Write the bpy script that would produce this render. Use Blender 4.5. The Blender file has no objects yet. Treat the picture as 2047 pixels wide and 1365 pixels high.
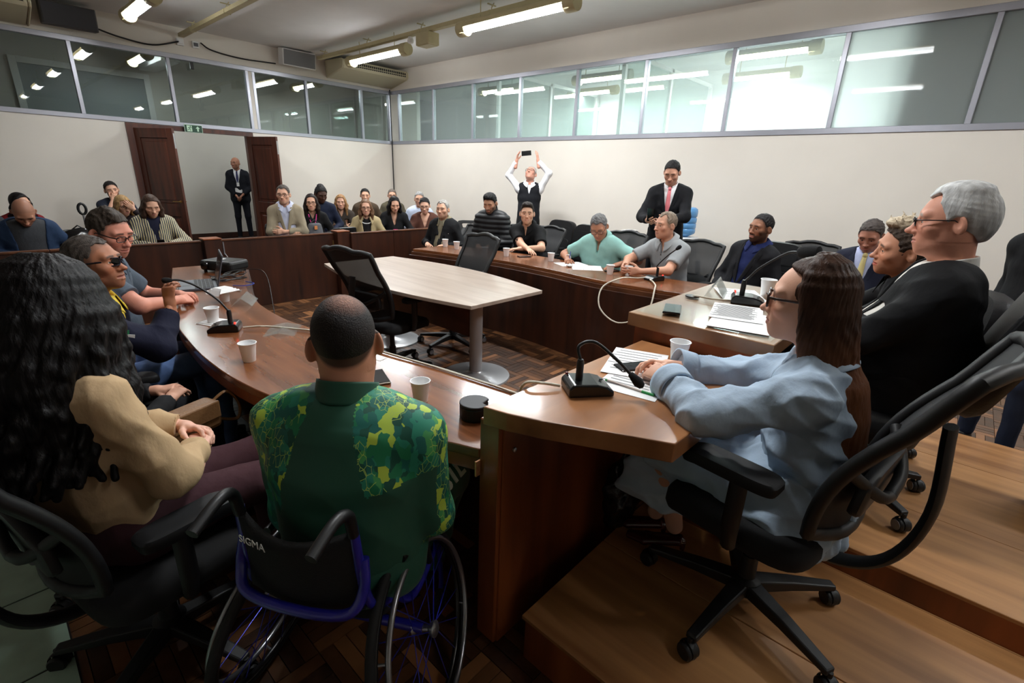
import bpy, math, random
import numpy as np
from mathutils import Vector, Matrix
R_ = math.radians
SC = bpy.context.scene
COL = SC.collection
random.seed(7)

# ------------------------------------------------------------------ camera
YAW, PITCH, ROLL = 0.83788, 0.32871, 0.03823
CAM_H = 1.6
def cam_axes():
    F = np.array([math.sin(YAW)*math.cos(PITCH), math.cos(YAW)*math.cos(PITCH), -math.sin(PITCH)])
    r0 = np.array([math.cos(YAW), -math.sin(YAW), 0.0]); u0 = np.cross(r0, F)
    r = math.cos(ROLL)*r0 + math.sin(ROLL)*u0
    u = -math.sin(ROLL)*r0 + math.cos(ROLL)*u0
    return r, u, F
cd = bpy.data.cameras.new('camera'); cam = bpy.data.objects.new('camera', cd); COL.objects.link(cam)
_r, _u, _F = cam_axes()
cam.matrix_world = Matrix(((_r[0], _u[0], -_F[0], 0), (_r[1], _u[1], -_F[1], 0), (_r[2], _u[2], -_F[2], CAM_H), (0, 0, 0, 1)))
cd.sensor_width = 36.0; cd.lens = 17.006; cd.clip_start = 0.05; cd.clip_end = 100
SC.camera = cam

# ------------------------------------------------------------------ world, exposure
w = bpy.data.worlds.new('world'); SC.world = w; w.use_nodes = True
w.node_tree.nodes['Background'].inputs[0].default_value = (0.55, 0.6, 0.68, 1)
w.node_tree.nodes['Background'].inputs[1].default_value = 0.05
vs = SC.view_settings
vs.view_transform = 'Standard'; vs.look = 'None'; vs.exposure = 0.38; vs.gamma = 1.0; vs.use_curve_mapping = False
cy = SC.cycles
cy.use_denoising = True
try: cy.denoiser = 'OPENIMAGEDENOISE'
except Exception: pass
cy.max_bounces = 8; cy.diffuse_bounces = 4; cy.glossy_bounces = 3; cy.transparent_max_bounces = 12; cy.transmission_bounces = 4
cy.caustics_reflective = False; cy.caustics_refractive = False
cy.sample_clamp_indirect = 4.0
TUBE_W = 62.0          # watts of each fluorescent fixture's area light
TUBES = [              # hall fixtures: centre x, y, z, length (all run along y)
    (5.12, 7.86, 3.38, 1.70), (4.90, 4.60, 3.38, 1.85), (1.95, 8.10, 3.38, 1.30),
    (1.90, 4.90, 3.38, 1.30), (4.85, 1.40, 3.38, 1.30), (1.90, 1.70, 3.38, 1.30),
    (1.90, -1.60, 3.38, 1.30), (4.80, -1.80, 3.38, 1.30)]
def area(name, loc, sx, sy, watts, color=(0.93, 0.97, 1.0), rot=(0, 0, 0)):
    l = bpy.data.lights.new(name, 'AREA'); l.shape = 'RECTANGLE'; l.size = sx; l.size_y = sy; l.energy = watts; l.color = color
    o = bpy.data.objects.new(name, l); COL.objects.link(o); o.location = loc; o.rotation_euler = rot
    return o

# ------------------------------------------------------------------ materials
def lin(c):
    return tuple(((x/255)/12.92 if x/255 <= 0.04045 else ((x/255+0.055)/1.055)**2.4) for x in c)
MATS = {}
def nodes_of(name):
    m = bpy.data.materials.new(name); m.use_nodes = True
    nt = m.node_tree; b = nt.nodes['Principled BSDF']
    return m, nt, b
def mat(name, c, rough=0.5, metal=0.0, spec=0.5, var=0.0, vscale=6.0, bump=0.0, bscale=60.0, stretch=(1, 1, 1), coat=0.0, emit=0.0, sheen=0.0, alpha=None):
    if name in MATS: return MATS[name]
    m, nt, b = nodes_of(name); N = nt.nodes; L = nt.links
    col = lin(c)
    b.inputs['Base Color'].default_value = (*col, 1)
    b.inputs['Roughness'].default_value = rough; b.inputs['Metallic'].default_value = metal
    b.inputs['Specular IOR Level'].default_value = spec
    if coat: b.inputs['Coat Weight'].default_value = coat; b.inputs['Coat Roughness'].default_value = 0.15
    if sheen: b.inputs['Sheen Weight'].default_value = sheen
    if emit: b.inputs['Emission Color'].default_value = (*col, 1); b.inputs['Emission Strength'].default_value = emit
    if var or bump:
        tc = N.new('ShaderNodeTexCoord'); mp = N.new('ShaderNodeMapping'); L.new(tc.outputs['Object'], mp.inputs['Vector'])
        mp.inputs['Scale'].default_value = stretch
    if var:
        nz = N.new('ShaderNodeTexNoise'); nz.inputs['Scale'].default_value = vscale; nz.inputs['Detail'].default_value = 5
        L.new(mp.outputs[0], nz.inputs['Vector'])
        rp = N.new('ShaderNodeValToRGB'); e = rp.color_ramp.elements
        e[0].position = 0.3; e[1].position = 0.7
        e[0].color = (*[x*(1-var) for x in col], 1); e[1].color = (*[min(1, x*(1+var)) for x in col], 1)
        L.new(nz.outputs['Fac'], rp.inputs[0]); L.new(rp.outputs[0], b.inputs['Base Color'])
    if bump:
        n2 = N.new('ShaderNodeTexNoise'); n2.inputs['Scale'].default_value = bscale; n2.inputs['Detail'].default_value = 4
        L.new(mp.outputs[0], n2.inputs['Vector'])
        bp = N.new('ShaderNodeBump'); bp.inputs['Strength'].default_value = bump; bp.inputs['Distance'].default_value = 0.01
        L.new(n2.outputs['Fac'], bp.inputs['Height']); L.new(bp.outputs[0], b.inputs['Normal'])
    MATS[name] = m
    return m
def wood(name, c1, c2, stretch=(1, 12, 12), scale=2.0, rough=0.35, coat=0.0, piece=False, spec=0.5):
    if name in MATS: return MATS[name]
    m, nt, b = nodes_of(name); N = nt.nodes; L = nt.links
    tc = N.new('ShaderNodeTexCoord'); mp = N.new('ShaderNodeMapping'); L.new(tc.outputs['Object'], mp.inputs['Vector'])
    mp.inputs['Scale'].default_value = stretch
    nz = N.new('ShaderNodeTexNoise'); nz.inputs['Scale'].default_value = scale; nz.inputs['Detail'].default_value = 8; nz.inputs['Distortion'].default_value = 0.15
    L.new(mp.outputs[0], nz.inputs['Vector'])
    n3 = N.new('ShaderNodeTexNoise'); n3.inputs['Scale'].default_value = 1.3; n3.inputs['Detail'].default_value = 3
    L.new(tc.outputs['Object'], n3.inputs['Vector'])
    ad = N.new('ShaderNodeMath'); ad.operation = 'MULTIPLY_ADD'; ad.inputs[1].default_value = 0.45
    L.new(n3.outputs['Fac'], ad.inputs[0]); L.new(nz.outputs['Fac'], ad.inputs[2])
    fac = ad.outputs[0]
    if piece:
        oi = N.new('ShaderNodeObjectInfo'); ge = N.new('ShaderNodeNewGeometry')
        a2 = N.new('ShaderNodeMath'); a2.operation = 'ADD'; L.new(oi.outputs['Random'], a2.inputs[0]); L.new(ge.outputs['Random Per Island'], a2.inputs[1])
        fr = N.new('ShaderNodeMath'); fr.operation = 'FRACT'; L.new(a2.outputs[0], fr.inputs[0])
        pw = N.new('ShaderNodeMath'); pw.operation = 'POWER'; pw.inputs[1].default_value = 3.2; L.new(fr.outputs[0], pw.inputs[0])
        a3 = N.new('ShaderNodeMath'); a3.operation = 'MULTIPLY_ADD'; a3.inputs[1].default_value = 0.75; L.new(pw.outputs[0], a3.inputs[0])
        m2 = N.new('ShaderNodeMath'); m2.operation = 'MULTIPLY_ADD'; m2.inputs[1].default_value = 0.35; m2.inputs[2].default_value = -0.02; L.new(fac, m2.inputs[0])
        L.new(m2.outputs[0], a3.inputs[2]); fac = a3.outputs[0]
    rp = N.new('ShaderNodeValToRGB'); e = rp.color_ramp.elements
    e[0].position = 0.45 if not piece else 0.12; e[1].position = 0.95 if not piece else 1.0
    e[0].color = (*lin(c1), 1); e[1].color = (*lin(c2), 1)
    L.new(fac, rp.inputs[0]); L.new(rp.outputs[0], b.inputs['Base Color'])
    b.inputs['Roughness'].default_value = rough; b.inputs['Specular IOR Level'].default_value = spec
    if coat: b.inputs['Coat Weight'].default_value = coat; b.inputs['Coat Roughness'].default_value = 0.12
    bp = N.new('ShaderNodeBump'); bp.inputs['Strength'].default_value = 0.04; bp.inputs['Distance'].default_value = 0.002
    L.new(nz.outputs['Fac'], bp.inputs['Height']); L.new(bp.outputs[0], b.inputs['Normal'])
    MATS[name] = m
    return m
def glass(name, tint=(0.9, 0.95, 0.93), ior=1.5, rough=0.02, milky=0.0, boost=0.0):
    if name in MATS: return MATS[name]
    m, nt, b = nodes_of(name); N = nt.nodes; L = nt.links
    N.remove(b); out = N['Material Output']
    tr = N.new('ShaderNodeBsdfTransparent'); tr.inputs[0].default_value = (*tint, 1)
    gl = N.new('ShaderNodeBsdfGlossy'); gl.inputs['Roughness'].default_value = rough
    fr = N.new('ShaderNodeFresnel')
    ge = N.new('ShaderNodeNewGeometry'); mr = N.new('ShaderNodeMapRange'); L.new(ge.outputs['Backfacing'], mr.inputs['Value']); mr.inputs['To Min'].default_value = ior; mr.inputs['To Max'].default_value = 1/ior; L.new(mr.outputs[0], fr.inputs[0])
    fac = fr.outputs[0]
    if boost:
        ad = N.new('ShaderNodeMath'); ad.operation = 'ADD'; ad.inputs[1].default_value = boost; L.new(fac, ad.inputs[0]); fac = ad.outputs[0]
    mx = N.new('ShaderNodeMixShader'); L.new(fac, mx.inputs[0]); L.new(tr.outputs[0], mx.inputs[1]); L.new(gl.outputs[0], mx.inputs[2])
    last = mx
    if milky:
        df = N.new('ShaderNodeBsdfTranslucent'); df.inputs[0].default_value = (0.9, 0.95, 0.93, 1)
        d2 = N.new('ShaderNodeBsdfDiffuse'); d2.inputs[0].default_value = (0.8, 0.85, 0.83, 1)
        m0 = N.new('ShaderNodeMixShader'); m0.inputs[0].default_value = 0.35; L.new(df.outputs[0], m0.inputs[1]); L.new(d2.outputs[0], m0.inputs[2])
        m3 = N.new('ShaderNodeMixShader'); m3.inputs[0].default_value = milky
        L.new(mx.outputs[0], m3.inputs[1]); L.new(m0.outputs[0], m3.inputs[2]); last = m3
    L.new(last.outputs[0], out.inputs[0])
    MATS[name] = m
    return m
def colmat(name, rough=0.5, bump=0.0, bscale=80.0, stretch=(1, 1, 1), spec=0.4, sheen=0.0):
    """base colour read from the mesh attribute Col (skin, hair)"""
    if name in MATS: return MATS[name]
    m, nt, b = nodes_of(name); N = nt.nodes; L = nt.links
    at = N.new('ShaderNodeAttribute'); at.attribute_name = 'Col'
    L.new(at.outputs['Color'], b.inputs['Base Color'])
    b.inputs['Roughness'].default_value = rough; b.inputs['Specular IOR Level'].default_value = spec
    if bump:
        tc = N.new('ShaderNodeTexCoord'); mp = N.new('ShaderNodeMapping'); L.new(tc.outputs['Object'], mp.inputs['Vector']); mp.inputs['Scale'].default_value = stretch
        n2 = N.new('ShaderNodeTexNoise'); n2.inputs['Scale'].default_value = bscale; n2.inputs['Detail'].default_value = 5
        L.new(mp.outputs[0], n2.inputs['Vector'])
        bp = N.new('ShaderNodeBump'); bp.inputs['Strength'].default_value = bump; bp.inputs['Distance'].default_value = 0.01
        L.new(n2.outputs['Fac'], bp.inputs['Height']); L.new(bp.outputs[0], b.inputs['Normal'])
    MATS[name] = m
    return m

# ------------------------------------------------------------------ mesh helpers
class MB:
    def __init__(s): s.v = []; s.f = []; s.mi = []
    def add(s, vs, fs, mi=0, M=None):
        o = len(s.v)
        if M is not None: vs = [tuple(M @ Vector(p)) for p in vs]
        s.v += [tuple(p) for p in vs]; s.f += [tuple(i+o for i in f) for f in fs]; s.mi += [mi]*len(fs)
        return s
    def box(s, c, d, M=None, mi=0):
        x, y, z = c; a, b, e = d[0]/2, d[1]/2, d[2]/2
        vs = [(x+i*a, y+j*b, z+k*e) for i in (-1, 1) for j in (-1, 1) for k in (-1, 1)]
        return s.add(vs, [(0, 1, 3, 2), (4, 6, 7, 5), (0, 4, 5, 1), (2, 3, 7, 6), (0, 2, 6, 4), (1, 5, 7, 3)], mi, M)
    def prism(s, poly, z0, z1, M=None, mi=0):
        n = len(poly)
        vs = [(x, y, z0) for x, y in poly] + [(x, y, z1) for x, y in poly]
        fs = [tuple(range(n-1, -1, -1)), tuple(range(n, 2*n))] + [(i, (i+1) % n, n+(i+1) % n, n+i) for i in range(n)]
        return s.add(vs, fs, mi, M)
    def strip(s, A, B, z0, z1, M=None, mi=0):
        """slab between two polylines A and B of the same length"""
        n = len(A); vs = []
        for z in (z0, z1): vs += [(x, y, z) for x, y in A] + [(x, y, z) for x, y in B]
        fs = []
        for i in range(n-1):
            fs += [(i, i+1, n+i+1, n+i), (2*n+i, 3*n+i, 3*n+i+1, 2*n+i+1), (i, 2*n+i, 2*n+i+1, i+1), (n+i, n+i+1, 3*n+i+1, 3*n+i)]
        fs += [(0, n, 3*n, 2*n), (n-1, 3*n-1, 4*n-1, 2*n-1)]
        return s.add(vs, fs, mi, M)
    def tube(s, path, r, n=8, closed=False, M=None, mi=0, flat=None):
        P = [Vector(p) for p in path]; m = len(P); vs = []; fs = []
        rr = r if isinstance(r, (list, tuple)) else [r]*m
        up = None
        for i, p in enumerate(P):
            t = (P[(i+1) % m] - P[i-1]) if closed else (P[min(i+1, m-1)] - P[max(i-1, 0)])
            if t.length < 1e-9: t = Vector((0, 0, 1))
            t.normalize()
            if up is None:
                up = Vector((0, 0, 1)) if abs(t.z) < 0.9 else Vector((1, 0, 0))
            a = t.cross(up)
            if a.length < 1e-6: a = t.cross(Vector((1, 0, 0)))
            a.normalize(); b = a.cross(t).normalized(); up = b
            for k in range(n):
                th = 2*math.pi*k/n
                q = p + a*(math.cos(th)*rr[i]) + b*(math.sin(th)*rr[i]*(flat or 1))
                vs.append(q)
        for i in range(m if closed else m-1):
            for k in range(n):
                j = (i+1) % m; k2 = (k+1) % n
                fs.append((i*n+k, i*n+k2, j*n+k2, j*n+k))
        if not closed: fs += [tuple(range(n-1, -1, -1)), tuple(range((m-1)*n, m*n))]
        return s.add(vs, fs, mi, M)
    def lathe(s, prof, n=24, c=(0, 0, 0), M=None, mi=0, cap0=True, cap1=True):
        vs = []; fs = []; m = len(prof)
        for r, z in prof:
            for k in range(n):
                a = 2*math.pi*k/n; vs.append((c[0]+r*math.cos(a), c[1]+r*math.sin(a), c[2]+z))
        for i in range(m-1):
            for k in range(n): fs.append((i*n+k, i*n+(k+1) % n, (i+1)*n+(k+1) % n, (i+1)*n+k))
        if cap0: fs.append(tuple(range(n-1, -1, -1)))
        if cap1: fs.append(tuple(range((m-1)*n, m*n)))
        return s.add(vs, fs, mi, M)
    def sphere(s, c, r, n=12, m=8, M=None, mi=0):
        r = r if isinstance(r, (tuple, list)) else (r, r, r)
        vs = []; fs = []
        for i in range(m+1):
            t = math.pi*i/m
            for k in range(n):
                a = 2*math.pi*k/n
                vs.append((c[0]+r[0]*math.sin(t)*math.cos(a), c[1]+r[1]*math.sin(t)*math.sin(a), c[2]+r[2]*math.cos(t)))
        for i in range(m):
            for k in range(n): fs.append((i*n+k, (i+1)*n+k, (i+1)*n+(k+1) % n, i*n+(k+1) % n))
        return s.add(vs, fs, mi, M)
    def grid(s, fn, nu, nv, mi=0, M=None):
        vs = [fn(i/(nu-1), j/(nv-1)) for i in range(nu) for j in range(nv)]
        fs = [(i*nv+j, (i+1)*nv+j, (i+1)*nv+j+1, i*nv+j+1) for i in range(nu-1) for j in range(nv-1)]
        return s.add(vs, fs, mi, M)
    def mesh(s, name, mats, smooth=None):
        me = bpy.data.meshes.new(name); me.from_pydata(s.v, [], s.f); 
        ms = mats if isinstance(mats, (list, tuple)) else [mats]
        for m in ms: me.materials.append(m)
        if len(ms) > 1: me.polygons.foreach_set('material_index', s.mi)
        if smooth is not None:
            me.shade_smooth()
            if smooth < 180: me.set_sharp_from_angle(angle=R_(smooth))
        me.update()
        return me
    def build(s, name, mats, parent=None, loc=(0, 0, 0), rot=(0, 0, 0), smooth=None, bevel=0.0, seg=2, solid=0.0, subsurf=0, kind=None):
        o = bpy.data.objects.new(name, s.mesh(name, mats, smooth)); COL.objects.link(o)
        o.parent = parent; o.location = loc; o.rotation_euler = rot
        if solid:
            md = o.modifiers.new('solid', 'SOLIDIFY'); md.thickness = solid; md.offset = 0
        if bevel:
            md = o.modifiers.new('bevel', 'BEVEL'); md.width = bevel; md.segments = seg; md.limit_method = 'ANGLE'; md.angle_limit = R_(40)
        if subsurf:
            md = o.modifiers.new('sub', 'SUBSURF'); md.levels = subsurf; md.render_levels = subsurf
        if kind: o['kind'] = kind
        return o
def tag(o, label, cat, group=None):
    o['label'] = label; o['category'] = cat
    if group: o['group'] = group
    return o
def thing(name, label, cat, loc=(0, 0, 0), rz=0.0, group=None):
    o = bpy.data.objects.new(name, None); COL.objects.link(o); o.location = loc; o.rotation_euler = (0, 0, rz)
    o.empty_display_size = 0.1
    return tag(o, label, cat, group)
def structure(o): o['kind'] = 'structure'; return o
def dup(root, loc, rz=None, label=None, parent=None):
    r = root.copy(); COL.objects.link(r); r.location = loc; r.parent = parent
    if rz is not None: r.rotation_euler = (0, 0, rz)
    if label: r['label'] = label
    for ch in list(root.children):
        c = ch.copy(); COL.objects.link(c); c.parent = r
        for g in list(ch.children):
            d = g.copy(); COL.objects.link(d); d.parent = c
    return r
def bez(p0, p1, p2, p3, n=16):
    p0, p1, p2, p3 = map(Vector, (p0, p1, p2, p3)); out = []
    for i in range(n+1):
        t = i/n; out.append(p0*(1-t)**3 + p1*3*t*(1-t)**2 + p2*3*t*t*(1-t) + p3*t**3)
    return out
def spline(pts, n=10):
    """Catmull-Rom through pts (tuples of any size)"""
    P = [np.array(p, float) for p in pts]; P = [2*P[0]-P[1]] + P + [2*P[-1]-P[-2]]; out = []
    for i in range(1, len(P)-2):
        for k in range(n):
            t = k/n
            out.append(0.5*((2*P[i]) + (P[i+1]-P[i-1])*t + (2*P[i-1]-5*P[i]+4*P[i+1]-P[i+2])*t*t + (3*P[i]-P[i-1]-3*P[i+1]+P[i+2])*t**3))
    out.append(P[-2]); return [tuple(p) for p in out]
def rotz(a): return Matrix.Rotation(a, 4, 'Z')
def TR(loc, rz=0, rx=0, ry=0): return Matrix.Translation(loc) @ Matrix.Rotation(rz, 4, 'Z') @ Matrix.Rotation(ry, 4, 'Y') @ Matrix.Rotation(rx, 4, 'X')
def text_mesh(name, body, size, m, parent=None, loc=(0, 0, 0), rot=(0, 0, 0), ext=0.0006, shear=0.0, M=None, bold=0.0):
    cu = bpy.data.curves.new(name, 'FONT'); cu.body = body; cu.size = size; cu.extrude = ext; cu.align_x = 'CENTER'; cu.align_y = 'CENTER'; cu.shear = shear; cu.offset = bold; cu.resolution_u = 3
    t = bpy.data.objects.new(name, cu); COL.objects.link(t)
    dg = bpy.context.evaluated_depsgraph_get(); me = bpy.data.meshes.new_from_object(t.evaluated_get(dg))
    bpy.data.objects.remove(t); me.materials.clear(); me.materials.append(m); me.name = name
    o = bpy.data.objects.new(name, me); COL.objects.link(o); o.parent = parent
    if M is not None: o.matrix_local = M
    else: o.location = loc; o.rotation_euler = rot
    return o
# ================================================================== the hall
WX, WY, CEIL = 6.88, 10.1, 3.67            # right wall plane, back wall plane, ceiling
ZB, ZT = 2.20, 3.265                       # glazing band
m_wall = mat('painted_wall', (226, 219, 208), 0.75, var=0.03, vscale=1.5, bump=0.03, bscale=200)
m_wallR = m_wall
m_ceil = mat('painted_ceiling', (226, 226, 224), 0.9, var=0.03, vscale=2)
m_alu = mat('anodised_aluminium', (172, 173, 182), 0.35, metal=0.55, var=0.04, vscale=4)
m_glassB = glass('glass_pane_grey', (0.60, 0.65, 0.64), 1.5, 0.015, boost=0.03)
m_glassR = glass('glass_pane_clear', (0.80, 0.87, 0.85), 1.5, 0.015, milky=0.12)
m_frost = glass('glass_pane_frosted', (0.6, 0.68, 0.66), 1.5, 0.03, milky=0.55)
m_darkwood = wood('dark_stained_wood', (27, 12, 7), (68, 33, 17), (5, 5, 0.5), 2.2, 0.4, 0.15)
m_doorwood = wood('red_brown_door_wood', (40, 16, 9), (92, 44, 26), (7, 7, 0.5), 2.0, 0.42)
m_desktop = wood('varnished_desk_wood', (84, 46, 24), (142, 86, 50), (14, 1.4, 14), 1.2, 0.24, 0.3)
m_deskA = wood('varnished_head_desk_wood', (122, 78, 47), (188, 130, 84), (1.0, 5, 5), 1.4, 0.3, 0.25)
m_deskB = wood('pale_lacquered_wood', (128, 90, 60), (176, 134, 97), (0.8, 4, 4), 1.4, 0.28, 0.25)
m_edge = wood('dark_desk_edge', (58, 30, 16), (112, 68, 42), (2, 2, 4), 2, 0.4, 0.1)
m_panelwood = wood('reddish_veneer', (82, 38, 17), (160, 86, 43), (4, 4, 0.4), 1.8, 0.36, 0.2)
m_plat = wood('worn_platform_wood', (132, 86, 48), (196, 144, 92), (9, 0.6, 4), 1.4, 0.45, 0.05)
m_parq = wood('parquet_block_wood', (32, 17, 10), (150, 100, 62), (8, 8, 8), 2.0, 0.32, 0.15, piece=True)
m_grout = mat('parquet_joint', (26, 15, 10), 0.7)
m_black = mat('black_plastic', (16, 16, 17), 0.45)
m_blackg = mat('gloss_black_plastic', (12, 12, 13), 0.22)
m_cream = mat('cream_enamel', (206, 198, 168), 0.45)
m_beige = mat('beige_tray_enamel', (190, 178, 138), 0.5, var=0.05, vscale=8)
m_white = mat('white_plastic', (232, 232, 230), 0.45)
m_tube = mat('lit_tube', (250, 252, 255), 0.3, emit=34.0)

def struct(name, mb, m, parent=None, **k):
    o = mb.build(name, m, parent, **k)
    if parent is None: o['kind'] = 'structure'
    return o
# floor under the parquet
fl = struct('floor', MB().box((1.5, 4.0, -0.03), (15, 18, 0.04)), m_grout)
# parquet: basket-weave squares of three staves; the ones that show largest are single blocks
SQ, ST = 0.20, 0.05
blk = [MB().box((0, 0, -0.006), (SQ-0.003, ST-0.003, 0.012)).mesh('parquet_block', m_parq), MB().box((0, 0, -0.006), (ST-0.003, SQ-0.003, 0.012)).mesh('parquet_block', m_parq)]
cand = []
rest = MB(); rng = random.Random(3)
def view_size(x, y):
    d = np.array([x, y, -CAM_H]); z = d @ _F
    if z < 0.3: return -1, 0, 0
    px = 1023.5+967*(d @ _r)/z; py = 682.5-967*(d @ _u)/z
    return CAM_H/(z*z*math.hypot(x, y)+1e-6)*1000, px, py
for i in range(-8, 36):
    for j in range(-12, 60):
        cx, cy_ = i*SQ, j*SQ
        if cx > WX or cy_ > WY: continue
        for s in (-1.5, -0.5, 0.5, 1.5):
            hz = (i+j) % 2 == 0
            x, y = (cx, cy_+s*ST) if hz else (cx+s*ST, cy_)
            sz, px, py = view_size(x, y)
            open_ = (2.0 < x < 3.75 and 1.05 < y < 2.75) or (1.3 < x < 2.1 and 1.6 < y < 4.6 and x > 1.35) or (0.1 < x < 0.98 and 0.7 < y < 0.95) or (2.9 < x < 3.7 and 2.7 < y < 3.6)
            vis = sz > 0 and -40 < px < 2090 and py < 1400
            cand.append(((sz if (open_ and vis) else -1), x, y, hz))
cand.sort(key=lambda t: -t[0])
for q, (sz, x, y, hz) in enumerate(cand):
    dz = rng.uniform(-0.0008, 0.0008)
    if q < 296 and sz > 0:
        o = bpy.data.objects.new('parquet_block', blk[0 if hz else 1]); COL.objects.link(o); o.parent = fl; o.location = (x, y, dz)
    else:
        rest.box((x, y, -0.006+dz), ((SQ if hz else ST)-0.003, (ST if hz else SQ)-0.003, 0.012))
rest.build('parquet_blocks', m_parq, fl, kind='stuff')
# pale green stone strip at the left foot of the hall
m_green = mat('pale_green_stone', (176, 205, 184), 0.3, var=0.12, vscale=9)
gs = struct('floor_stone_strip', MB().box((-0.95, 2.3, 0.002), (1.75, 2.6, 0.012)), m_grout)
for i in range(4):
    for j in range(6): MB().box((-0.29-i*0.43, 1.22+j*0.43, 0.006), (0.42, 0.42, 0.012)).build('tile', m_green, gs)
struct('ceiling', MB().box((1.5, 4.0, CEIL+0.05), (15, 18, 0.1)), m_ceil)
# walls
b = MB()
DX0, DX1, DZ = 2.05, 3.74, 2.12            # door opening
b.box(((-5+DX0-0.1)/2, WY+0.05, ZB/2), (DX0-0.1+5, 0.1, ZB)); b.box(((WX+DX1+0.1)/2, WY+0.05, ZB/2), (WX-DX1-0.1, 0.1, ZB))
b.box(((-5+WX)/2, WY+0.05, (ZT+CEIL)/2), (WX+5, 0.1, CEIL-ZT))
struct('wall_back', b, m_wall)
b = MB()
b.box((WX+0.05, (WY-5)/2+0.05, ZB/2), (0.1, WY+5.1, ZB)); b.box((WX+0.05, (WY-5)/2+0.05, (ZT+CEIL)/2), (0.1, WY+5.1, CEIL-ZT))
struct('wall_right', b, m_wall)
struct('wall_left', MB().box((-5.05, 2.5, CEIL/2), (0.1, 15.3, CEIL)), m_wall)
struct('wall_front', MB().box((1, -5.05, CEIL/2), (12, 0.1, CEIL)), m_wall)
# glazing: one window per wall, its rails, mullions and panes as parts
def glazing(name, axis, plane, stops, mull, m_of, x0, x1):
    r = bpy.data.objects.new(name, None); COL.objects.link(r); r['kind'] = 'structure'
    def bar(nm, a0, a1, z0, z1, th=0.07, m=m_alu, off=0.0):
        c = (a0+a1)/2; d = a1-a0
        mb = MB()
        if axis == 'x': mb.box((c, plane+0.03+off, (z0+z1)/2), (d, th, z1-z0))
        else: mb.box((plane+0.03+off, c, (z0+z1)/2), (th, d, z1-z0))
        return mb.build(nm, m, r, bevel=0.004 if m is m_alu else 0, seg=1)
    bar('bottom_rail', x0, x1, ZB-0.01, ZB+0.055, 0.09); bar('top_rail', x0, x1, ZT-0.06, ZT+0.01, 0.09)
    for c in mull: bar('mullion', c-0.025, c+0.025, ZB+0.05, ZT-0.055)
    for k, (a0, a1) in enumerate(stops): bar('pane', a0, a1, ZB+0.05, ZT-0.055, 0.008, m_of(k))
    return r
mb_ = [-2.15, -0.93, 0.27, 1.48, 2.69, 3.88, 3.99, 4.96, 6.16, 6.84]
st = [(mb_[i]+0.02, mb_[i+1]-0.02) for i in range(len(mb_)-1) if i != 5]
glazing('window_1', 'x', WY, st, mb_, lambda k: m_glassB, -5, WX)
struct('trim_1', MB().box((3.935, WY+0.03, (ZB+ZT)/2), (0.07, 0.06, ZT-ZB)), m_wall)
mr_ = [9.81, 8.62, 7.43, 6.23, 5.03, 3.85, 2.65, 1.45, 0.25, -0.95, -2.15]
st = [(mr_[i+1]+0.02, mr_[i]-0.02) for i in range(len(mr_)-1)]
glazing('window_2', 'y', WX, st, mr_, lambda k: m_frost if k >= 7 else m_glassR, -5, WY)
# door: frame and two leaves standing open into the hall
fr = MB(); fr.box((DX0-0.05, WY+0.03, DZ/2), (0.1, 0.16, DZ)); fr.box((DX1+0.05, WY+0.03, DZ/2), (0.1, 0.16, DZ)); fr.box(((DX0+DX1)/2, WY+0.03, DZ+0.03), (DX1-DX0+0.2, 0.16, 0.065))
struct('trim_2', fr, m_doorwood)
m_brass = mat('dull_brass', (150, 120, 70), 0.35, metal=0.8)
m_gap = mat('steel_bolt', (170, 170, 172), 0.35, metal=0.8)
def leaf(name, hinge, free, handle_side):
    hx, hy = hinge; dx, dy = free[0]-hx, free[1]-hy; Lw = math.hypot(dx, dy); a = math.atan2(dy, dx)
    r = bpy.data.objects.new(name, None); COL.objects.link(r); r['kind'] = 'structure'; r.location = (hx, hy, 0); r.rotation_euler = (0, 0, a)
    f = MB(); st_ = 0.115; H_ = DZ-0.01
    f.box((st_/2, 0, H_/2), (st_, 0.042, H_)); f.box((Lw-st_/2, 0, H_/2), (st_, 0.042, H_))
    for z0, z1 in ((0, 0.2), (0.78, 0.98), (H_-0.14, H_)): f.box((Lw/2, 0, (z0+z1)/2), (Lw-2*st_, 0.042, z1-z0))
    f.build('door_frame', m_doorwood, r, bevel=0.003, seg=1)
    for z0, z1 in ((0.2, 0.78), (0.98, H_-0.14)):
        p = MB(); p.box((Lw/2, 0, (z0+z1)/2), (Lw-2*st_, 0.018, z1-z0)); p.box((Lw/2, 0, (z0+z1)/2), (Lw-2*st_-0.1, 0.032, z1-z0-0.1))
        p.build('door_panel', m_doorwood, r, bevel=0.008, seg=1)
    k = MB()
    for s in (-1, 1):
        k.lathe([(0.022, 0), (0.022, 0.008), (0.009, 0.012), (0.009, 0.05)], 12, M=TR((Lw-0.06, s*0.022, 1.02), 0, -s*math.pi/2))
        k.tube([(Lw-0.06, s*0.068, 1.02), (Lw-0.17, s*0.068, 1.02)], 0.009, 8)
    k.build('door_handle', m_brass, r, smooth=40)
    MB().box((Lw+0.001, 0, 1.93), (0.006, 0.022, 0.22)).build('flush_bolt', m_gap, r)
    hg = MB()
    for z in (0.3, 1.05, 1.85): hg.lathe([(0.009, -0.05), (0.009, 0.05)], 8, (0, 0.022, z))
    hg.build('hinge', m_gap, r, smooth=40)
leaf('door_1', (DX0, WY-0.03), (2.40, 9.37), 1)
leaf('door_2', (DX1, WY-0.03), (3.95, 9.32), 1)
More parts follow.
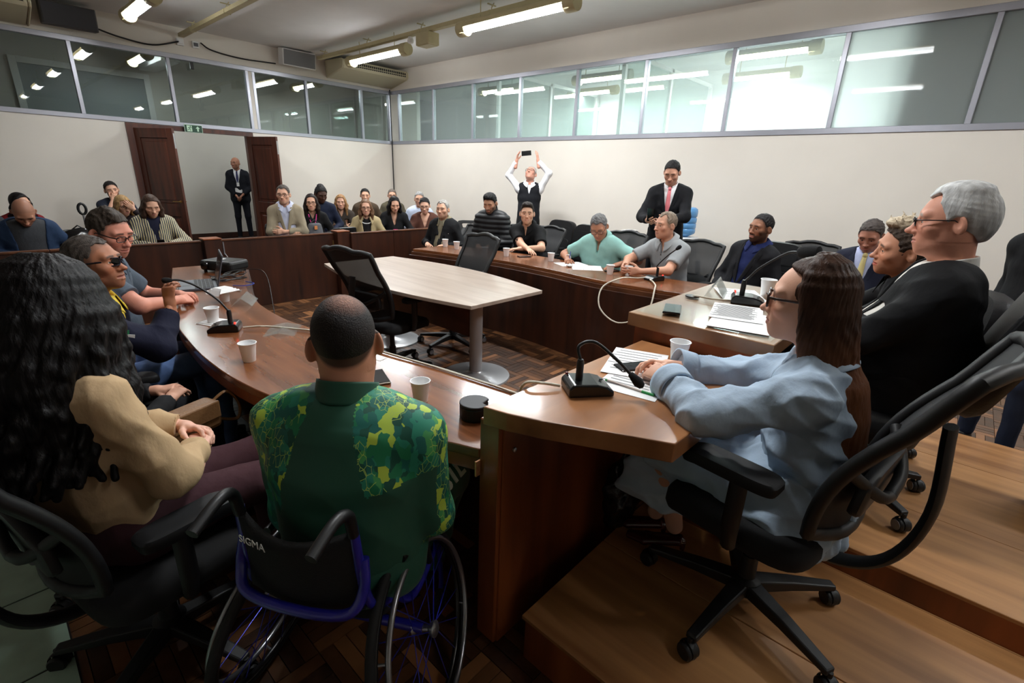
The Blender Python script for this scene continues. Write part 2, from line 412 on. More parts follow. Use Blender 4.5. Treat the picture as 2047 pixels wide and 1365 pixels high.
# corridor behind the back wall
m_corr = mat('corridor_wall_paint', (206, 203, 194), 0.8, var=0.03, vscale=2)
struct('wall_corridor', MB().box((1, 12.75, CEIL/2), (14, 0.1, CEIL)), m_corr)
struct('baseboard_corridor', MB().box((1, 12.69, 0.06), (14, 0.02, 0.12)), m_darkwood)
struct('wall_corridor_end', MB().box((7.6, 11.4, CEIL/2), (0.1, 2.7, CEIL)), m_corr)
cf = MB()   # white framed service hatch on the corridor wall
HX, HZ = 2.0, 2.75
fr4 = thing('window_frame_panel', 'white framed panel on the corridor wall behind the glazing', 'panel', (HX, 12.69, HZ))
cf.box((-0.95, 0, 0), (0.1, 0.06, 1.0)); cf.box((0.95, 0, 0), (0.1, 0.06, 1.0)); cf.box((0, 0, 0.45), (1.8, 0.06, 0.1)); cf.box((0, 0, -0.45), (1.8, 0.06, 0.1))
cf.build('frame', m_white, fr4, bevel=0.004)
MB().box((0, 0.015, 0), (1.82, 0.02, 0.82)).build('board', mat('grey_board', (150, 158, 160), 0.6), fr4)
tag(MB().box((3.0, 11.9, 3.42), (0.3, 1.6, 0.22)).build('ceiling_duct', m_white, bevel=0.01), 'white box duct under the corridor ceiling behind the glazing', 'duct')
# rooms behind the right wall, lit
m_office = mat('office_wall_paint', (238, 240, 238), 0.7)
struct('wall_office', MB().box((10.4, 4.0, CEIL/2), (0.1, 18, CEIL)), m_office)
struct('wall_office_side', MB().box((8.7, 0.9, CEIL/2), (3.4, 0.08, CEIL)), m_office)
struct('ceiling_office', MB().box((8.7, 4.0, CEIL+0.05), (3.5, 18, 0.1)), m_ceil)
struct('floor_office', MB().box((8.7, 4.0, -0.03), (3.5, 18, 0.04)), m_grout)
for q, (px0, yy) in enumerate(((7.05, 4.3), (7.05, 6.9))):
    r = thing('office_partition', ('white framed glass partition in the lit office behind the right wall glazing, ' + ('close to the room corner' if q else 'away from the corner')), 'partition', (px0, yy, 0))
    f = MB()
    for xx in (0.0, 1.5, 3.2): f.box((xx, 0, 1.7), (0.06, 0.06, 3.4))
    for zz in (2.2, 3.38): f.box((1.6, 0, zz), (3.2, 0.06, 0.06))
    f.build('frame', m_white, r)
    for xx in (0.75, 2.35): MB().box((xx, 0, 2.8), (1.45, 0.008, 1.1)).build('pane', m_glassR, r)
    MB().box((1.6, 0, 1.1), (3.14, 0.04, 2.18)).build('panel', m_office, r)
# ------------------------------------------------------------------ fluorescent fixtures
def fixture(x, y, z, L, label, watts=TUBE_W, hang=CEIL, name='fluorescent_fixture', full=True):
    r = thing(name, label, 'ceiling light', (x, y, z), 0, 'fluorescent ceiling fixtures')
    prof = [(0.085*math.cos(a), 0.085*math.sin(a)+0.02) for a in [math.pi*k/12 for k in range(13)]]
    hs = MB(); pl = prof + [(p[0]*0.93, p[1]*0.93) for p in reversed(prof)]
    n = len(pl); vs = [(p[0], yy, p[1]) for yy in (-L/2, L/2) for p in pl]
    hs.add(vs, [(i, (i+1) % n, n+(i+1) % n, n+i) for i in range(n)])
    hs.build('housing', m_beige, r, smooth=60)
    for s in (-1, 1):
        MB().lathe([(0.0, 0), (0.088, 0), (0.092, 0.02), (0.092, 0.14), (0.086, 0.15)], 20, M=TR((0, s*(L/2+0.02), 0.02), 0, s*math.pi/2)).build('end_cap', m_beige, r, smooth=50)
    for s in (-1, 1):
        MB().lathe([(0.019, -L/2+0.05), (0.019, L/2-0.05)], 10, M=TR((s*0.035, 0, -0.008), 0, math.pi/2)).build('tube', m_tube, r, smooth=50)
    for s in (-1, 1):
        MB().tube([(0, s*L*0.3, 0.09), (0, s*L*0.3, hang-z)], 0.006, 6).build('hanger_rod', m_beige, r)
    a = area('tube_light', (0, 0, -0.04), 0.14, L-0.1, watts); a.parent = r
    return r
FL = ['lit fluorescent fixture under the beige tray, beside the air conditioner in the corner', 'lit fluorescent fixture under the beige tray, beyond the junction box from the air conditioner',
      'lit fluorescent fixture near the back wall, beside the grey ceiling speaker', 'lit fluorescent fixture over the curved desk', 'lit fluorescent fixture over the water cooler side of the hall', 'lit fluorescent fixture over the head desks',
      'lit fluorescent fixture behind the photographer, curved desk side', 'lit fluorescent fixture behind the photographer, platform side']
for (x, y, z, L), lb, k in zip(TUBES, FL, (1.0, 1.25, 0.4, 0.4, 0.6, 0.7, 0.05, 0.55)): fixture(x, y, z, L, lb, TUBE_W*k)
OF = [(8.1, 2.6, 3.35, 1.2), (8.4, 5.6, 3.35, 1.2), (8.4, 8.2, 3.35, 1.2), (9.6, 3.2, 3.35, 1.2), (9.6, 6.6, 3.35, 1.2)]
OW = [130, 50, 40, 36, 34]
for q, (x, y, z, L) in enumerate(OF):
    fixture(x, y, z, L, 'lit office fixture behind the right wall glazing, ' + ('beside the water cooler end', 'in the middle of the near row', 'at the corner end of the near row', 'far row, water cooler end', 'far row, corner end')[q], OW[q], name='office_fixture')
for q, (x, y) in enumerate(((2.6, 11.4), (5.6, 11.4))):
    fixture(x, y, 3.3, 1.2, 'lit corridor fixture behind the back wall glazing ' + ('over the open door', 'near the corner air conditioner')[q], 14, name='corridor_fixture')
# ================================================================== fittings on walls and ceiling
def cable_tray(name, x, y0, y1, z, label):
    r = thing(name, label, 'cable tray', (x, 0, z))
    t = MB(); t.box((0, (y0+y1)/2, 0), (0.075, y1-y0, 0.006)); 
    for s in (-1, 1): t.box((s*0.037, (y0+y1)/2, 0.022), (0.005, y1-y0, 0.05))
    t.build('channel', m_beige, r)
    y = y0+0.25
    while y < y1:
        h = MB(); h.tube([(0, y, 0.0), (0, y, CEIL-z-0.06), (0.04, y, CEIL-z)], 0.007, 6); h.box((0, y, 0.02), (0.09, 0.03, 0.055)); h.box((0, y, CEIL-z-0.03), (0.14, 0.02, 0.012))
        h.build('bracket', m_beige, r); y += 1.45
    return r
ct = cable_tray('cable_tray', 5.04, 0.5, 9.65, 3.53, 'beige metal cable tray hanging above the two lit fixtures by the right wall')
d = MB()
for k in range(26): d.box((0.0, 3.6+k*0.055, -0.012), (0.06, 0.012, 0.022))
d.build('teeth', m_beige, ct)
cable_tray('cable_tray', 2.92, 0.5, 10.05, 3.53, 'beige metal cable tray running to the back wall above the open door')
jb = thing('junction_box', 'beige junction box under the cable tray between the two lit fixtures', 'junction box', (5.07, 6.45, 3.44))
MB().box((0, 0, 0), (0.2, 0.3, 0.16)).build('body', m_beige, jb, bevel=0.01); MB().box((0, 0, -0.083), (0.17, 0.26, 0.008)).build('cover', m_beige, jb, bevel=0.003)
sd = thing('smoke_detector', 'small white smoke detector under the cable tray', 'detector', (5.05, 6.83, 3.46))
MB().lathe([(0.045, 0.03), (0.05, 0.0), (0.04, -0.02), (0.015, -0.03)], 16).build('body', m_white, sd, smooth=40); MB().box((0, 0, 0.045), (0.05, 0.05, 0.04)).build('mount', m_white, sd)
# ceiling air conditioner in the corner
def aircon(loc, L, label, rz=0.0):
    r = thing('air_conditioner', label, 'air conditioner', loc, rz)
    pr = [(0.0, 0.0), (-0.03, -0.02), (-0.62, 0.10), (-0.66, 0.14), (-0.66, 0.22), (-0.62, 0.26), (0, 0.28)]   # (y, z) profile, back at y=0
    bd = MB(); n = len(pr); bd.add([(xx, p[0], p[1]) for xx in (-L/2, L/2) for p in pr], [(i, (i+1) % n, n+(i+1) % n, n+i) for i in range(n)] + [tuple(range(n-1, -1, -1)), tuple(range(n, 2*n))])
    bd.build('body', m_cream, r, bevel=0.015)
    for s in (-1, 1):
        e = MB(); pe = [(p[0]*1.02-0.0, p[1]*1.06-0.01) for p in pr]
        e.add([(s*(L/2+q*0.03), p[0], p[1]) for q in (0, 1) for p in pe], [(i, (i+1) % n, n+(i+1) % n, n+i) for i in range(n)] + [tuple(range(n-1, -1, -1)), tuple(range(n, 2*n))])
        e.build('end_cover', m_cream, r, bevel=0.02)
    MB().box((0, -0.665, 0.18), (L-0.08, 0.01, 0.075)).build('outlet', m_black, r)
    for k in range(int(L/0.045)):
        MB().box((-L/2+0.06+k*0.045, -0.668, 0.18), (0.008, 0.012, 0.075)).build('vane', m_cream, r)
    MB().box((0, -0.672, 0.17), (L-0.08, 0.008, 0.01)).build('louvre', m_cream, r)
    return r
aircon((6.13, 10.08, 3.34), 1.45, 'cream ceiling air conditioner with slotted outlet in the room corner')
aircon((0.35, 10.08, 3.32), 1.45, 'cream air conditioner over the back wall glazing, next to the dark speaker')
def speaker(loc, size, label, m, rx=0.15):
    r = thing('wall_speaker', label, 'speaker', loc)
    bx_ = MB().box((0, 0, 0), size); bx_.build('cabinet', m, r, rot=(rx, 0, 0), bevel=0.012)
    g_ = MB().box((0, -size[1]/2-0.004, 0), (size[0]-0.03, 0.008, size[2]-0.03)); g_.build('grille', mat(label[:10]+'_grille', (120, 120, 122) if m is m_white else (70, 70, 74), 0.8, bump=0.3, bscale=300), r, rot=(rx, 0, 0), bevel=0.003)
    MB().box((0, size[1]/2+0.03, 0), (0.08, 0.1, 0.08)).build('bracket', m_black, r)
speaker((4.75, 9.92, 3.52), (0.62, 0.2, 0.27), 'white wall speaker with grey grille beside the corner air conditioner', m_white)
speaker((1.52, 9.92, 3.48), (0.6, 0.2, 0.28), 'dark grey wall speaker next to the air conditioner over the left glazing', mat('dark_speaker', (74, 72, 72), 0.6), 0.1)
# conduit boxes and cables over the glazing
for x, z, lb in ((2.90, 3.46, 'plain white conduit box over the back wall glazing'), (3.12, 3.46, 'white socket box with a grey plug over the back wall glazing')):
    r = thing('conduit_box', lb, 'socket', (x, 10.08, z)); MB().box((0, 0, 0), (0.1, 0.05, 0.1)).build('body', m_white, r, bevel=0.006)
    MB().box((0, -0.03, 0), (0.06, 0.02, 0.05)).build('plug' if x > 3 else 'cover', mat('plug_grey', (90, 92, 96), 0.5) if x > 3 else m_white, r)
def cable(name, pts, r_, m, label, group=None, n=8):
    return tag(MB().tube(spline(pts, n), r_, 6).build(name, m, smooth=60), label, 'cable', group)
cable('power_cable', [(1.8, 10.0, 3.42), (2.1, 10.02, 3.36), (2.5, 10.04, 3.34), (2.88, 10.05, 3.46)], 0.012, m_black, 'black cable sagging from the dark speaker to the conduit box')
cable('power_cable', [(3.19, 10.05, 3.5), (3.35, 10.05, 3.42), (3.8, 10.06, 3.38), (4.4, 10.06, 3.4)], 0.012, m_black, 'black cable sagging from the socket box towards the white speaker')
cable('power_cable', [(6.84, 10.06, 3.3), (6.85, 10.06, 2.4), (6.85, 10.06, 1.2), (6.85, 10.06, 0.1)], 0.012, m_black, 'black cable running straight down the room corner')
tag(MB().box((3.0, 10.03, 3.13), (0.05, 0.04, 0.1)).build('sensor_box', m_black, bevel=0.004), 'small black sensor hanging below the conduit boxes', 'sensor')
# exit sign over the door
es = thing('exit_sign', 'green exit sign with running figure and arrow over the open door', 'sign', (2.87, 10.0, 2.165))
MB().box((0, 0, 0), (0.27, 0.012, 0.125)).build('board', mat('sign_border_white', (206, 224, 206), 0.5), es, bevel=0.003)
MB().box((0, -0.0075, 0), (0.255, 0.004, 0.11)).build('face', mat('sign_green', (14, 62, 40), 0.4), es)
m_sg = mat('sign_pale_green', (196, 226, 198), 0.5)
MB().box((-0.062, -0.0105, 0), (0.075, 0.003, 0.09)).build('door_pictogram', m_sg, es)
ar = MB(); ar.add([(0.03, 0, 0.005), (0.062, 0, 0.04), (0.094, 0, 0.005), (0.074, 0, 0.005), (0.074, 0, -0.04), (0.05, 0, -0.04), (0.05, 0, 0.005)], [(0, 1, 2, 3, 4, 5, 6)])
o = ar.build('arrow', m_sg, es, loc=(0, -0.0115, 0), solid=0.002)
rn = MB(); m_sgd = MATS['sign_green']
rn.sphere((-0.045, 0, 0.034), (0.008, 0.002, 0.008), 10, 6)
for p in ([(-0.05, 0, 0.022), (-0.062, 0, -0.004)], [(-0.062, 0, -0.004), (-0.045, 0, -0.016), (-0.052, 0, -0.036)], [(-0.062, 0, -0.004), (-0.075, 0, -0.02), (-0.094, 0, -0.022)], [(-0.05, 0, 0.02), (-0.036, 0, 0.008), (-0.028, 0, 0.012)], [(-0.052, 0, 0.02), (-0.074, 0, 0.016), (-0.08, 0, 0.002)]):
    rn.tube(p, 0.0045, 6)
rn.build('running_figure', m_sgd, es, loc=(0, -0.0125, 0))
# hanging thing at the top right: silver foil duct stub with white paper
hb = thing('ceiling_bracket', 'dented silver metal bracket with white paper hanging from the ceiling by the right wall', 'bracket', (5.9, 0.84, 3.32))
MB().box((0, 0, 0.06), (0.12, 0.16, 0.2)).build('metal_box', mat('dented_silver', (150, 150, 154), 0.35, metal=0.8, bump=0.6, bscale=30), hb, rot=(0.1, 0.2, 0.2), bevel=0.01)
MB().grid(lambda u, v: (0.02+0.14*u, -0.2+0.22*v, -0.03+0.05*u+0.02*math.sin(5*v)), 6, 6).build('paper', m_white, hb, solid=0.002)
MB().tube([(0, 0, 0.15), (0, 0, 0.35)], 0.012, 8).build('rod', m_black, hb)
for k, z in enumerate((0.34, 0.16)):
    r = thing('wall_socket', 'cream wall socket plate low on the right wall, ' + ('upper of the two' if k == 0 else 'lower of the two'), 'socket', (6.87, -0.66-0.02*k, z))
    MB().box((0, 0, 0), (0.02, 0.16, 0.12)).build('plate', m_cream, r, bevel=0.004)
    for s in ((-1, 1) if k == 0 else (0,)): MB().lathe([(0.02, 0), (0.02, 0.006)], 14, M=TR((-0.01, s*0.035, 0), 0, 0, -math.pi/2)).build('outlet', m_black if s < 1 else m_cream, r)
# ================================================================== platform, desks, barrier
ZP1, ZP2 = 0.19, 0.31
pf = bpy.data.objects.new('floor_platform', None); COL.objects.link(pf); pf['kind'] = 'structure'
MB().box((2.43, -0.86, ZP1/2-0.008), (2.88, 3.28, ZP1-0.016)).build('riser', m_panelwood, pf)
for k, (x0, x1) in enumerate(((0.98, 1.49), (1.49, 2.0), (2.0, 2.93), (2.93, 3.41), (3.41, 3.88))):
    MB().box(((x0+x1)/2, -0.86, ZP1-0.008), (x1-x0-0.003, 3.30, 0.016)).build('board', m_plat, pf, bevel=0.002, seg=1)
pd = bpy.data.objects.new('floor_podium', None); COL.objects.link(pd); pd['kind'] = 'structure'
MB().box((2.465, -0.98, (ZP1+ZP2)/2-0.008), (0.92, 3.03, ZP2-ZP1-0.016)).build('riser', m_panelwood, pd)
for x0, x1 in ((2.0, 2.465), (2.465, 2.93)):
    MB().box(((x0+x1)/2, -0.98, ZP2-0.008), (x1-x0-0.002, 3.05, 0.016)).build('board', m_plat, pd, bevel=0.002, seg=1)
# barrier between audience and hall
br = thing('audience_barrier', 'low dark wooden barrier wall between the audience rows and the desks', 'barrier', (0, 6.1, 0))
for x0, x1, dy in ((-4.9, -2.9, 0), (-2.9, -0.8, 0), (-0.8, 0.42, 0), (0.42, 1.64, 0), (1.82, 3.18, 0), (3.36, 4.02, -0.12), (4.02, 4.7, -0.12)):
    MB().box(((x0+x1)/2, dy, 0.4), (x1-x0-0.004, 0.045, 0.80)).build('panel', m_darkwood, br, bevel=0.003, seg=1)
    MB().box(((x0+x1)/2, dy, 0.808), (x1-x0-0.004, 0.06, 0.018)).build('cap_strip', m_edge, br, bevel=0.003, seg=1)
for x in (1.73, 3.27):
    MB().box((x, -0.03, 0.415), (0.17, 0.16, 0.83)).build('post', m_darkwood, br, bevel=0.004, seg=1)
    MB().box((x, -0.03, 0.836), (0.18, 0.17, 0.014)).build('post_cap', m_panelwood, br, bevel=0.003, seg=1)
MB().box((3.16, -0.027, 0.66), (0.02, 0.008, 0.12)).build('hinge', m_brass, br)
lt = MB(); lt.box((1.85, -0.03, 0.72), (0.012, 0.02, 0.14)); lt.tube([(1.85, -0.05, 0.66), (1.87, -0.055, 0.62)], 0.006, 6)
lt.build('latch', m_gap, br)
# curved left desk
LO = spline([(1.07, 4.88), (0.83, 3.95), (0.66, 3.17), (0.605, 2.70), (0.59, 2.37), (0.605, 2.05), (0.67, 1.70), (0.80, 1.33), (0.90, 1.12), (0.955, 0.985)], 6)
LI = spline([(1.61, 4.84), (1.446, 4.33), (1.27, 3.8), (1.163, 3.356), (1.125, 2.852), (1.17, 2.46), (1.229, 1.978), (1.305, 1.613), (1.35, 1.25), (1.40, 0.985)], 6)
def off(pl, d):
    P = [np.array(p) for p in pl]; out = []
    for i, p in enumerate(P):
        t = P[min(i+1, len(P)-1)]-P[max(i-1, 0)]; t = t/np.linalg.norm(t); out.append(tuple(p + d*np.array([-t[1], t[0]])))
    return out
ZL = 0.76
ld = thing('curved_desk', 'long curved varnished desk with microphones, laptop and cups, on the sunglasses man\'s side', 'desk', (0, 0, 0))
MB().strip(LO, LI, ZL-0.035, ZL).build('top', m_desktop, ld, bevel=0.004, smooth=30)
MB().strip(off(LO, 0.006), off(LO, 0.03), ZL-0.085, ZL-0.035).build('edge_band', m_panelwood, ld, smooth=30)
MB().strip(off(LI, -0.004), off(LI, 0.028), ZL-0.07, ZL-0.035).build('inner_edge', m_edge, ld, smooth=30)
MB().strip(off(LI, 0.02), off(LI, 0.045), 0.0, ZL-0.07).build('front_panel', m_darkwood, ld, smooth=30)
for i in (8, 22, 40):
    a_, b_ = np.array(LO[i]), np.array(LI[i]); c_ = a_*0.25+b_*0.75; dd = b_-a_; an = math.atan2(dd[1], dd[0])
    MB().box((0, 0, 0), (0.30, 0.03, ZL-0.09)).build('support_panel', m_panelwood, ld, loc=(c_[0], c_[1], (ZL-0.09)/2), rot=(0, 0, an))
# straight-ish right desk
RI = spline([(3.42, 4.69), (3.57, 4.1), (3.69, 3.53), (3.70, 2.9), (3.65, 2.27), (3.70, 1.8), (3.77, 1.45), (3.85, 1.02)], 6)
RO = [(x+0.56, y) for x, y in RI]
rd = thing('long_desk', 'long dark-fronted desk with cups, phones and papers along the wall with the water cooler', 'desk', (0, 0, 0))
MB().strip(RO, RI, ZL-0.03, ZL).build('top', m_desktop, rd, bevel=0.004, smooth=30)
MB().strip(off(RI, 0.006), off(RI, -0.03), ZL-0.075, ZL-0.03).build('edge_band', m_edge, rd, smooth=30)
MB().strip(off(RI, -0.05), off(RI, -0.075), 0.0, ZL-0.06).build('front_panel', m_darkwood, rd, smooth=30)
MB().box((3.70, 4.675, 0.365), (0.54, 0.03, 0.73)).build('end_panel', m_panelwood, rd)
MB().strip(off(RI, -0.035), off(RI, -0.05), 0.0, 0.07).build('kick_strip', m_edge, rd, smooth=30)
# head desks on the platform
ZA, ZBK = 0.94, 1.052
def headdesk(name, label, mir):
    fx = (lambda x: 4.86-x) if mir else (lambda x: x)
    t = thing(name, label, 'desk', (0, 0, 0))
    near = [(0.925, 0.94), (0.945, 0.86), (0.985, 0.76), (1.045, 0.64), (1.10, 0.53), (1.145, 0.43), (1.32, 0.425), (1.60, 0.425), (1.885, 0.425), (1.885, 0.93), (1.4, 0.935)]
    P = [(fx(x), y) for x, y in near]; P = P if not mir else P[::-1]
    MB().prism(P, ZA-0.06, ZA).build('top', [m_deskA], t, bevel=0.004)
    MB().box((fx(1.425), 0.90, (ZA-0.06)/2+ZP1*0), (0.92, 0.028, ZA-0.06)).build('front_panel', m_panelwood, t, bevel=0.002, seg=1)
    MB().box((fx(0.975), 0.935, (ZA-0.06)/2), (0.05, 0.085, ZA-0.06)).build('end_post', m_panelwood, t, bevel=0.003, seg=1)
    MB().box((fx(1.865), 0.66, (ZP1+ZA-0.06)/2), (0.03, 0.42, ZA-0.06-ZP1)).build('side_panel', m_panelwood, t)
    return t
hA = headdesk('side_desk', 'angled brown side desk with microphone and papers before the woman in light blue', False)
MB().box((0.957, 0.976, 0.70), (0.052, 0.006, 0.055)).build('broken_veneer', mat('bare_wood', (196, 140, 104), 0.8, var=0.25, vscale=60), hA)
MB().lathe([(0.008, 0), (0.008, 0.006), (0.004, 0.008)], 12, M=TR((1.012, 0.885, 0.78), 0, math.pi/2)).build('screw_cap', m_gap, hA, smooth=40)
MB().box((1.30, 0.84, 0.855), (0.035, 0.05, 0.06)).build('white_clip', m_white, hA, bevel=0.003)
headdesk('side_desk', 'angled brown side desk on the far side of the raised desk', True)
hB = thing('raised_desk', 'raised middle desk with glass sheet, papers and phone before the white-haired man', 'desk', (0, 0, 0))
MB().box((2.43, 0.71, ZBK-0.03), (1.09, 0.60, 0.06)).build('top', m_deskB, hB, bevel=0.004)
MB().box((2.43, 0.71, ZBK+0.0045), (1.04, 0.56, 0.005)).build('glass_sheet', glass('desk_glass', (0.985, 0.99, 0.985), 1.25, 0.06), hB)
MB().box((2.43, 0.965, (ZBK-0.06)/2), (1.02, 0.03, ZBK-0.06)).build('front_panel', m_panelwood, hB, bevel=0.002, seg=1)
for x in (1.92, 2.94): MB().box((x, 0.71, (ZP1+ZBK-0.06)/2), (0.03, 0.54, ZBK-0.06-ZP1)).build('side_panel', m_panelwood, hB)
MB().lathe([(0.028, 0.0), (0.034, 0.0), (0.034, 0.006), (0.024, 0.007)], 20, (2.375, 0.93, ZBK+0.008)).build('cable_grommet', m_black, hB, smooth=40)
# pale meeting table
tb = thing('meeting_table', 'pale boat-shaped meeting table with two grey column legs in the middle', 'table', (2.575, 3.39, 0))
bo = []
for k in range(13):
    t = k/12; y = -1.03+2.06*t; bo.append((0.385+0.16*math.sin(math.pi*t), y))
MB().prism(bo + [(-x, y) for x, y in reversed(bo)], 0.722, 0.75).build('top', wood('pale_oak_laminate', (166, 146, 130), (192, 175, 160), (9, 0.8, 9), 1.5, 0.35, 0.1), tb, bevel=0.003)
m_col = mat('grey_painted_steel', (186, 188, 190), 0.4); m_base = mat('silver_base', (186, 188, 190), 0.3, metal=0.5)
for y in (-0.645, 0.60):
    MB().lathe([(0.053, 0.03), (0.053, 0.722)], 24, (0.03, y, 0)).build('leg', m_col, tb, smooth=40)
    MB().lathe([(0.29, 0.0), (0.285, 0.012), (0.19, 0.02), (0.17, 0.03), (0.065, 0.038), (0.055, 0.05)], 40, (0.03, y, 0)).build('base_disc', m_base, tb, smooth=50)
MB().box((0.0, 0, 0.53), (0.02, 1.2, 0.38)).build('modesty_panel', m_edge, tb)
# ================================================================== chairs
m_fab = mat('black_seat_fabric', (15, 15, 16), 0.9, bump=0.15, bscale=500)
m_leather = mat('black_leather', (15, 15, 17), 0.45, bump=0.15, bscale=90, spec=0.35)
m_pl = mat('black_chair_plastic', (20, 20, 21), 0.5)
m_pad = mat('armrest_rubber', (16, 16, 18), 0.6, spec=0.35)
m_wheel = mat('castor_grey', (120, 120, 124), 0.5)
def mesh_material():
    m, nt, b = nodes_of('black_chair_mesh'); N = nt.nodes; L = nt.links
    b.inputs['Base Color'].default_value = (0.009, 0.009, 0.01, 1); b.inputs['Roughness'].default_value = 0.7
    tr = N.new('ShaderNodeBsdfTransparent'); mx = N.new('ShaderNodeMixShader'); mx.inputs[0].default_value = 0.95
    L.new(tr.outputs[0], mx.inputs[1]); L.new(b.outputs[0], mx.inputs[2]); L.new(mx.outputs[0], N['Material Output'].inputs[0]); return m
m_mesh = mesh_material()
def star_base(r, z0=0.0, rad=0.33, rot=0.3, ring=True, m=None, col_top=0.36):
    m = m or m_pl
    MB().lathe([(0.045, 0.07), (0.05, 0.09), (0.05, 0.125), (0.03, 0.135), (0.026, 0.22), (0.02, 0.22), (0.02, col_top)], 16).build('column', m, r, smooth=40)
    for k in range(5):
        a = rot+2*math.pi*k/5; ca, sa = math.cos(a), math.sin(a)
        lg = MB(); n0 = []
        for t, wd, z0_, z1_ in ((0.03, 0.03, 0.075, 0.125), (0.5, 0.023, 0.075, 0.112), (1.0, 0.018, 0.066, 0.088)):
            d = rad*t
            for sx, zz in ((-1, z0_), (1, z0_), (1, z1_), (-1, z1_)): n0.append((ca*d-sa*sx*wd, sa*d+ca*sx*wd, zz))
        fs = [(0, 1, 2, 3), (11, 10, 9, 8)]
        for i in range(2):
            for j in range(4): fs.append((i*4+j, (i+1)*4+j, (i+1)*4+(j+1) % 4, i*4+(j+1) % 4))
        lg.add(n0, fs); lg.build('leg', m, r, bevel=0.006)
        cs = MB(); sw = a+1.1+k*1.7
        cm = TR((ca*rad, sa*rad, 0.028), sw)
        cs.tube([(0, 0, 0.03), (0, 0, 0.05)], 0.008, 8, M=cm)
        for s in (-1, 1):
            cs.lathe([(0.0, -0.009), (0.024, -0.009), (0.028, -0.004), (0.028, 0.004), (0.024, 0.009), (0.0, 0.009)], 18, M=cm @ TR((0, s*0.015, 0), 0, math.pi/2))
        cs.lathe([(0.030, -0.01), (0.032, 0.0), (0.030, 0.01)], 14, M=cm @ TR((0, 0, 0.003), 0, math.pi/2), cap0=False, cap1=False)
        c = cs.build('castor', m, r, smooth=40)
        if ring:
            rg = MB()
            for s in (-1, 1): rg.lathe([(0.014, 0.0), (0.021, 0.0), (0.021, 0.002), (0.014, 0.002)], 18, M=cm @ TR((0, s*0.025, 0), 0, -s*math.pi/2))
            rg.build('wheel_ring', m_wheel, c)
def cushion(wd, dp, th, c, nose=0.03):
    n = 7
    mb = MB()
    out = []
    k = 36
    def sup(a, rx, ry, e=0.42):
        ca, sa = math.cos(a), math.sin(a); return (math.copysign(abs(ca)**e, ca)*rx, math.copysign(abs(sa)**e, sa)*ry)
    rings = [(0.0, -th/2, 0.86), (0.0, -th/2, 0.97), (0, -th*0.2, 1.0), (0, th*0.25, 0.99), (0, th*0.46, 0.93), (0, th*0.5, 0.7), (0, th*0.42, 0.25)]
    vs = []; 
    for _, z, s in rings:
        for q in range(k):
            x, y = sup(2*math.pi*q/k, wd/2*s, dp/2*s)
            vs.append((c[0]+x, c[1]+y, c[2]+z-(nose*max(0, (y/(dp/2))-0.6)/0.4 if y > 0 else 0)))
    fs = [tuple(range(k-1, -1, -1)), tuple(range((len(rings)-1)*k, len(rings)*k))]
    for i in range(len(rings)-1):
        for q in range(k): fs.append((i*k+q, i*k+(q+1) % k, (i+1)*k+(q+1) % k, (i+1)*k+q))
    return mb.add(vs, fs)
def armrest(r, s, zs, m=m_pl, x=0.27, top=None):
    zt = top or zs+0.20
    a = MB(); a.tube([(s*(x-0.07), -0.02, zs-0.06), (s*x, -0.02, zs-0.05), (s*(x+0.012), -0.02, zs+0.02), (s*(x+0.012), -0.02, zt-0.01)], [0.02, 0.022, 0.026, 0.026], 10, flat=0.8)
    ob = a.build('armrest_post', m, r, smooth=40)
    p = cushion(0.095, 0.27, 0.035, (s*(x+0.01), 0.01, zt), 0.01); p.build('armrest_pad', m_pad, r, smooth=40)
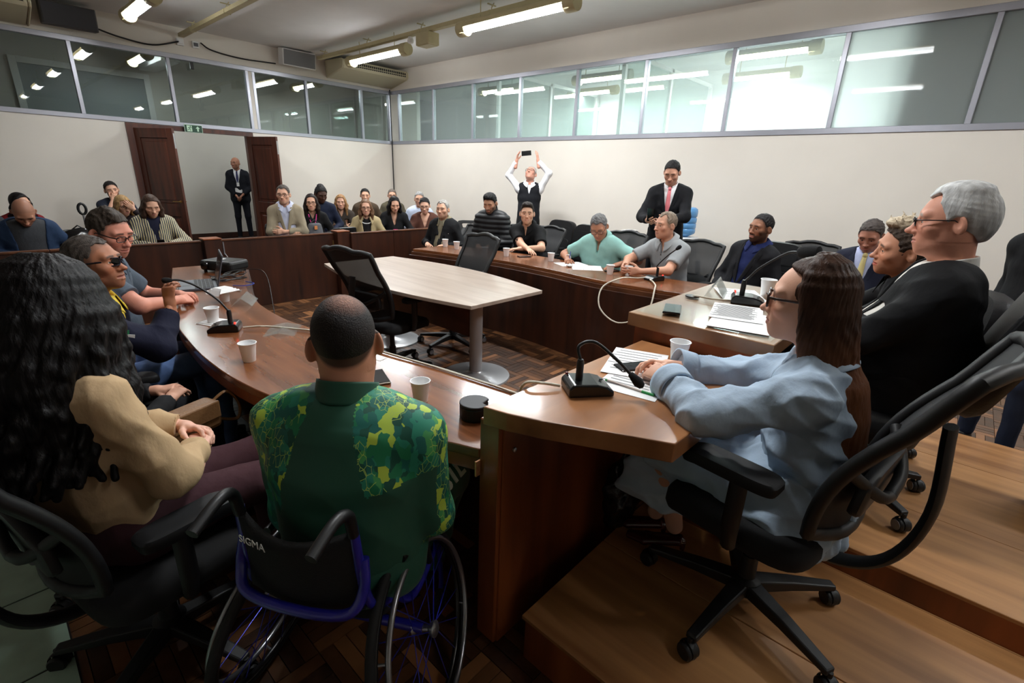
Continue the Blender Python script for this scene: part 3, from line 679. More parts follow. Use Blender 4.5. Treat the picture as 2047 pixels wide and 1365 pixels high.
def mesh_chair(label, loc, rz, zs=0.47, recline=0.16, back_h=0.56, ring=True, arms=True, rot=0.3, group=None, top_w=0.25, name='mesh_chair', hub=(0, 0)):
    r = thing(name, label, 'office chair', loc, rz, group)
    star_base(r, rot=rot, ring=ring, col_top=zs-0.09)
    cushion(0.49, 0.47, 0.075, (0, 0.02, zs-0.035)).build('seat', m_fab, r, smooth=50)
    MB().box((0, 0.0, zs-0.085), (0.22, 0.26, 0.035)).build('seat_mechanism', m_pl, r, bevel=0.01)
    def bp(u, v):       # u -1..1 across, v 0..1 up the back
        wv = 0.215+(top_w-0.215)*v
        y = -0.235-recline*v*(0.6+0.5*v) + 0.035*math.sin(math.pi*min(1, v*1.4))*1.0
        y += 0.045*u*u*(1-0.3*v)
        return (u*wv, y, zs+0.03+back_h*v+(0.0-0.05*u*u if v > 0.98 else 0))
    path = []
    N_ = 14
    for i in range(N_+1): path.append(bp(-1, 0.08+0.86*i/N_))
    for i in range(1, 8): path.append(bp(-1+2*i/8*1.0, 0.94+0.06*math.sin(math.pi*i/8)))
    for i in range(N_+1): path.append(bp(1, 0.94-0.86*i/N_))
    for i in range(1, 8): path.append(bp(1-2*i/8, 0.08-0.08*math.sin(math.pi*i/8)))
    MB().tube(path, 0.019, 8, closed=True).build('back_frame', m_pl, r, smooth=60)
    MB().grid(lambda a, b: bp((a*2-1)*0.97, 0.03+b*0.94), 11, 15).build('back_mesh', m_mesh, r, smooth=180)
    sp = MB(); sp.tube(spline([(0, -0.06, zs-0.09), (0, -0.22, zs-0.10), (0, -0.335, zs-0.02), (0, -0.345-recline*0.2, zs+0.16), (0, bp(0, 0.62)[1]-0.03, zs+0.03+back_h*0.62)], 6), 0.03, 10, flat=0.5)
    for s in (-1, 1): sp.tube(spline([(0, bp(0, .3)[1]-0.05, zs+0.16), (s*0.1, bp(0, .38)[1]-0.03, zs+0.2), (s*0.2, bp(s*.95, .42)[1], zs+0.03+back_h*.42)], 5), 0.016, 8)
    sp.build('back_support', m_pl, r, smooth=60)
    lb = cushion(0.34, 0.13, 0.03, (0, 0, 0), 0).build('lumbar_pad', m_pl, r, loc=(0, bp(0, .28)[1]-0.02, zs+0.03+back_h*0.28), rot=(math.pi/2+0.1, 0, 0), smooth=50)
    if arms:
        for s in (-1, 1): armrest(r, s, zs)
    return r
def leather_chair(label, loc, rz, zs=0.48, back_h=0.66, recline=0.14, arms=True, group=None, wide=1.0, name='leather_chair'):
    r = thing(name, label, 'office chair', loc, rz, group)
    star_base(r, ring=True, col_top=zs-0.1, m=m_pl)
    cushion(0.54*wide, 0.52, 0.12, (0, 0.02, zs-0.06), 0.03).build('seat', m_leather, r, smooth=50)
    bk = cushion(0.52*wide, back_h, 0.11, (0, 0, 0), 0)
    bk.build('backrest', m_leather, r, loc=(0, -0.28-recline*0.42, zs+0.02+back_h/2), rot=(math.pi/2+recline*0.9, 0, 0), smooth=50)
    for z, h in ((0.76, 0.2), (0.42, 0.3), (0.14, 0.2)):
        p = cushion(0.42*wide, back_h*h, 0.03, (0, 0, 0), 0)
        p.build('back_pad', m_leather, r, loc=(0, -0.232-recline*(0.05+0.72*z), zs+0.02+back_h*z), rot=(math.pi/2+recline*0.9, 0, 0), smooth=50)
    if arms:
        m_ch = mat('chrome', (190, 192, 196), 0.15, metal=1.0)
        for s in (-1, 1):
            MB().tube(spline([(s*0.26, -0.25, zs+0.2), (s*0.29, -0.1, zs+0.215), (s*0.295, 0.16, zs+0.2), (s*0.29, 0.24, zs+0.12), (s*0.28, 0.1, zs-0.04), (s*0.25, 0.0, zs-0.08)], 6), 0.013, 8).build('armrest_loop', m_ch, r, smooth=60)
            cushion(0.06, 0.3, 0.03, (s*0.29, 0.02, zs+0.225), 0).build('armrest_pad', m_pad, r, smooth=50)
    return r
def visitor_chair(label, loc, rz, group='visitor chairs in the audience', slot=True):
    r = thing('visitor_chair', label, 'chair', loc, rz, group)
    cushion(0.44, 0.42, 0.05, (0, 0, 0.445), 0.01).build('seat', m_fab, r, smooth=50)
    def pt(u, v): return (u*(0.225-0.035*v), -0.2-0.1*v-0.02*math.cos(u*1.5)+0.03*u*u, 0.52+0.33*v)
    b1 = MB()
    outer = [pt(u, v) for u, v in [(-1, 0.05), (-0.96, 0), (0.96, 0), (1, 0.05), (1, 0.5), (1, 0.88), (0.9, 1.0), (0.5, 1.02), (-0.5, 1.02), (-0.9, 1.0), (-1, 0.88), (-1, 0.5)]]
    inner = [pt(u, v) for u, v in [(-0.5, 0.70), (-0.46, 0.66), (0.46, 0.66), (0.5, 0.70), (0.53, 0.76), (0.57, 0.82), (0.52, 0.86), (0.4, 0.87), (-0.4, 0.87), (-0.52, 0.86), (-0.57, 0.82), (-0.53, 0.76)]]
    n = len(outer)
    b1.add(outer+inner, [(i, (i+1) % n, n+(i+1) % n, n+i) for i in range(n)])
    if not slot: b1.add(inner, [tuple(range(n))])
    b1.build('backrest', m_black, r, solid=0.03, bevel=0.008)
    for s in (-1, 1):
        MB().tube(spline([(s*0.2, -0.27, 0.62), (s*0.21, -0.2, 0.44), (s*0.215, -0.23, 0.0)], 5), 0.011, 8).build('leg', m_gap, r, smooth=60)
        MB().tube([(s*0.2, 0.17, 0.42), (s*0.215, 0.2, 0.0)], 0.011, 8).build('leg', m_gap, r, smooth=60)
    return r
# ------------------------------------------------------------------ where the chairs stand
mesh_chair('empty black mesh chair at the pale meeting table, back towards the curved desk', (2.17, 3.30, 0), R_(-90+10), zs=0.47, back_h=0.58, recline=0.2, rot=0.5)
mesh_chair('empty black see-through mesh chair at the pale meeting table, back towards the long desk', (2.96, 3.46, 0), R_(90-6), zs=0.47, back_h=0.56, recline=0.16, rot=0.62, arms=False)
mesh_chair('black mesh chair of the woman in light blue on the platform', (1.56, 0.27, ZP1), R_(-8), zs=0.47, recline=0.2, back_h=0.6, rot=0.62, ring=False, top_w=0.26)
mesh_chair('black mesh chair of the long-haired woman in the beige shirt', (0.17, 1.69, 0), R_(-78), zs=0.45, recline=0.18, back_h=0.6, rot=0.2, ring=False)
mesh_chair('black mesh chair of the woman with the brown handbag', (0.17, 2.33, 0), R_(-85), zs=0.45, back_h=0.5)
mesh_chair('black mesh chair of the man with the sunglasses', (0.30, 2.93, 0), R_(-90), zs=0.45, back_h=0.45)
mesh_chair('black mesh chair of the man in the grey polo with glasses', (0.45, 3.68, 0), R_(-95), zs=0.45, back_h=0.45)
leather_chair('large black leather armchair of the white-haired man on the podium', (2.47, 0.16, ZP2), R_(-2), zs=0.48, back_h=0.84, recline=0.36, wide=1.15, arms=False)
leather_chair('black leather chair of the woman with the short blonde-tipped hair', (3.05, 0.17, ZP1), R_(8), zs=0.46, back_h=0.5)
leather_chair('empty black leather chair between the tattooed young man and the writing man', (4.72, 3.42, 0), R_(78), zs=0.46, back_h=0.6)
leather_chair('dark leather chair partly hidden behind the tattooed young man', (5.35, 4.30, 0), R_(80), zs=0.46, back_h=0.56)
mesh_chair('black mesh chair behind the tattooed young man in the black polo', (4.72, 3.98, 0), R_(90), back_h=0.5)
mesh_chair('black mesh chair of the man in the turquoise polo', (4.62, 2.82, 0), R_(84), back_h=0.56)
mesh_chair('black mesh chair of the man in the pale grey polo', (4.72, 2.03, 0), R_(82), back_h=0.54)
leather_chair('black leather chair of the bearded man in the dark blazer', (4.86, 1.36, 0), R_(75), zs=0.46, back_h=0.62)
mesh_chair('empty black mesh chair standing behind the bearded man in the dark blazer', (5.6, 1.12, 0), R_(95), back_h=0.56)
mesh_chair('black office chair of the man in the black puffer jacket', (4.78, 4.72, 0), R_(85), back_h=0.45)
mesh_chair('black office chair of the elderly man in the black jacket', (4.72, 5.42, 0), R_(80), back_h=0.4)
leather_chair('black chair of the man with the yellow tie by the right wall', (5.15, 0.56, 0), R_(80), zs=0.46, back_h=0.45)
for x, y, a, lb in ((2.95, 6.9, 185, 'of the man in the beige blazer'), (3.45, 7.12, 182, 'of the woman with the pink lanyard'), (4.35, 6.75, 170, 'of the woman in the beige trench coat'), (4.4, 8.0, 170, 'of the blonde woman in the dark coat'),
                    (3.86, 7.62, 178, 'of the dreadlocked person in navy'), (4.62, 6.42, 165, 'of the dark-haired woman with the pink phone'), (4.95, 6.2, 160, 'of the woman in the brown cardigan'), (5.0, 8.25, 170, 'of the dark-haired man behind the trench coat woman'),
                    (5.85, 8.7, 170, 'of the man in the olive jacket with glasses'), (5.55, 7.4, 150, 'of the grey-haired man in the pale blue shirt'),
                    (0.42, 6.95, 180, 'of the bald man in navy'), (0.5, 8.2, 180, 'of the black-haired woman with glasses'), (1.5, 9.55, 185, 'of the bearded man leaning on the back wall'), (1.4, 7.95, 182, 'of the blonde woman covering her brow'), (1.5, 7.15, 182, 'of the woman in the striped blouse')):
    visitor_chair('black audience chair ' + lb, (x, y, 0), R_(a))
visitor_chair('empty black audience chair with a slot in its back near the puffer jacket man', (5.35, 5.55, 0), R_(140))
visitor_chair('empty black audience chair turned towards the wall beside the pink lanyard woman', (3.42, 6.55, 0), R_(5), slot=False)
visitor_chair('black audience chair partly hidden next to the elderly man in the black jacket', (5.6, 6.1, 0), R_(140))
visitor_chair('empty beige and black audience chair beside the bald man in navy', (0.80, 7.08, 0), R_(182), slot=False)
# ================================================================== implicit-surface modelling (people, soft things)
A = lambda *v: np.array(v, float)
def nrm(v): return v/(np.linalg.norm(v)+1e-12)
class Fld:
    def __init__(s): s.p = []
    def _add(s, lo, hi, k, op, fn): s.p.append((np.array(lo, float), np.array(hi, float), k, op, fn)); return s
    def cap(s, a, b, ra, rb=None, k=0.02, op=1):
        a = np.array(a, float); b = np.array(b, float); rb = ra if rb is None else rb
        ab = b-a; L2 = max(ab @ ab, 1e-12); rm = max(ra, rb)
        def fn(X, Y, Z):
            dx, dy, dz = X-a[0], Y-a[1], Z-a[2]
            t = np.clip((dx*ab[0]+dy*ab[1]+dz*ab[2])/L2, 0, 1)
            return np.sqrt((dx-t*ab[0])**2+(dy-t*ab[1])**2+(dz-t*ab[2])**2)-(ra+t*(rb-ra))
        return s._add(np.minimum(a, b)-rm, np.maximum(a, b)+rm, k, op, fn)
    def chain(s, pts, rs, k=0.02, op=1):
        for i in range(len(pts)-1): s.cap(pts[i], pts[i+1], rs[i], rs[i+1], k, op)
        return s
    def ell(s, c, r, R=None, k=0.02, op=1):
        c = np.array(c, float); r = np.array(r if hasattr(r, '__len__') else (r, r, r), float); R = np.eye(3) if R is None else R
        ext = np.abs(R) @ r
        def fn(X, Y, Z):
            dx, dy, dz = X-c[0], Y-c[1], Z-c[2]; k0 = 0; k1 = 0
            for i in range(3):
                q = dx*R[0, i]+dy*R[1, i]+dz*R[2, i]; k0 = k0+(q/r[i])**2; k1 = k1+(q/r[i]**2)**2
            k0 = np.sqrt(k0); return k0*(k0-1)/(np.sqrt(k1)+1e-9)
        return s._add(c-ext, c+ext, k, op, fn)
    def ecap(s, a, b, side, ra, rb, k=0.03, op=1):
        a = np.array(a, float); b = np.array(b, float); L = np.linalg.norm(b-a); n = (b-a)/L
        u = nrm(side-n*(side @ n)); v = np.cross(n, u); rm = max(*ra, *rb); rc = 0.6*min(*ra, *rb)
        def fn(X, Y, Z):
            dx, dy, dz = X-a[0], Y-a[1], Z-a[2]
            sA = dx*n[0]+dy*n[1]+dz*n[2]; t = np.clip(sA/L, 0, 1); ov = sA-t*L
            U = dx*u[0]+dy*u[1]+dz*u[2]; V = dx*v[0]+dy*v[1]+dz*v[2]
            w = ra[0]+t*(rb[0]-ra[0]); d = ra[1]+t*(rb[1]-ra[1])
            k0 = np.sqrt((U/w)**2+(V/d)**2); k1 = np.sqrt((U/w**2)**2+(V/d**2)**2)+1e-9
            d2 = k0*(k0-1)/k1; q = d2+rc
            return np.where(np.abs(ov) < 1e-9, d2, np.sqrt(np.maximum(q, 0)**2+ov**2)-rc)
        return s._add(np.minimum(a, b)-rm, np.maximum(a, b)+rm, k, op, fn)
    def cut(s, fn, lo, hi, k=0.0): return s._add(lo, hi, k, -1, fn)
    def eval(s, h):
        pos = [p for p in s.p if p[3] > 0]
        lo = np.min([p[0] for p in pos], 0)-2.5*h; hi = np.max([p[1] for p in pos], 0)+2.5*h
        n = np.ceil((hi-lo)/h).astype(int)+1
        ax = [lo[i]+h*np.arange(n[i]) for i in range(3)]
        D = np.full(n, 0.25, np.float32)
        for l, u, k, op, fn in s.p:
            m = max(k, 2*h)+h
            i0 = np.maximum(np.floor((l-m-lo)/h).astype(int), 0); i1 = np.minimum(np.ceil((u+m-lo)/h).astype(int)+1, n)
            if np.any(i1 <= i0): continue
            sl = tuple(slice(i0[i], i1[i]) for i in range(3))
            d = fn(ax[0][sl[0]][:, None, None], ax[1][sl[1]][None, :, None], ax[2][sl[2]][None, None, :])
            S = D[sl]
            if op > 0:
                if k > 0: hh = np.maximum(k-np.abs(S-d), 0)/k; D[sl] = np.minimum(S, d)-hh*hh*k*0.25
                else: D[sl] = np.minimum(S, d)
            else:
                d = -d
                if k > 0: hh = np.maximum(k-np.abs(S-d), 0)/k; D[sl] = np.maximum(S, d)+hh*hh*k*0.25
                else: D[sl] = np.maximum(S, d)
        return D, lo
    def mesh(s, h):
        D, lo = s.eval(h)
        return surfnet(D, lo, h)
def surfnet(D, lo, h):
    S = D < 0
    nx, ny, nz = D.shape
    cnt = np.zeros((nx-1, ny-1, nz-1), np.int8)
    cs = [(i, j, k) for i in (0, 1) for j in (0, 1) for k in (0, 1)]
    for i, j, k in cs: cnt += S[i:nx-1+i, j:ny-1+j, k:nz-1+k]
    act = (cnt > 0) & (cnt < 8)
    I, J, K = np.nonzero(act); n = len(I)
    if n == 0: return np.zeros((0, 3)), np.zeros((0, 4), int)
    idx = np.full(act.shape, -1, np.int64); idx[act] = np.arange(n)
    V = {c: D[I+c[0], J+c[1], K+c[2]] for c in cs}
    acc = np.zeros((n, 3)); w = np.zeros(n)
    for a in cs:
        for axi in range(3):
            if a[axi]: continue
            b = list(a); b[axi] = 1; b = tuple(b)
            d0, d1 = V[a], V[b]; m = (d0 < 0) != (d1 < 0)
            t = np.where(m, d0/np.where(m, d0-d1, 1), 0)
            for q in range(3): acc[:, q] += np.where(m, a[q]+(t if q == axi else 0), 0)
            w += m
    P = lo + h*(np.stack([I, J, K], 1)+acc/w[:, None])
    quads = []
    for axi in range(3):
        s0 = [slice(None)]*3; s1 = [slice(None)]*3; s0[axi] = slice(0, -1); s1[axi] = slice(1, None)
        a0, a1 = S[tuple(s0)], S[tuple(s1)]
        ii = np.argwhere(a0 != a1)
        o1, o2 = (axi+1) % 3, (axi+2) % 3
        ok = (ii[:, o1] > 0) & (ii[:, o2] > 0) & (ii[:, o1] < D.shape[o1]-1) & (ii[:, o2] < D.shape[o2]-1)
        ii = ii[ok]
        def c(da, db):
            q = ii.copy(); q[:, o1] -= da; q[:, o2] -= db; return idx[q[:, 0], q[:, 1], q[:, 2]]
        Q = np.stack([c(1, 1), c(0, 1), c(0, 0), c(1, 0)], 1)
        inside = a0[ii[:, 0], ii[:, 1], ii[:, 2]]
        Q[~inside] = Q[~inside][:, ::-1]
        quads.append(Q)
    Q = np.concatenate(quads); return P, Q[(Q >= 0).all(1)]
def vnormals(P, Q):
    n = np.cross(P[Q[:, 2]]-P[Q[:, 0]], P[Q[:, 3]]-P[Q[:, 1]]); N = np.zeros_like(P)
    for i in range(4): np.add.at(N, Q[:, i], n)
    return N/(np.linalg.norm(N, axis=1)[:, None]+1e-12)
def smooth_pts(P, Q, it=1, lam=0.5):
    for _ in range(it):
        acc = np.zeros_like(P); c = np.zeros(len(P))
        for i in range(4):
            for j in (1, 3): np.add.at(acc, Q[:, i], P[Q[:, (i+j) % 4]]); np.add.at(c, Q[:, i], 1)
        P = P+lam*(acc/np.maximum(c, 1)[:, None]-P)
    return P
def folds(P, Q, amp, freq, seed=0, axis=None):
    """cloth folds: ridged sine noise along the normals"""
    if amp <= 0: return P
    rg = np.random.RandomState(seed); N = vnormals(P, Q); h = np.zeros(len(P))
    for i in range(7):
        k = nrm(rg.normal(size=3)+(0 if axis is None else np.array(axis)*rg.choice([-1, 1])*1.2))*freq*rg.uniform(0.6, 1.9); k2 = rg.normal(size=3)*freq*0.35
        ph = P @ k + 1.6*np.sin(P @ k2 + rg.uniform(0, 6)) + rg.uniform(0, 6)
        win = 0.5+0.5*np.sin(P @ (rg.normal(size=3)*freq*0.22)+rg.uniform(0, 6))
        h += (1-2*np.abs(np.sin(ph*0.5)))*win*rg.uniform(0.4, 1)
    return P+N*(h*amp*0.35)[:, None]
def mesh_obj(name, P, Q, m, parent, col=None, origin=None, smooth=True):
    me = bpy.data.meshes.new(name)
    if origin is not None: P = P-origin
    n, f = len(P), len(Q)
    me.vertices.add(n); me.vertices.foreach_set('co', P.astype(np.float32).ravel())
    me.loops.add(4*f); me.loops.foreach_set('vertex_index', Q.astype(np.int32).ravel())
    me.polygons.add(f); me.polygons.foreach_set('loop_start', np.arange(0, 4*f, 4, dtype=np.int32))
    try: me.polygons.foreach_set('loop_total', np.full(f, 4, np.int32))
    except Exception: pass
    me.materials.append(m)
    me.update(calc_edges=True); me.validate()
    if smooth: me.shade_smooth()
    if col is not None:
        at = me.color_attributes.new('Col', 'FLOAT_COLOR', 'POINT')
        c4 = np.ones((n, 4), np.float32); c4[:, :3] = col; at.data.foreach_set('color', c4.ravel())
    o = bpy.data.objects.new(name, me); COL.objects.link(o); o.parent = parent
    return o
def joinq(parts):
    P = []; Q = []; C = []; o = 0
    for p, q, c in parts: P.append(p); Q.append(q+o); C.append(c); o += len(p)
    return np.concatenate(P), np.concatenate(Q), np.concatenate(C)
def rot_axis(ax, a):
    return np.array(Matrix.Rotation(a, 3, Vector(ax)))
m_skin = colmat('skin', 0.5, bump=0.05, bscale=250, spec=0.35)
m_hair = colmat('hair', 0.48, bump=0.4, bscale=70, stretch=(1.6, 1.6, 0.25), spec=0.18)
m_hairs = colmat('hair_short', 0.6, bump=0.5, bscale=260, spec=0.3)

# ------------------------------------------------------------------ heads (local frame: x right, y forward, z up; crown z=.123, chin z=-.118)
def head_field(jaw=1.0, nose=1.0, fat=0.0, mouth_open=0.0, eye_slit=0.0045, chin=1.0, ears=True):
    f = Fld()
    f.ell((0, -0.014, 0.032), (0.076, 0.098, 0.090), k=0)
    f.ell((0, 0.024, -0.03), (0.0595+0.006*fat, 0.066, 0.084), k=0.05)
    f.ell((0, 0.040, -0.082), (0.041*jaw+0.008*fat, 0.042, 0.034), k=0.03)
    f.ell((0, 0.072, -0.099), (0.019*jaw, 0.016*chin, 0.016), k=0.03)
    for s in (-1, 1):
        f.ell((s*0.045*jaw, 0.004, -0.062), (0.018, 0.032, 0.026), k=0.03)          # jaw corners
        f.ell((s*0.044, 0.060, -0.022), (0.022+0.005*fat, 0.020, 0.020), k=0.025)   # cheekbones
    f.cap((-0.043, 0.076, 0.026), (0.043, 0.076, 0.026), 0.012, k=0.02)             # brow
    for s in (-1, 1): f.ell((s*0.032, 0.098, 0.002), (0.018, 0.016, 0.011), k=0.014, op=-1)
    f.cap((0, 0.088, 0.012), (0, 0.104*1, -0.026), 0.0085, 0.0115*nose, k=0.012)
    f.ell((0, 0.108+0.004*nose, -0.031), (0.0125*nose, 0.0125*nose, 0.0105), k=0.008)
    for s in (-1, 1): f.ell((s*0.0125*nose, 0.097, -0.034), (0.008, 0.011, 0.008), k=0.006)
    f.ell((0, 0.070, -0.062), (0.034, 0.028, 0.030), k=0.02)                        # muzzle
    zo = 0.006*mouth_open
    f.chain([(-0.026, 0.084, -0.064), (-0.009, 0.0955, -0.0600), (0.009, 0.0955, -0.0600), (0.026, 0.084, -0.064)], [0.003, 0.0048, 0.0048, 0.003], k=0.005)
    f.chain([(-0.023, 0.085, -0.069-zo), (-0.008, 0.0945, -0.0715-zo), (0.008, 0.0945, -0.0715-zo), (0.023, 0.085, -0.069-zo)], [0.003, 0.0055, 0.0055, 0.003], k=0.005)
    f.chain([(-0.026, 0.092, -0.0655-zo/2), (-0.01, 0.1, -0.0655-zo/2), (0.01, 0.1, -0.0655-zo/2), (0.026, 0.092, -0.0655-zo/2)], [0.0022+zo*0.5]*4, k=0.003, op=-1)
    for s in (-1, 1):                                                               # lids
        c = (s*0.032, 0.0745, 0.003)
        f.ell(c, 0.0145, k=0.004)
        f.ell((s*0.0325, 0.094, 0.002), (0.0165, 0.016, eye_slit), k=0.002, op=-1)
    if ears:
        for s in (-1, 1):
            Re = rot_axis((0, 0, 1), s*0.62) @ rot_axis((1, 0, 0), -0.2)
            f.ell((s*0.082, -0.016, -0.006), (0.0085, 0.0205, 0.033), Re, k=0.008)
            f.ell((s*0.089, -0.010, 0.000), (0.006, 0.010, 0.017), Re, k=0.004, op=-1)
    return f
def head_color(P, skin, lips, brow, beard=None, beard_amt=0.0, scalp=None, brow_amt=0.85, mustache=True):
    x, y, z = np.abs(P[:, 0]), P[:, 1], P[:, 2]
    C = np.tile(np.array(lin(skin)), (len(P), 1))
    blush = np.exp(-((x-0.045)**2+(z+0.028)**2)/0.0006)*(y > 0.03)*0.25 + np.exp(-(x**2+(z+0.032)**2)/0.0002)*(y > 0.09)*0.25
    C *= 1+blush[:, None]*np.array([0.15, -0.18, -0.18])
    def mix(m, c): 
        nonlocal C
        m = np.clip(m, 0, 1)[:, None]; C = C*(1-m)+np.array(lin(c))*m
    if beard is not None:
        sm = lambda v, a, b: np.clip((v-a)/(b-a), 0, 1)
        low = sm(-z, 0.045, 0.062)*sm(y, -0.03, 0.0) + sm(-z, 0.0, 0.03)*sm(x, 0.052, 0.062)*sm(y, -0.02, 0.0)
        mu = (np.abs(z+0.05) < 0.008)*(x < 0.03)*(y > 0.07) if mustache else 0
        lipm = (x < 0.022)*(np.abs(z+0.066) < 0.011)*(y > 0.085)
        mix(np.clip(low+mu, 0, 1)*beard_amt*(1-lipm), beard)
    if scalp is not None:
        c, a = scalp
        hl = (0.62*(y-0.070)-0.78*(z-0.070))
        mix(np.clip(-hl/0.012, 0, 1)*np.clip((z+0.07)/0.03, 0, 1)*a*((x < 0.072) | (z > 0.02) | (y < -0.045)), c)
    mix(np.clip(1.5-np.abs(z+0.0655)/0.0075, 0, 1)*np.clip((0.028-x)/0.008, 0, 1)*(y > 0.078)*0.75, lips)
    zb = 0.0285-0.25*np.maximum(x-0.032, 0)-0.06*(0.032-x)
    mix(np.clip(1.7-np.abs(z-zb)/0.0042, 0, 1)*np.clip((x-0.008)/0.006, 0, 1)*np.clip((0.054-x)/0.008, 0, 1)*(y > 0.055)*brow_amt, brow)
    mix(((x < 0.018)*(y > 0.094)*(z < -0.0385)*(z > -0.046)*(x > 0.003)).astype(float)*0.3, (60, 30, 22))  # nostrils: shade under the nose painted into the skin colour
    return C
def sphere_q(c, r, n=12, m=8):
    r = np.array(r if hasattr(r, '__len__') else (r, r, r), float)
    P = [[math.sin(math.pi*(i+0.001)/m*0.998)*math.cos(2*math.pi*k/n), -math.cos(math.pi*(i+0.001)/m*0.998), math.sin(math.pi*(i+0.001)/m*0.998)*math.sin(2*math.pi*k/n)] for i in range(m+1) for k in range(n)]
    P = np.array(P)*r+np.array(c)
    Q = np.array([(i*n+k, i*n+(k+1) % n, (i+1)*n+(k+1) % n, (i+1)*n+k) for i in range(m) for k in range(n)])
    return P, Q
def eyes(iris=(60, 40, 28), look=(0, 0)):
    out = []
    for s in (-1, 1):
        P, Q = sphere_q((0, 0, 0), 0.0125, 14, 12)
        C = np.tile(np.array(lin((222, 214, 206))), (len(P), 1))
        d = np.hypot(P[:, 0]-look[0]*0.006, P[:, 2]-look[1]*0.006)
        C[(d < 0.0068) & (P[:, 1] > 0)] = lin(iris); C[(d < 0.003) & (P[:, 1] > 0)] = lin((10, 8, 8))
        out.append((P+A(s*0.032, 0.0745, 0.003), Q, C))
    return out
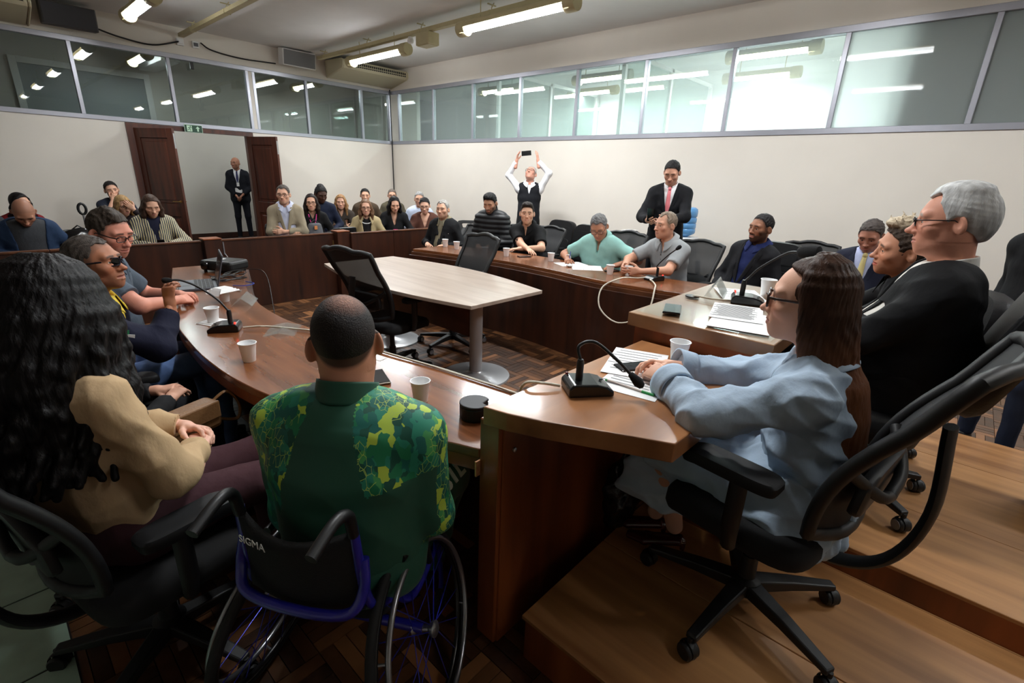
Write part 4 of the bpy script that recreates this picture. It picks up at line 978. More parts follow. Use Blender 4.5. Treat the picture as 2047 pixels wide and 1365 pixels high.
# hair styles, in the head frame
def hair_field(style, o):
    f = Fld(); vol = o.get('vol', 1.0)
    def shell(r=0.0, c=(0, -0.016, 0.036)):
        f.ell(c, (0.079+0.006*vol+r, 0.101+0.006*vol+r, 0.090+0.008*vol+r), k=0.01)
    rec = o.get('rec', 0.0)
    def facecut(low=-0.062, back=0.0):
        zs_ = np.array([-0.08, -0.03, -0.014, 0.01, 0.03, 0.06, 0.085, 0.105, 0.13]); ys_ = np.array([-0.045, -0.035, 0.018, 0.030, 0.034, 0.044, 0.075, 0.12, 0.2])-back
        rg_ = np.random.RandomState(int(o.get('seed', 1))); f1, f2 = rg_.uniform(150, 300), rg_.uniform(60, 120)
        top_ = 0.084+rec*0.6
        def fc(X, Y, Z):
            jit = 0.0035*np.sin(X*f1+1)*np.sin(X*f2)
            A_ = (((np.abs(X)/0.0665)**4+((Z+0.03)/(top_+0.03+jit-rec*1.2*np.clip(1-np.abs(X)/0.03, 0, 1)))**4)**0.25-1)*0.06
            A_ = np.maximum(A_, (0.02-rec*1.2)-Y)
            return np.minimum(A_, np.interp(Z, zs_, ys_)-Y+jit)
        f.fc = fc; f.cut(fc, (-.2, -.2, -.2), (.2, .2, .2), k=0.005)
        f.cut(lambda X, Y, Z: (Z-low-0.25*np.maximum(0, Y+0.06))+0*X, (-.2, -.2, -.5), (.2, .2, low), k=0.01)
        for s_ in (-1, 1): f.ell((s_*0.085, -0.008, -0.012), (0.026, 0.024, 0.033), k=0.006, op=-1)
    if style == 'short':
        shell(); 
        if o.get('side'): f.cap((0.01, -0.02, 0.122), (0.03, 0.05, 0.105), 0.022, k=0.03)
        facecut()
    elif style == 'quiff':
        shell(); f.ell((0, 0.040, 0.108), (0.060, 0.056, 0.034*vol), k=0.04); facecut()
    elif style == 'buzz':
        f.ell((0, -0.015, 0.034), (0.0785, 0.1005, 0.0925), k=0); facecut()
    elif style == 'fringe':       # bald crown, hair round the sides
        shell(); facecut(back=0.012)
        f.ell((0, 0.03, 0.10), (0.066, 0.115, 0.062), k=0.01, op=-1)
    elif style == 'swept':
        shell(0.003); f.ell((0, -0.02, 0.110), (0.066, 0.070, 0.026), k=0.03); f.ell((0, -0.085, 0.0), (0.06, 0.04, 0.07), k=0.03)
        facecut(low=-0.09, back=0.004)
    elif style in ('long', 'bob', 'wavy'):
        L = o.get('len', 0.26 if style != 'bob' else 0.12); wd = o.get('wide', 1.0)
        shell(0.006)
        f.ecap((0, -0.045, 0.03), (0, -0.07, -L), A(1, 0, 0), (0.078*wd, 0.052), (0.085*wd, 0.035), k=0.03)
        for s in (-1, 1):
            fy = o.get('front', 0.03)
            f.chain([(s*0.066, 0.035, 0.055), (s*0.083, 0.03, -0.01), (s*0.09*wd, fy, -0.10), (s*0.092*wd, fy, -L*0.9)], [0.020, 0.024, 0.028, 0.018], k=0.02)
            f.chain([(s*0.07, -0.02, 0.03), (s*0.09, -0.02, -0.06), (s*0.095*wd, -0.03, -L)], [0.025, 0.034, 0.022], k=0.03)
        f.cut(lambda X, Y, Z: np.maximum(np.maximum(np.abs(X)-(0.056+0.10*np.maximum(0, 0.03-np.abs(Z+0.03))), -(Y-0.03)), Z-(0.090-6.0*X*X))+0*Y, (-.08, .02, -.4), (.08, .2, .12), k=0.016)
    elif style == 'locks':        # loose long hair made of many hanging locks
        rg = np.random.RandomState(o.get('seed', 3)); L = o.get('len', 0.45); bulk = o.get('bulk', 0.0); wv = o.get('wave', 0.012); n = o.get('n', 70); a0, a1 = o.get('arc', (-3.9, 0.75))
        shell(0.004+bulk*0.5, (0, -0.018-bulk*0.4, 0.036)); lr = o.get('lr', 0.016)
        cu = o.get('curtain', 0.95); f.ecap((0, -0.05-bulk*0.5, 0.02), (0, -0.085-bulk-o.get('fall', 0.03)*0.8, -L*0.8*cu), A(1, 0, 0), (0.075+bulk, 0.05+bulk*0.6), (0.085+bulk*2.2, 0.03+bulk*0.6), k=0.03)
        sa_, sc_ = 0.085+0.004+bulk*0.5, 0.098+0.004+bulk*0.5
        for i in range(n):
            th = a0+(a1-a0)*(i+rg.uniform(0, 1))/n; ph = rg.uniform(0, 6); l = L*rg.uniform(0.75, 1.05); pts = []; rs = []; jr = rg.uniform(0.95, 1.05)
            ca, sa = math.cos(th), math.sin(th)
            for ps in (1.25, 0.85, 0.5, 0.2):                      # lie on the skull first
                R0 = sa_*math.cos(ps)*0.97; pts.append((ca*R0, sa*R0*(1.2 if 'deep' not in o else o['deep']*1.05)-0.018-bulk*0.4, 0.036+sc_*math.sin(ps)*0.97)); rs.append(lr*(0.45+0.25*(1.25-ps)))
            for j in range(1, 9):                                   # then hang
                t = j/8; z = 0.05-t*(l+0.05); fl = (sa_+bulk*0.5)*(1+0.25*t*o.get('flare', 1.0))*jr; w1 = wv*min(1, t*2)
                pts.append((ca*fl+w1*math.sin(ph+t*11), sa*fl*o.get('deep', 1.15)-0.018-bulk*0.4+w1*math.cos(ph+t*11)-o.get('fall', 0.03)*t, z)); rs.append(lr*(0.85 if j == 1 else 1.05-0.6*t))
            f.chain(pts, rs, k=0.010)
        f.cut(lambda X, Y, Z: np.maximum(np.maximum(np.abs(X)-0.062, -(Y-0.030)), Z-(0.094-4.5*X*X))+0*Y, (-.09, .02, -.6), (.09, .25, .13), k=0.02)
    elif style == 'bun':
        shell(0.002); f.ell((0, -0.11, 0.06), (0.04, 0.035, 0.04), k=0.02); facecut()
    elif style == 'pixie':
        shell(0.002); f.ell((0, 0.005, 0.128), (0.055, 0.085, 0.030), k=0.025)
        for i in range(26):
            rg = np.random.RandomState(i); a = A(rg.uniform(-.045, .045), rg.uniform(-.07, .07), 0.13); f.cap(a, a+A(rg.uniform(-.03, .03), -0.02+rg.uniform(-.02, .045), rg.uniform(0.018, 0.04)), 0.007, 0.003, k=0.006)
        facecut()
    elif style == 'dreads':
        shell(0.006); facecut()
        for i in range(22):
            rg = np.random.RandomState(i+5); a0 = rg.uniform(-2.9, -0.25); 
            c = A(math.cos(a0)*0.088, math.sin(a0)*0.09-0.01, rg.uniform(-.02, .07)); dn = A(math.cos(a0)*0.02, math.sin(a0)*0.02, -rg.uniform(0.08, 0.14))
            f.chain([c*A(.8, .8, 1)+A(0, 0, .03), c+A(0, 0, 0.0), c+dn], [0.009, 0.010, 0.008], k=0.004)
        f.ell((0, -0.05, 0.125), (0.05, 0.05, 0.03), k=0.02)
    return f
def hand_field(right, curl=0.5, spread=0.05, thumb=0.4, sc=1.0, per=None, forearm=None, fr=(0.03, 0.042)):
    f = Fld(); sg = -1 if right else 1        # thumb side
    f.ecap((0, 0.005, 0), (0, 0.085, 0), A(1, 0, 0), (0.026, 0.016), (0.040, 0.0125), k=0.012)
    f.cap((sg*0.012, 0.02, -0.004), (sg*0.03, 0.055, -0.006), 0.017, 0.012, k=0.012)
    xs = [-0.029, -0.0095, 0.0100, 0.0285]; ln = [0.070, 0.079, 0.073, 0.056]; rr = [0.0088, 0.0090, 0.0085, 0.0075]
    for i in range(4):
        c = (per[i] if per else curl)
        p = A(xs[i]*(-sg)*1.0, 0.082-0.006*abs(i-1.2), 0.001); ang = 0.0; sp = spread*(i-1.3)*(-sg)
        for j, fr_ in enumerate((0.46, 0.30, 0.24)):
            ang += c*(0.75, 1.0, 0.7)[j]; d = A(math.sin(sp)*math.cos(ang), math.cos(sp)*math.cos(ang), -math.sin(ang))
            q = p+d*ln[i]*fr_; f.cap(p, q, rr[i]*(1-0.08*j), rr[i]*(0.94-0.1*j), k=0.004); p = q
    d1 = nrm(A(sg*0.75, 0.62, -0.25-0.4*thumb)); d2 = nrm(A(sg*(0.45-0.7*thumb), 0.85, -0.25-0.5*thumb)); p = A(sg*0.022, 0.022, -0.004)
    for d, l, r0, r1 in ((d1, 0.040, 0.0125, 0.0105), (nrm(d1+d2), 0.030, 0.0105, 0.0095), (d2, 0.026, 0.0095, 0.0075)):
        q = p+d*l; f.cap(p, q, r0, r1, k=0.006); p = q
    if forearm is not None:
        E = forearm/sc; f.cap((0, 0.012, 0), E, fr[0]*0.82, fr[1], k=0.015)
    else: f.cap((0, 0.012, 0), (0, -0.09, 0), 0.024, 0.028, k=0.015)
    return f
def ik(S, T, l1, l2, pole):
    v = T-S; d = min(np.linalg.norm(v), (l1+l2)*0.998); n = nrm(v)
    a = (l1*l1-l2*l2+d*d)/(2*d); hgt = math.sqrt(max(l1*l1-a*a, 0)); p = nrm(pole-n*(pole @ n))
    return S+n*a+p*hgt, S+n*d
QL = {'near': (0.0026, 0.0032, 0.0066, 0.0036), 'mid': (0.0036, 0.0044, 0.0105, 0.005), 'far': (0.0050, 0.0060, 0.0135, 0.0065)}
CLOTH = {}
def cloth(c, rough=0.85, kind='weave', spec=0.25):
    key = 'cloth_%d_%d_%d_%s' % (*c, kind)
    if kind == 'weave': return mat(key, c, rough, var=0.06, vscale=9, bump=0.35, bscale=26, spec=spec, stretch=(1, 1, 0.55))
    if kind == 'leather': return mat(key, c, 0.4, bump=0.15, bscale=120)
    return mat(key, c, rough, spec=spec)

class Person:
    """one figure: an Empty at its base, a continuous body, hair and clothing as children"""
    def __init__(s, label, crown, yaw, lean=6, side=0, twist=0, hyaw=0, hpitch=0, hroll=0, sc=1.0, g=1.0, belly=0.0, shw=1.0, hs=1.0, q='mid', sit=True, hipz=None, floor=0.0,
                 skin=(196, 146, 120), neck=0.0, slouch=0.02, thigh=None, seed=1, group=None):
        skin = tuple(min(255, c*1.06) for c in skin); s.__dict__.update(dict(sc=sc, g=g, belly=belly, q=q, sit=sit, floor=floor, skin=skin, seed=seed, hs=hs, shw=shw))
        a = R_(yaw); s.f = A(math.cos(a), math.sin(a), 0); s.r = A(math.sin(a), -math.cos(a), 0); s.u = A(0, 0, 1)
        t = s.u*math.cos(R_(lean))+s.f*math.sin(R_(lean)); s.t = t = nrm(t*math.cos(R_(side))+s.r*math.sin(R_(side)))
        rr = nrm(s.r-t*(s.r @ t)); ff = nrm(np.cross(t, rr)); ff = ff if ff @ s.f > 0 else -ff
        tw = R_(twist); s.rr = rr*math.cos(tw)+ff*math.sin(tw); s.ff = ff*math.cos(tw)-rr*math.sin(tw)
        # head frame: columns right, forward, up
        ha = R_(yaw+hyaw); hf = A(math.cos(ha), math.sin(ha), 0); hr = A(math.sin(ha), -math.cos(ha), 0)
        p = R_(hpitch); hu = s.u*math.cos(p)+hf*math.sin(p); hf2 = hf*math.cos(p)-s.u*math.sin(p)
        ro = R_(hroll); hr2 = hr*math.cos(ro)-hu*math.sin(ro); hu2 = hu*math.cos(ro)+hr*math.sin(ro)
        s.Rh = np.stack([hr2, hf2, hu2], 1)
        crown = np.array(crown, float); s.hc = crown-hu2*0.123*hs
        at = s.hc+s.Rh @ (A(0, -0.024, -0.075)*hs)
        nd = nrm(t*0.75+hu2*0.25+s.ff*0.18); s.N = at-nd*(0.090+neck)*sc; s.nd = nd
        hipz = floor+(0.545 if sit else 0.93*sc) if hipz is None else hipz
        L = (s.N[2]-hipz)/max(t[2], 0.3); s.L = L; s.Hc = s.N-t*L; s.slouch = slouch
        s.root = thing('person', label, 'person', (s.Hc[0], s.Hc[1], floor), 0, group)
        s.org = np.array(s.root.location)
        s.S = {1: s.N-t*0.072*sc+s.rr*0.160*sc*shw, -1: s.N-t*0.072*sc-s.rr*0.160*sc*shw}
        s.arm = {}; s.parts = []; s.bare = {1: False, -1: False}; s.done = []
    def P_(s, frac, x=0.0, y=0.0):       # point on the spine: 0 neck base .. 1 hips
        return s.N-s.t*s.L*frac-s.ff*s.slouch*math.sin(math.pi*min(frac*1.1, 1))+s.rr*x+s.ff*y
    def tsec(s, frac):
        g = s.g*s.sc; T = [(0.0, 0.100, 0.066), (0.14, 0.150, 0.094), (0.35, 0.160, 0.112), (0.6, 0.146, 0.108+0.7*s.belly), (0.8, 0.150, 0.112+s.belly), (1.0, 0.168, 0.118+0.5*s.belly)]
        for i in range(len(T)-1):
            if T[i][0] <= frac <= T[i+1][0]:
                k = (frac-T[i][0])/(T[i+1][0]-T[i][0]); return (T[i][1]+(T[i+1][1]-T[i][1])*k)*g, (T[i][2]+(T[i+1][2]-T[i][2])*k)*g
        return T[-1][1]*g, T[-1][2]*g
    def front(s, frac, x=0.0, off=0.0, back=False):
        w, d = s.tsec(frac); y = (d+off)*math.sqrt(max(0, 1-(x/(w+off))**2)); return s.P_(frac, x, -y if back else y)
    def set_arm(s, side, pos, pole=None, curl=0.5, palm=(0, 0, -1), hd=None, spread=0.05, thumb=0.4, per=None, l1=None, bare=None, E=None):
        """side 1 right, -1 left; pos = palm centre"""
        l1 = (l1 or 0.285)*s.sc; l2 = 0.255*s.sc; S = s.S[side]; pos = np.array(pos, float)
        pole = np.array(pole, float) if pole is not None else (-s.u*0.6+s.rr*side*0.7-s.ff*0.5)
        w = pos.copy(); h_ = None
        if E is not None:
            E = np.array(E, float); h_ = nrm(pos-E) if hd is None else nrm(np.array(hd, float)); w = E+nrm(pos-h_*0.06-E)*l2
        else:
            for _ in range(4):
                E, w2 = ik(S, w, l1, l2, pole); h_ = nrm(pos-E) if hd is None else nrm(np.array(hd, float)); w = pos-h_*0.06*s.sc
            E, w = ik(S, w, l1, l2, pole)
        pn = np.array(palm, float); z = -pn; z = nrm(z-h_*(z @ h_)); x = np.cross(h_, z)
        s.arm[side] = dict(S=S, E=E, W=w, R=np.stack([x, h_, z], 1), curl=curl, spread=spread, thumb=thumb, per=per)
        return s
    def rest_arm(s, side):
        if s.sit: s.set_arm(side, s.Hc+s.f*0.27+s.r*side*0.12+s.u*0.115, curl=0.35)
        else: s.set_arm(side, s.S[side]+s.r*side*0.06-s.u*0.52*s.sc+s.f*0.05, pole=-s.f+s.r*side*0.2, curl=0.5, palm=-s.r*side)
    def torso(s, f, inf=0.0, lo=1.0, k=0.05):
        fr = [0.06, 0.16, 0.36, 0.6, 0.8, 1.0]; fr = [x for x in fr if x <= lo+1e-6]
        for i in range(len(fr)-1):
            a, b = fr[i], fr[i+1]; (w0, d0), (w1, d1) = s.tsec(a), s.tsec(b)
            f.ecap(s.P_(a), s.P_(b), s.rr, (w0+inf, d0+inf), (w1+inf, d1+inf), k=k)
        r_ = 0.052*s.sc*(0.7+0.3*s.g)+inf
        for sd in (1, -1):
            f.cap(s.P_(0.1, sd*0.08), s.S[sd], r_*1.05, r_, k=0.05)
            f.cap(s.N+s.nd*0.012+s.rr*sd*0.028, s.S[sd]+s.t*0.022, 0.038+inf*0.7, 0.034+inf, k=0.04)
        return f
    def legs(s):
        if hasattr(s, 'K'): return
        s.K = {}; s.An = {}; s.Hj = {}
        for sd in (1, -1):
            h = s.Hc+s.r*sd*0.085*s.sc; s.Hj[sd] = h
            if s.sit:
                s.K[sd] = h+s.f*0.42*s.sc+s.r*sd*0.05; s.K[sd][2] = min(h[2]+0.0, s.floor+0.52)
                s.An[sd] = s.K[sd]+s.f*0.02; s.An[sd][2] = s.floor+0.085
            else:
                s.An[sd] = A(h[0], h[1], s.floor+0.085)+s.r*sd*0.03; s.K[sd] = (h+s.An[sd])/2+s.f*0.02
    def set_leg(s, sd, K, An): s.legs(); s.K[sd] = np.array(K, float); s.An[sd] = np.array(An, float); return s
    def hsz(s): return QL[s.q]
    def add(s, name, fld, m, h=None, fold=0.0, freq=40, axis=None, col=None, smooth=1, seed=None):
        P, Q = fld.mesh(h or QL[s.q][2]); P = smooth_pts(P, Q, smooth)
        if fold: P = folds(P, Q, fold, freq, s.seed if seed is None else seed, axis)
        c = None if col is None else np.tile(np.array(lin(col)), (len(P), 1))
        return mesh_obj(name, P, Q, m, s.root, c, s.org)
    # ---- body
    def body(s, brow=(50, 36, 28), lips=(176, 104, 96), beard=None, beard_amt=0.0, scalp=None, iris=(60, 40, 28), look=(0, 0), eye_slit=0.0045, handcol=None, hand_sc=1.0, legskin=False, neckfat=1.0, collar_skin=True, **hk):
        hh, hd, hc, _ = QL[s.q]; parts = []
        for sd in (1, -1):
            if sd not in s.arm: s.rest_arm(sd)
        s.legs()
        f = head_field(eye_slit=eye_slit, **hk)
        nb = s.Rh.T @ (s.N-s.t*0.03*s.sc-s.hc)/s.hs
        f.cap((0, -0.024, -0.055), nb, 0.052*neckfat, 0.060*neckfat, k=0.03)
        P, Q = f.mesh(hh); C = head_color(P, s.skin, lips, brow, beard, beard_amt, scalp)
        parts.append((P, Q, C)); parts += eyes(iris, look)
        parts = [(s.hc+(p*s.hs) @ s.Rh.T, q, c) for p, q, c in parts]
        sk = np.array(lin(handcol or s.skin))
        for sd in (1, -1):
            a = s.arm[sd]; sc = s.sc*hand_sc
            fe = a['R'].T @ (a['E']-a['W']) if s.bare[sd] else None
            f = hand_field(sd == 1, a['curl'], a['spread'], a['thumb'], 1.0, a['per'], None if fe is None else fe/sc, (0.031, 0.041*(0.6+0.4*s.g)))
            if fe is not None:
                fs_ = a['R'].T @ (a['S']-a['W'])/sc; fe_ = fe/sc; f.cap(fe_, fe_+(fs_-fe_)*0.75, 0.042*(0.6+0.4*s.g), 0.05*s.g, k=0.02)
            P, Q = f.mesh(hd*(1.25 if fe is not None else 1))
            parts.append((a['W']+(P*sc) @ a['R'].T, Q, np.tile(sk, (len(P), 1))))
        # hidden core that ties head, arms and legs together under the clothes
        f = Fld(); s.torso(f, -0.022, k=0.03)
        f.cap(s.N-s.t*0.02, s.N+s.nd*0.05, 0.045, 0.045, k=0.02)
        for sd in (1, -1):
            a = s.arm[sd]; f.cap(a['S'], a['E'], 0.034, 0.028, k=0.02); f.cap(a['E'], a['W'], 0.028, 0.020, k=0.02)
            f.cap(s.Hj[sd], s.K[sd], 0.055, 0.04, k=0.02); f.cap(s.K[sd], s.An[sd], 0.04, 0.03, k=0.02)
        P, Q = f.mesh(max(hc*1.2, 0.014)); parts.append((P, Q, np.tile(sk, (len(P), 1))))
        P, Q, C = joinq(parts); s.bodyobj = mesh_obj('body', P, Q, m_skin, s.root, C, s.org); return s
    def hair(s, style, color, name='hair', h=None, strands=0.0, tips=None, **o):
        o.setdefault('seed', s.seed); f = hair_field(style, o); P, Q = f.mesh(h or QL[s.q][3]); P = smooth_pts(P, Q, 1)
        if style in ('short', 'quiff', 'fringe') and hasattr(f, 'fc') and hasattr(s, 'bodyobj'):     # stubble where the hairline thins out
            me = s.bodyobj.data; n_ = len(me.vertices); co = np.zeros(n_*3, np.float32); me.vertices.foreach_get('co', co); at = me.color_attributes['Col']; cb = np.zeros(n_*4, np.float32); at.data.foreach_get('color', cb); cb = cb.reshape(-1, 4)
            lc = ((co.reshape(-1, 3)+s.org)-s.hc) @ s.Rh/s.hs; hd_ = (np.abs(lc) < A(0.1, 0.14, 0.14)).all(1) & (lc[:, 2] > -0.03)
            v = f.fc(lc[:, 0], lc[:, 1], lc[:, 2]); mk = np.clip(1+v/0.013, 0, 1)*hd_*(np.abs(lc[:, 0]) < 0.0775)*0.6
            cb[:, :3] = cb[:, :3]*(1-mk[:, None])+np.array(lin(color))*mk[:, None]; at.data.foreach_set('color', cb.ravel())
        if style not in ('buzz', 'locks'): P = folds(P, Q, o.get('rough', 0.006), 190 if style not in ('long', 'wavy', 'bob') else 60, s.seed, None if style not in ('long', 'wavy', 'bob') else (1, 1, 0))
        if strands:
            N = vnormals(P, Q); th = np.arctan2(P[:, 0], P[:, 1]-0.0); w_ = np.sin(th*34+6*np.sin(P[:, 2]*22+th*3))+0.6*np.sin(th*71+9*np.sin(P[:, 2]*13))
            P = P+N*(strands*w_)[:, None]
        rg = np.random.RandomState(s.seed); C = np.tile(np.array(lin(color)), (len(P), 1))
        var = 1+0.25*np.sin(P[:, 0]*190+3*np.sin(P[:, 2]*30))*np.sin(P[:, 1]*140)
        C = C*var[:, None]
        if tips is not None:
            k = np.clip((tips[1]-P[:, 2])/0.14, 0, 1) if tips[2] < 0 else np.clip((P[:, 2]-tips[1])/0.03, 0, 1); C = C*(1-k[:, None])+np.array(lin(tips[0]))*k[:, None]
        P = s.hc+(P*s.hs) @ s.Rh.T
        if o.get('push'):             # keep hanging hair outside the clothes
            fr_ = np.clip(((s.N-P) @ s.t)/s.L, 0, 1); inside = ((s.N-P) @ s.t) > -0.02
            W_d = np.array([s.tsec(v) for v in np.linspace(0, 1, 41)]); w_ = np.interp(fr_, np.linspace(0, 1, 41), W_d[:, 0])+o['push']; d_ = np.interp(fr_, np.linspace(0, 1, 41), W_d[:, 1])+o['push']
            c_ = s.N-np.outer(fr_*s.L, s.t)-np.outer(s.slouch*np.sin(np.pi*np.minimum(fr_*1.1, 1)), s.ff); v_ = P-c_; x_ = v_ @ s.rr; y_ = v_ @ s.ff
            ra = np.sqrt((x_/w_)**2+(y_/d_)**2)+1e-6; k_ = np.where(inside & (ra < 1), 0.75*(1/ra-1), 0)*np.clip(((s.N-P) @ s.t+0.02)/0.06, 0, 1); k_ = np.minimum(k_, 1.2)
            P = P+np.outer(x_*k_, s.rr)*0.15+np.outer(np.where(y_ < 0, y_*k_, 0), s.ff)
        return mesh_obj(name, P, Q, m_hair if style in ('long', 'wavy', 'bob', 'swept', 'locks') else m_hairs, s.root, C, s.org)
    # ---- clothes
    def neckcut(s, f, r=0.062, up=0.03, k=0.006):
        a = s.N+s.nd*(0.15); b = s.N+s.nd*(0.0+up); f.cap(a, b, r*1.15, r, k=k, op=-1)
    def top(s, m, name='shirt', sleeve='long', inf=0.012, V=None, hem=1.0, fold=0.006, freq=34, cuff=0.0, neck=0.062, up=0.012, arms=(1, -1), skirt=0.0, loose=0.0, lapel=0.0, sm=None, ret_field=False):
        for sd in (1, -1):
            if sd not in s.arm: s.rest_arm(sd)
        f = Fld(); s.torso(f, inf, hem)
        for sd in arms:
            a = s.arm[sd]; ub = (0.053+loose)*s.sc*(0.65+0.35*s.g)+inf*0.6; el = (0.046+loose)*s.sc*(0.7+0.3*s.g)+inf*0.5
            if sleeve == 'long':
                f.cap(a['S'], a['E'], ub, el, k=0.04)
                wr = a['E']+(a['W']-a['E'])*(0.97-cuff); f.cap(a['E'], wr, el, 0.034*s.sc+inf*0.6+loose*0.7, k=0.03)
                d_ = nrm(a['W']-a['E'])
                f.cut((lambda w0, d0: lambda X, Y, Z: -((X-w0[0])*d0[0]+(Y-w0[1])*d0[1]+(Z-w0[2])*d0[2]))(wr, d_), wr-0.075, wr+0.075, k=0.0)
            elif sleeve == 'short':
                e = a['S']+(a['E']-a['S'])*0.74; f.cap(a['S'], e, ub, el+0.012, k=0.04); d_ = nrm(a['E']-a['S'])
                f.cut((lambda w0, d0: lambda X, Y, Z: -((X-w0[0])*d0[0]+(Y-w0[1])*d0[1]+(Z-w0[2])*d0[2]))(e, d_), e-0.075, e+0.075, k=0.0)
                s.bare[sd] = True
            else:
                f.cap(a['S']+s.rr*sd*0.03, a['S']+s.rr*sd*0.2-s.t*0.06, 0.075, 0.085, k=0.01, op=-1)
        if skirt:
            for sd in (1, -1):
                s.legs(); f.ecap(s.Hc+s.rr*sd*0.03, s.Hj[sd]+(s.K[sd]-s.Hj[sd])*skirt, s.r, (0.16*s.g, 0.13), (0.125, 0.11), k=0.05)
        if V is not None:
            w0, dp, w1 = V
            N0 = s.N+s.t*0.05; rr, ff, t = s.rr, s.ff, s.t
            def vc(X, Y, Z):
                dx, dy, dz = X-N0[0], Y-N0[1], Z-N0[2]
                x = dx*rr[0]+dy*rr[1]+dz*rr[2]; y = dx*ff[0]+dy*ff[1]+dz*ff[2]; zl = -(dx*t[0]+dy*t[1]+dz*t[2])
                hw = np.maximum(w0*(1-zl/dp), -0.01)+w1
                return np.maximum(np.maximum(np.abs(x)-hw, 0.015-y), zl-(dp if w1 <= 0 else 9))
            c_ = s.N-s.t*0.3; f.cut(vc, c_-0.6, c_+0.6, k=0.006)
        s.neckcut(f, neck, up)
        h = QL[s.q][2]
        P, Q = f.mesh(h); P = smooth_pts(P, Q, 1); P = folds(P, Q, fold, freq, s.seed+3, None)
        return mesh_obj(name, P, Q, m, s.root, None, s.org)
    def trousers(s, m, name='trousers', short=0.0, wide=1.0, fold=0.006):
        s.legs(); f = Fld(); g = 0.75+0.25*s.g
        w, d = s.tsec(1.0); f.ecap(s.P_(0.86), s.Hc-s.t*0.04, s.rr, (w+0.012, d+0.01), (w+0.02, d+0.012), k=0.04)
        if s.sit: f.ell(s.Hc-s.f*0.01-s.u*0.0, (0.18*g, 0.16*g, 0.11*g), np.stack([s.r, s.f, s.u], 1), k=0.05)
        for sd in (1, -1):
            f.cap(s.Hj[sd], s.K[sd], 0.090*s.sc*g*wide, 0.064*s.sc*g*wide, k=0.03); an = s.An[sd]+(s.K[sd]-s.An[sd])*short
            f.cap(s.K[sd], an, 0.062*s.sc*g*wide, 0.050*s.sc*wide, k=0.03)
        s.add(name, f, m, QL[s.q][2]*1.1, fold, 30)
    def shoes(s, m, name='shoe', fwd=None):
        s.legs()
        for sd in (1, -1):
            fw = s.f if fwd is None else np.array(fwd, float); a = s.An[sd]; z0 = a[2]-0.085; f = Fld()
            b = A(a[0], a[1], z0); f.ecap(b+A(0, 0, 0.035)-fw*0.03, b+fw*0.15+A(0, 0, 0.028), s.r, (0.036, 0.036), (0.044, 0.026), k=0.01); f.cap(b+A(0, 0, 0.05), a+A(0, 0, 0.0), 0.038, 0.034, k=0.02)
            zc = z0+0.001
            f.cut((lambda zc: lambda X, Y, Z: (Z-zc)+0*X+0*Y)(zc), b-0.4, b+A(0.4, 0.4, 0), k=0)
            s.add(name, f, m, max(QL[s.q][3], 0.007))
    def collar(s, m, name='collar', r=0.066, hgt=0.040, leaf=0.05, gap=0.30, point=0.03, up=0.018, thick=0.004, stand=False):
        ax = s.nd; x = nrm(s.rr-ax*(s.rr @ ax)); y = np.cross(ax, x); y = y if y @ s.ff > 0 else -y
        b0 = s.N+ax*(0.022+up)
        def fn(u, v):
            a = gap+(2*math.pi-2*gap)*u; fr_ = math.cos(a); d = x*math.sin(a)+y*math.cos(a)*(1.05+0.12*max(0, fr_)); sl = abs(math.sin(a))
            drop = 0.050*(0.5+0.5*fr_)**1.5          # front sits lower
            e = max(0, 1-u/0.15)+max(0, 1-(1-u)/0.15)
            if stand: return tuple(b0+d*(r+0.010-0.006*v)+ax*((hgt+0.014)*v-0.014-drop*0.6)-s.org)
            if v < 0.4: k = v/0.4; return tuple(b0+d*(r+0.004*(1-k))+ax*(hgt*k-0.012*(1-k)-drop)-s.org)
            k = (v-0.4)/0.6; return tuple(b0+d*(r+0.003+(0.026+0.018*sl)*k+0.016*e*k)+ax*(hgt-(hgt*0.55+leaf*0.5)*k*(1-0.35*sl)-drop-point*e*k)-s.org)
        return MB().grid(fn, 37, 11).build(name, m, s.root, solid=thick, smooth=180)
    def tie(s, m, ln=0.62, w=0.034, f0=0.035):
        mb = MB(); n = 10
        def fn(u, v):
            fr_ = f0+(ln-f0)*v; wd = (0.016 if v < 0.06 else 0.014+(w-0.014)*v)
            return tuple(s.front(fr_, (u-0.5)*2*wd, 0.020+0.006*(1-abs(u-.5)*2))-s.org)
        mb.grid(fn, 5, 14); mb.build('tie', m, s.root, solid=0.006, smooth=180)
        k = s.front(f0, 0, 0.022)-s.org; MB().sphere(tuple(k), (0.019, 0.019, 0.022), 10, 8).build('tie_knot', m, s.root, smooth=180)
    def lapels(s, m, w0=0.075, dp=0.40, wid=0.055, off=0.020, name='lapel'):
        for sd in (1, -1):
            def fn(u, v, sd=sd):
                zl = 0.0+dp*v*0.98; x = w0*(1-v)+0.003; wd = wid*(1-0.75*abs(v-0.35) if v > 0.35 else 0.7+0.3*v/0.35)*(1 if v < 0.9 else (1-v)*10)
                return tuple(s.front((zl-0.03)/s.L if zl > 0.03 else 0.0, sd*(x+u*wd), off+0.004)-s.org)
            MB().grid(fn, 5, 14).build(name, m, s.root, solid=0.006, smooth=180)
    def disc(s, name, m, frac, x, r=0.018, off=0.02):
        p = s.front(frac, x, off); w, d = s.tsec(frac); n = nrm(s.rr*(x/(w*w))+s.ff*(math.sqrt(max(0.05, 1-(x/w)**2))/d))
        q = Vector(n).to_track_quat('Z', 'Y').to_matrix().to_4x4(); q.translation = Vector(p-s.org)
        return MB().lathe([(0.0, 0), (r, 0), (r, 0.003), (0, 0.0035)], 16, M=q).build(name, m, s.root)
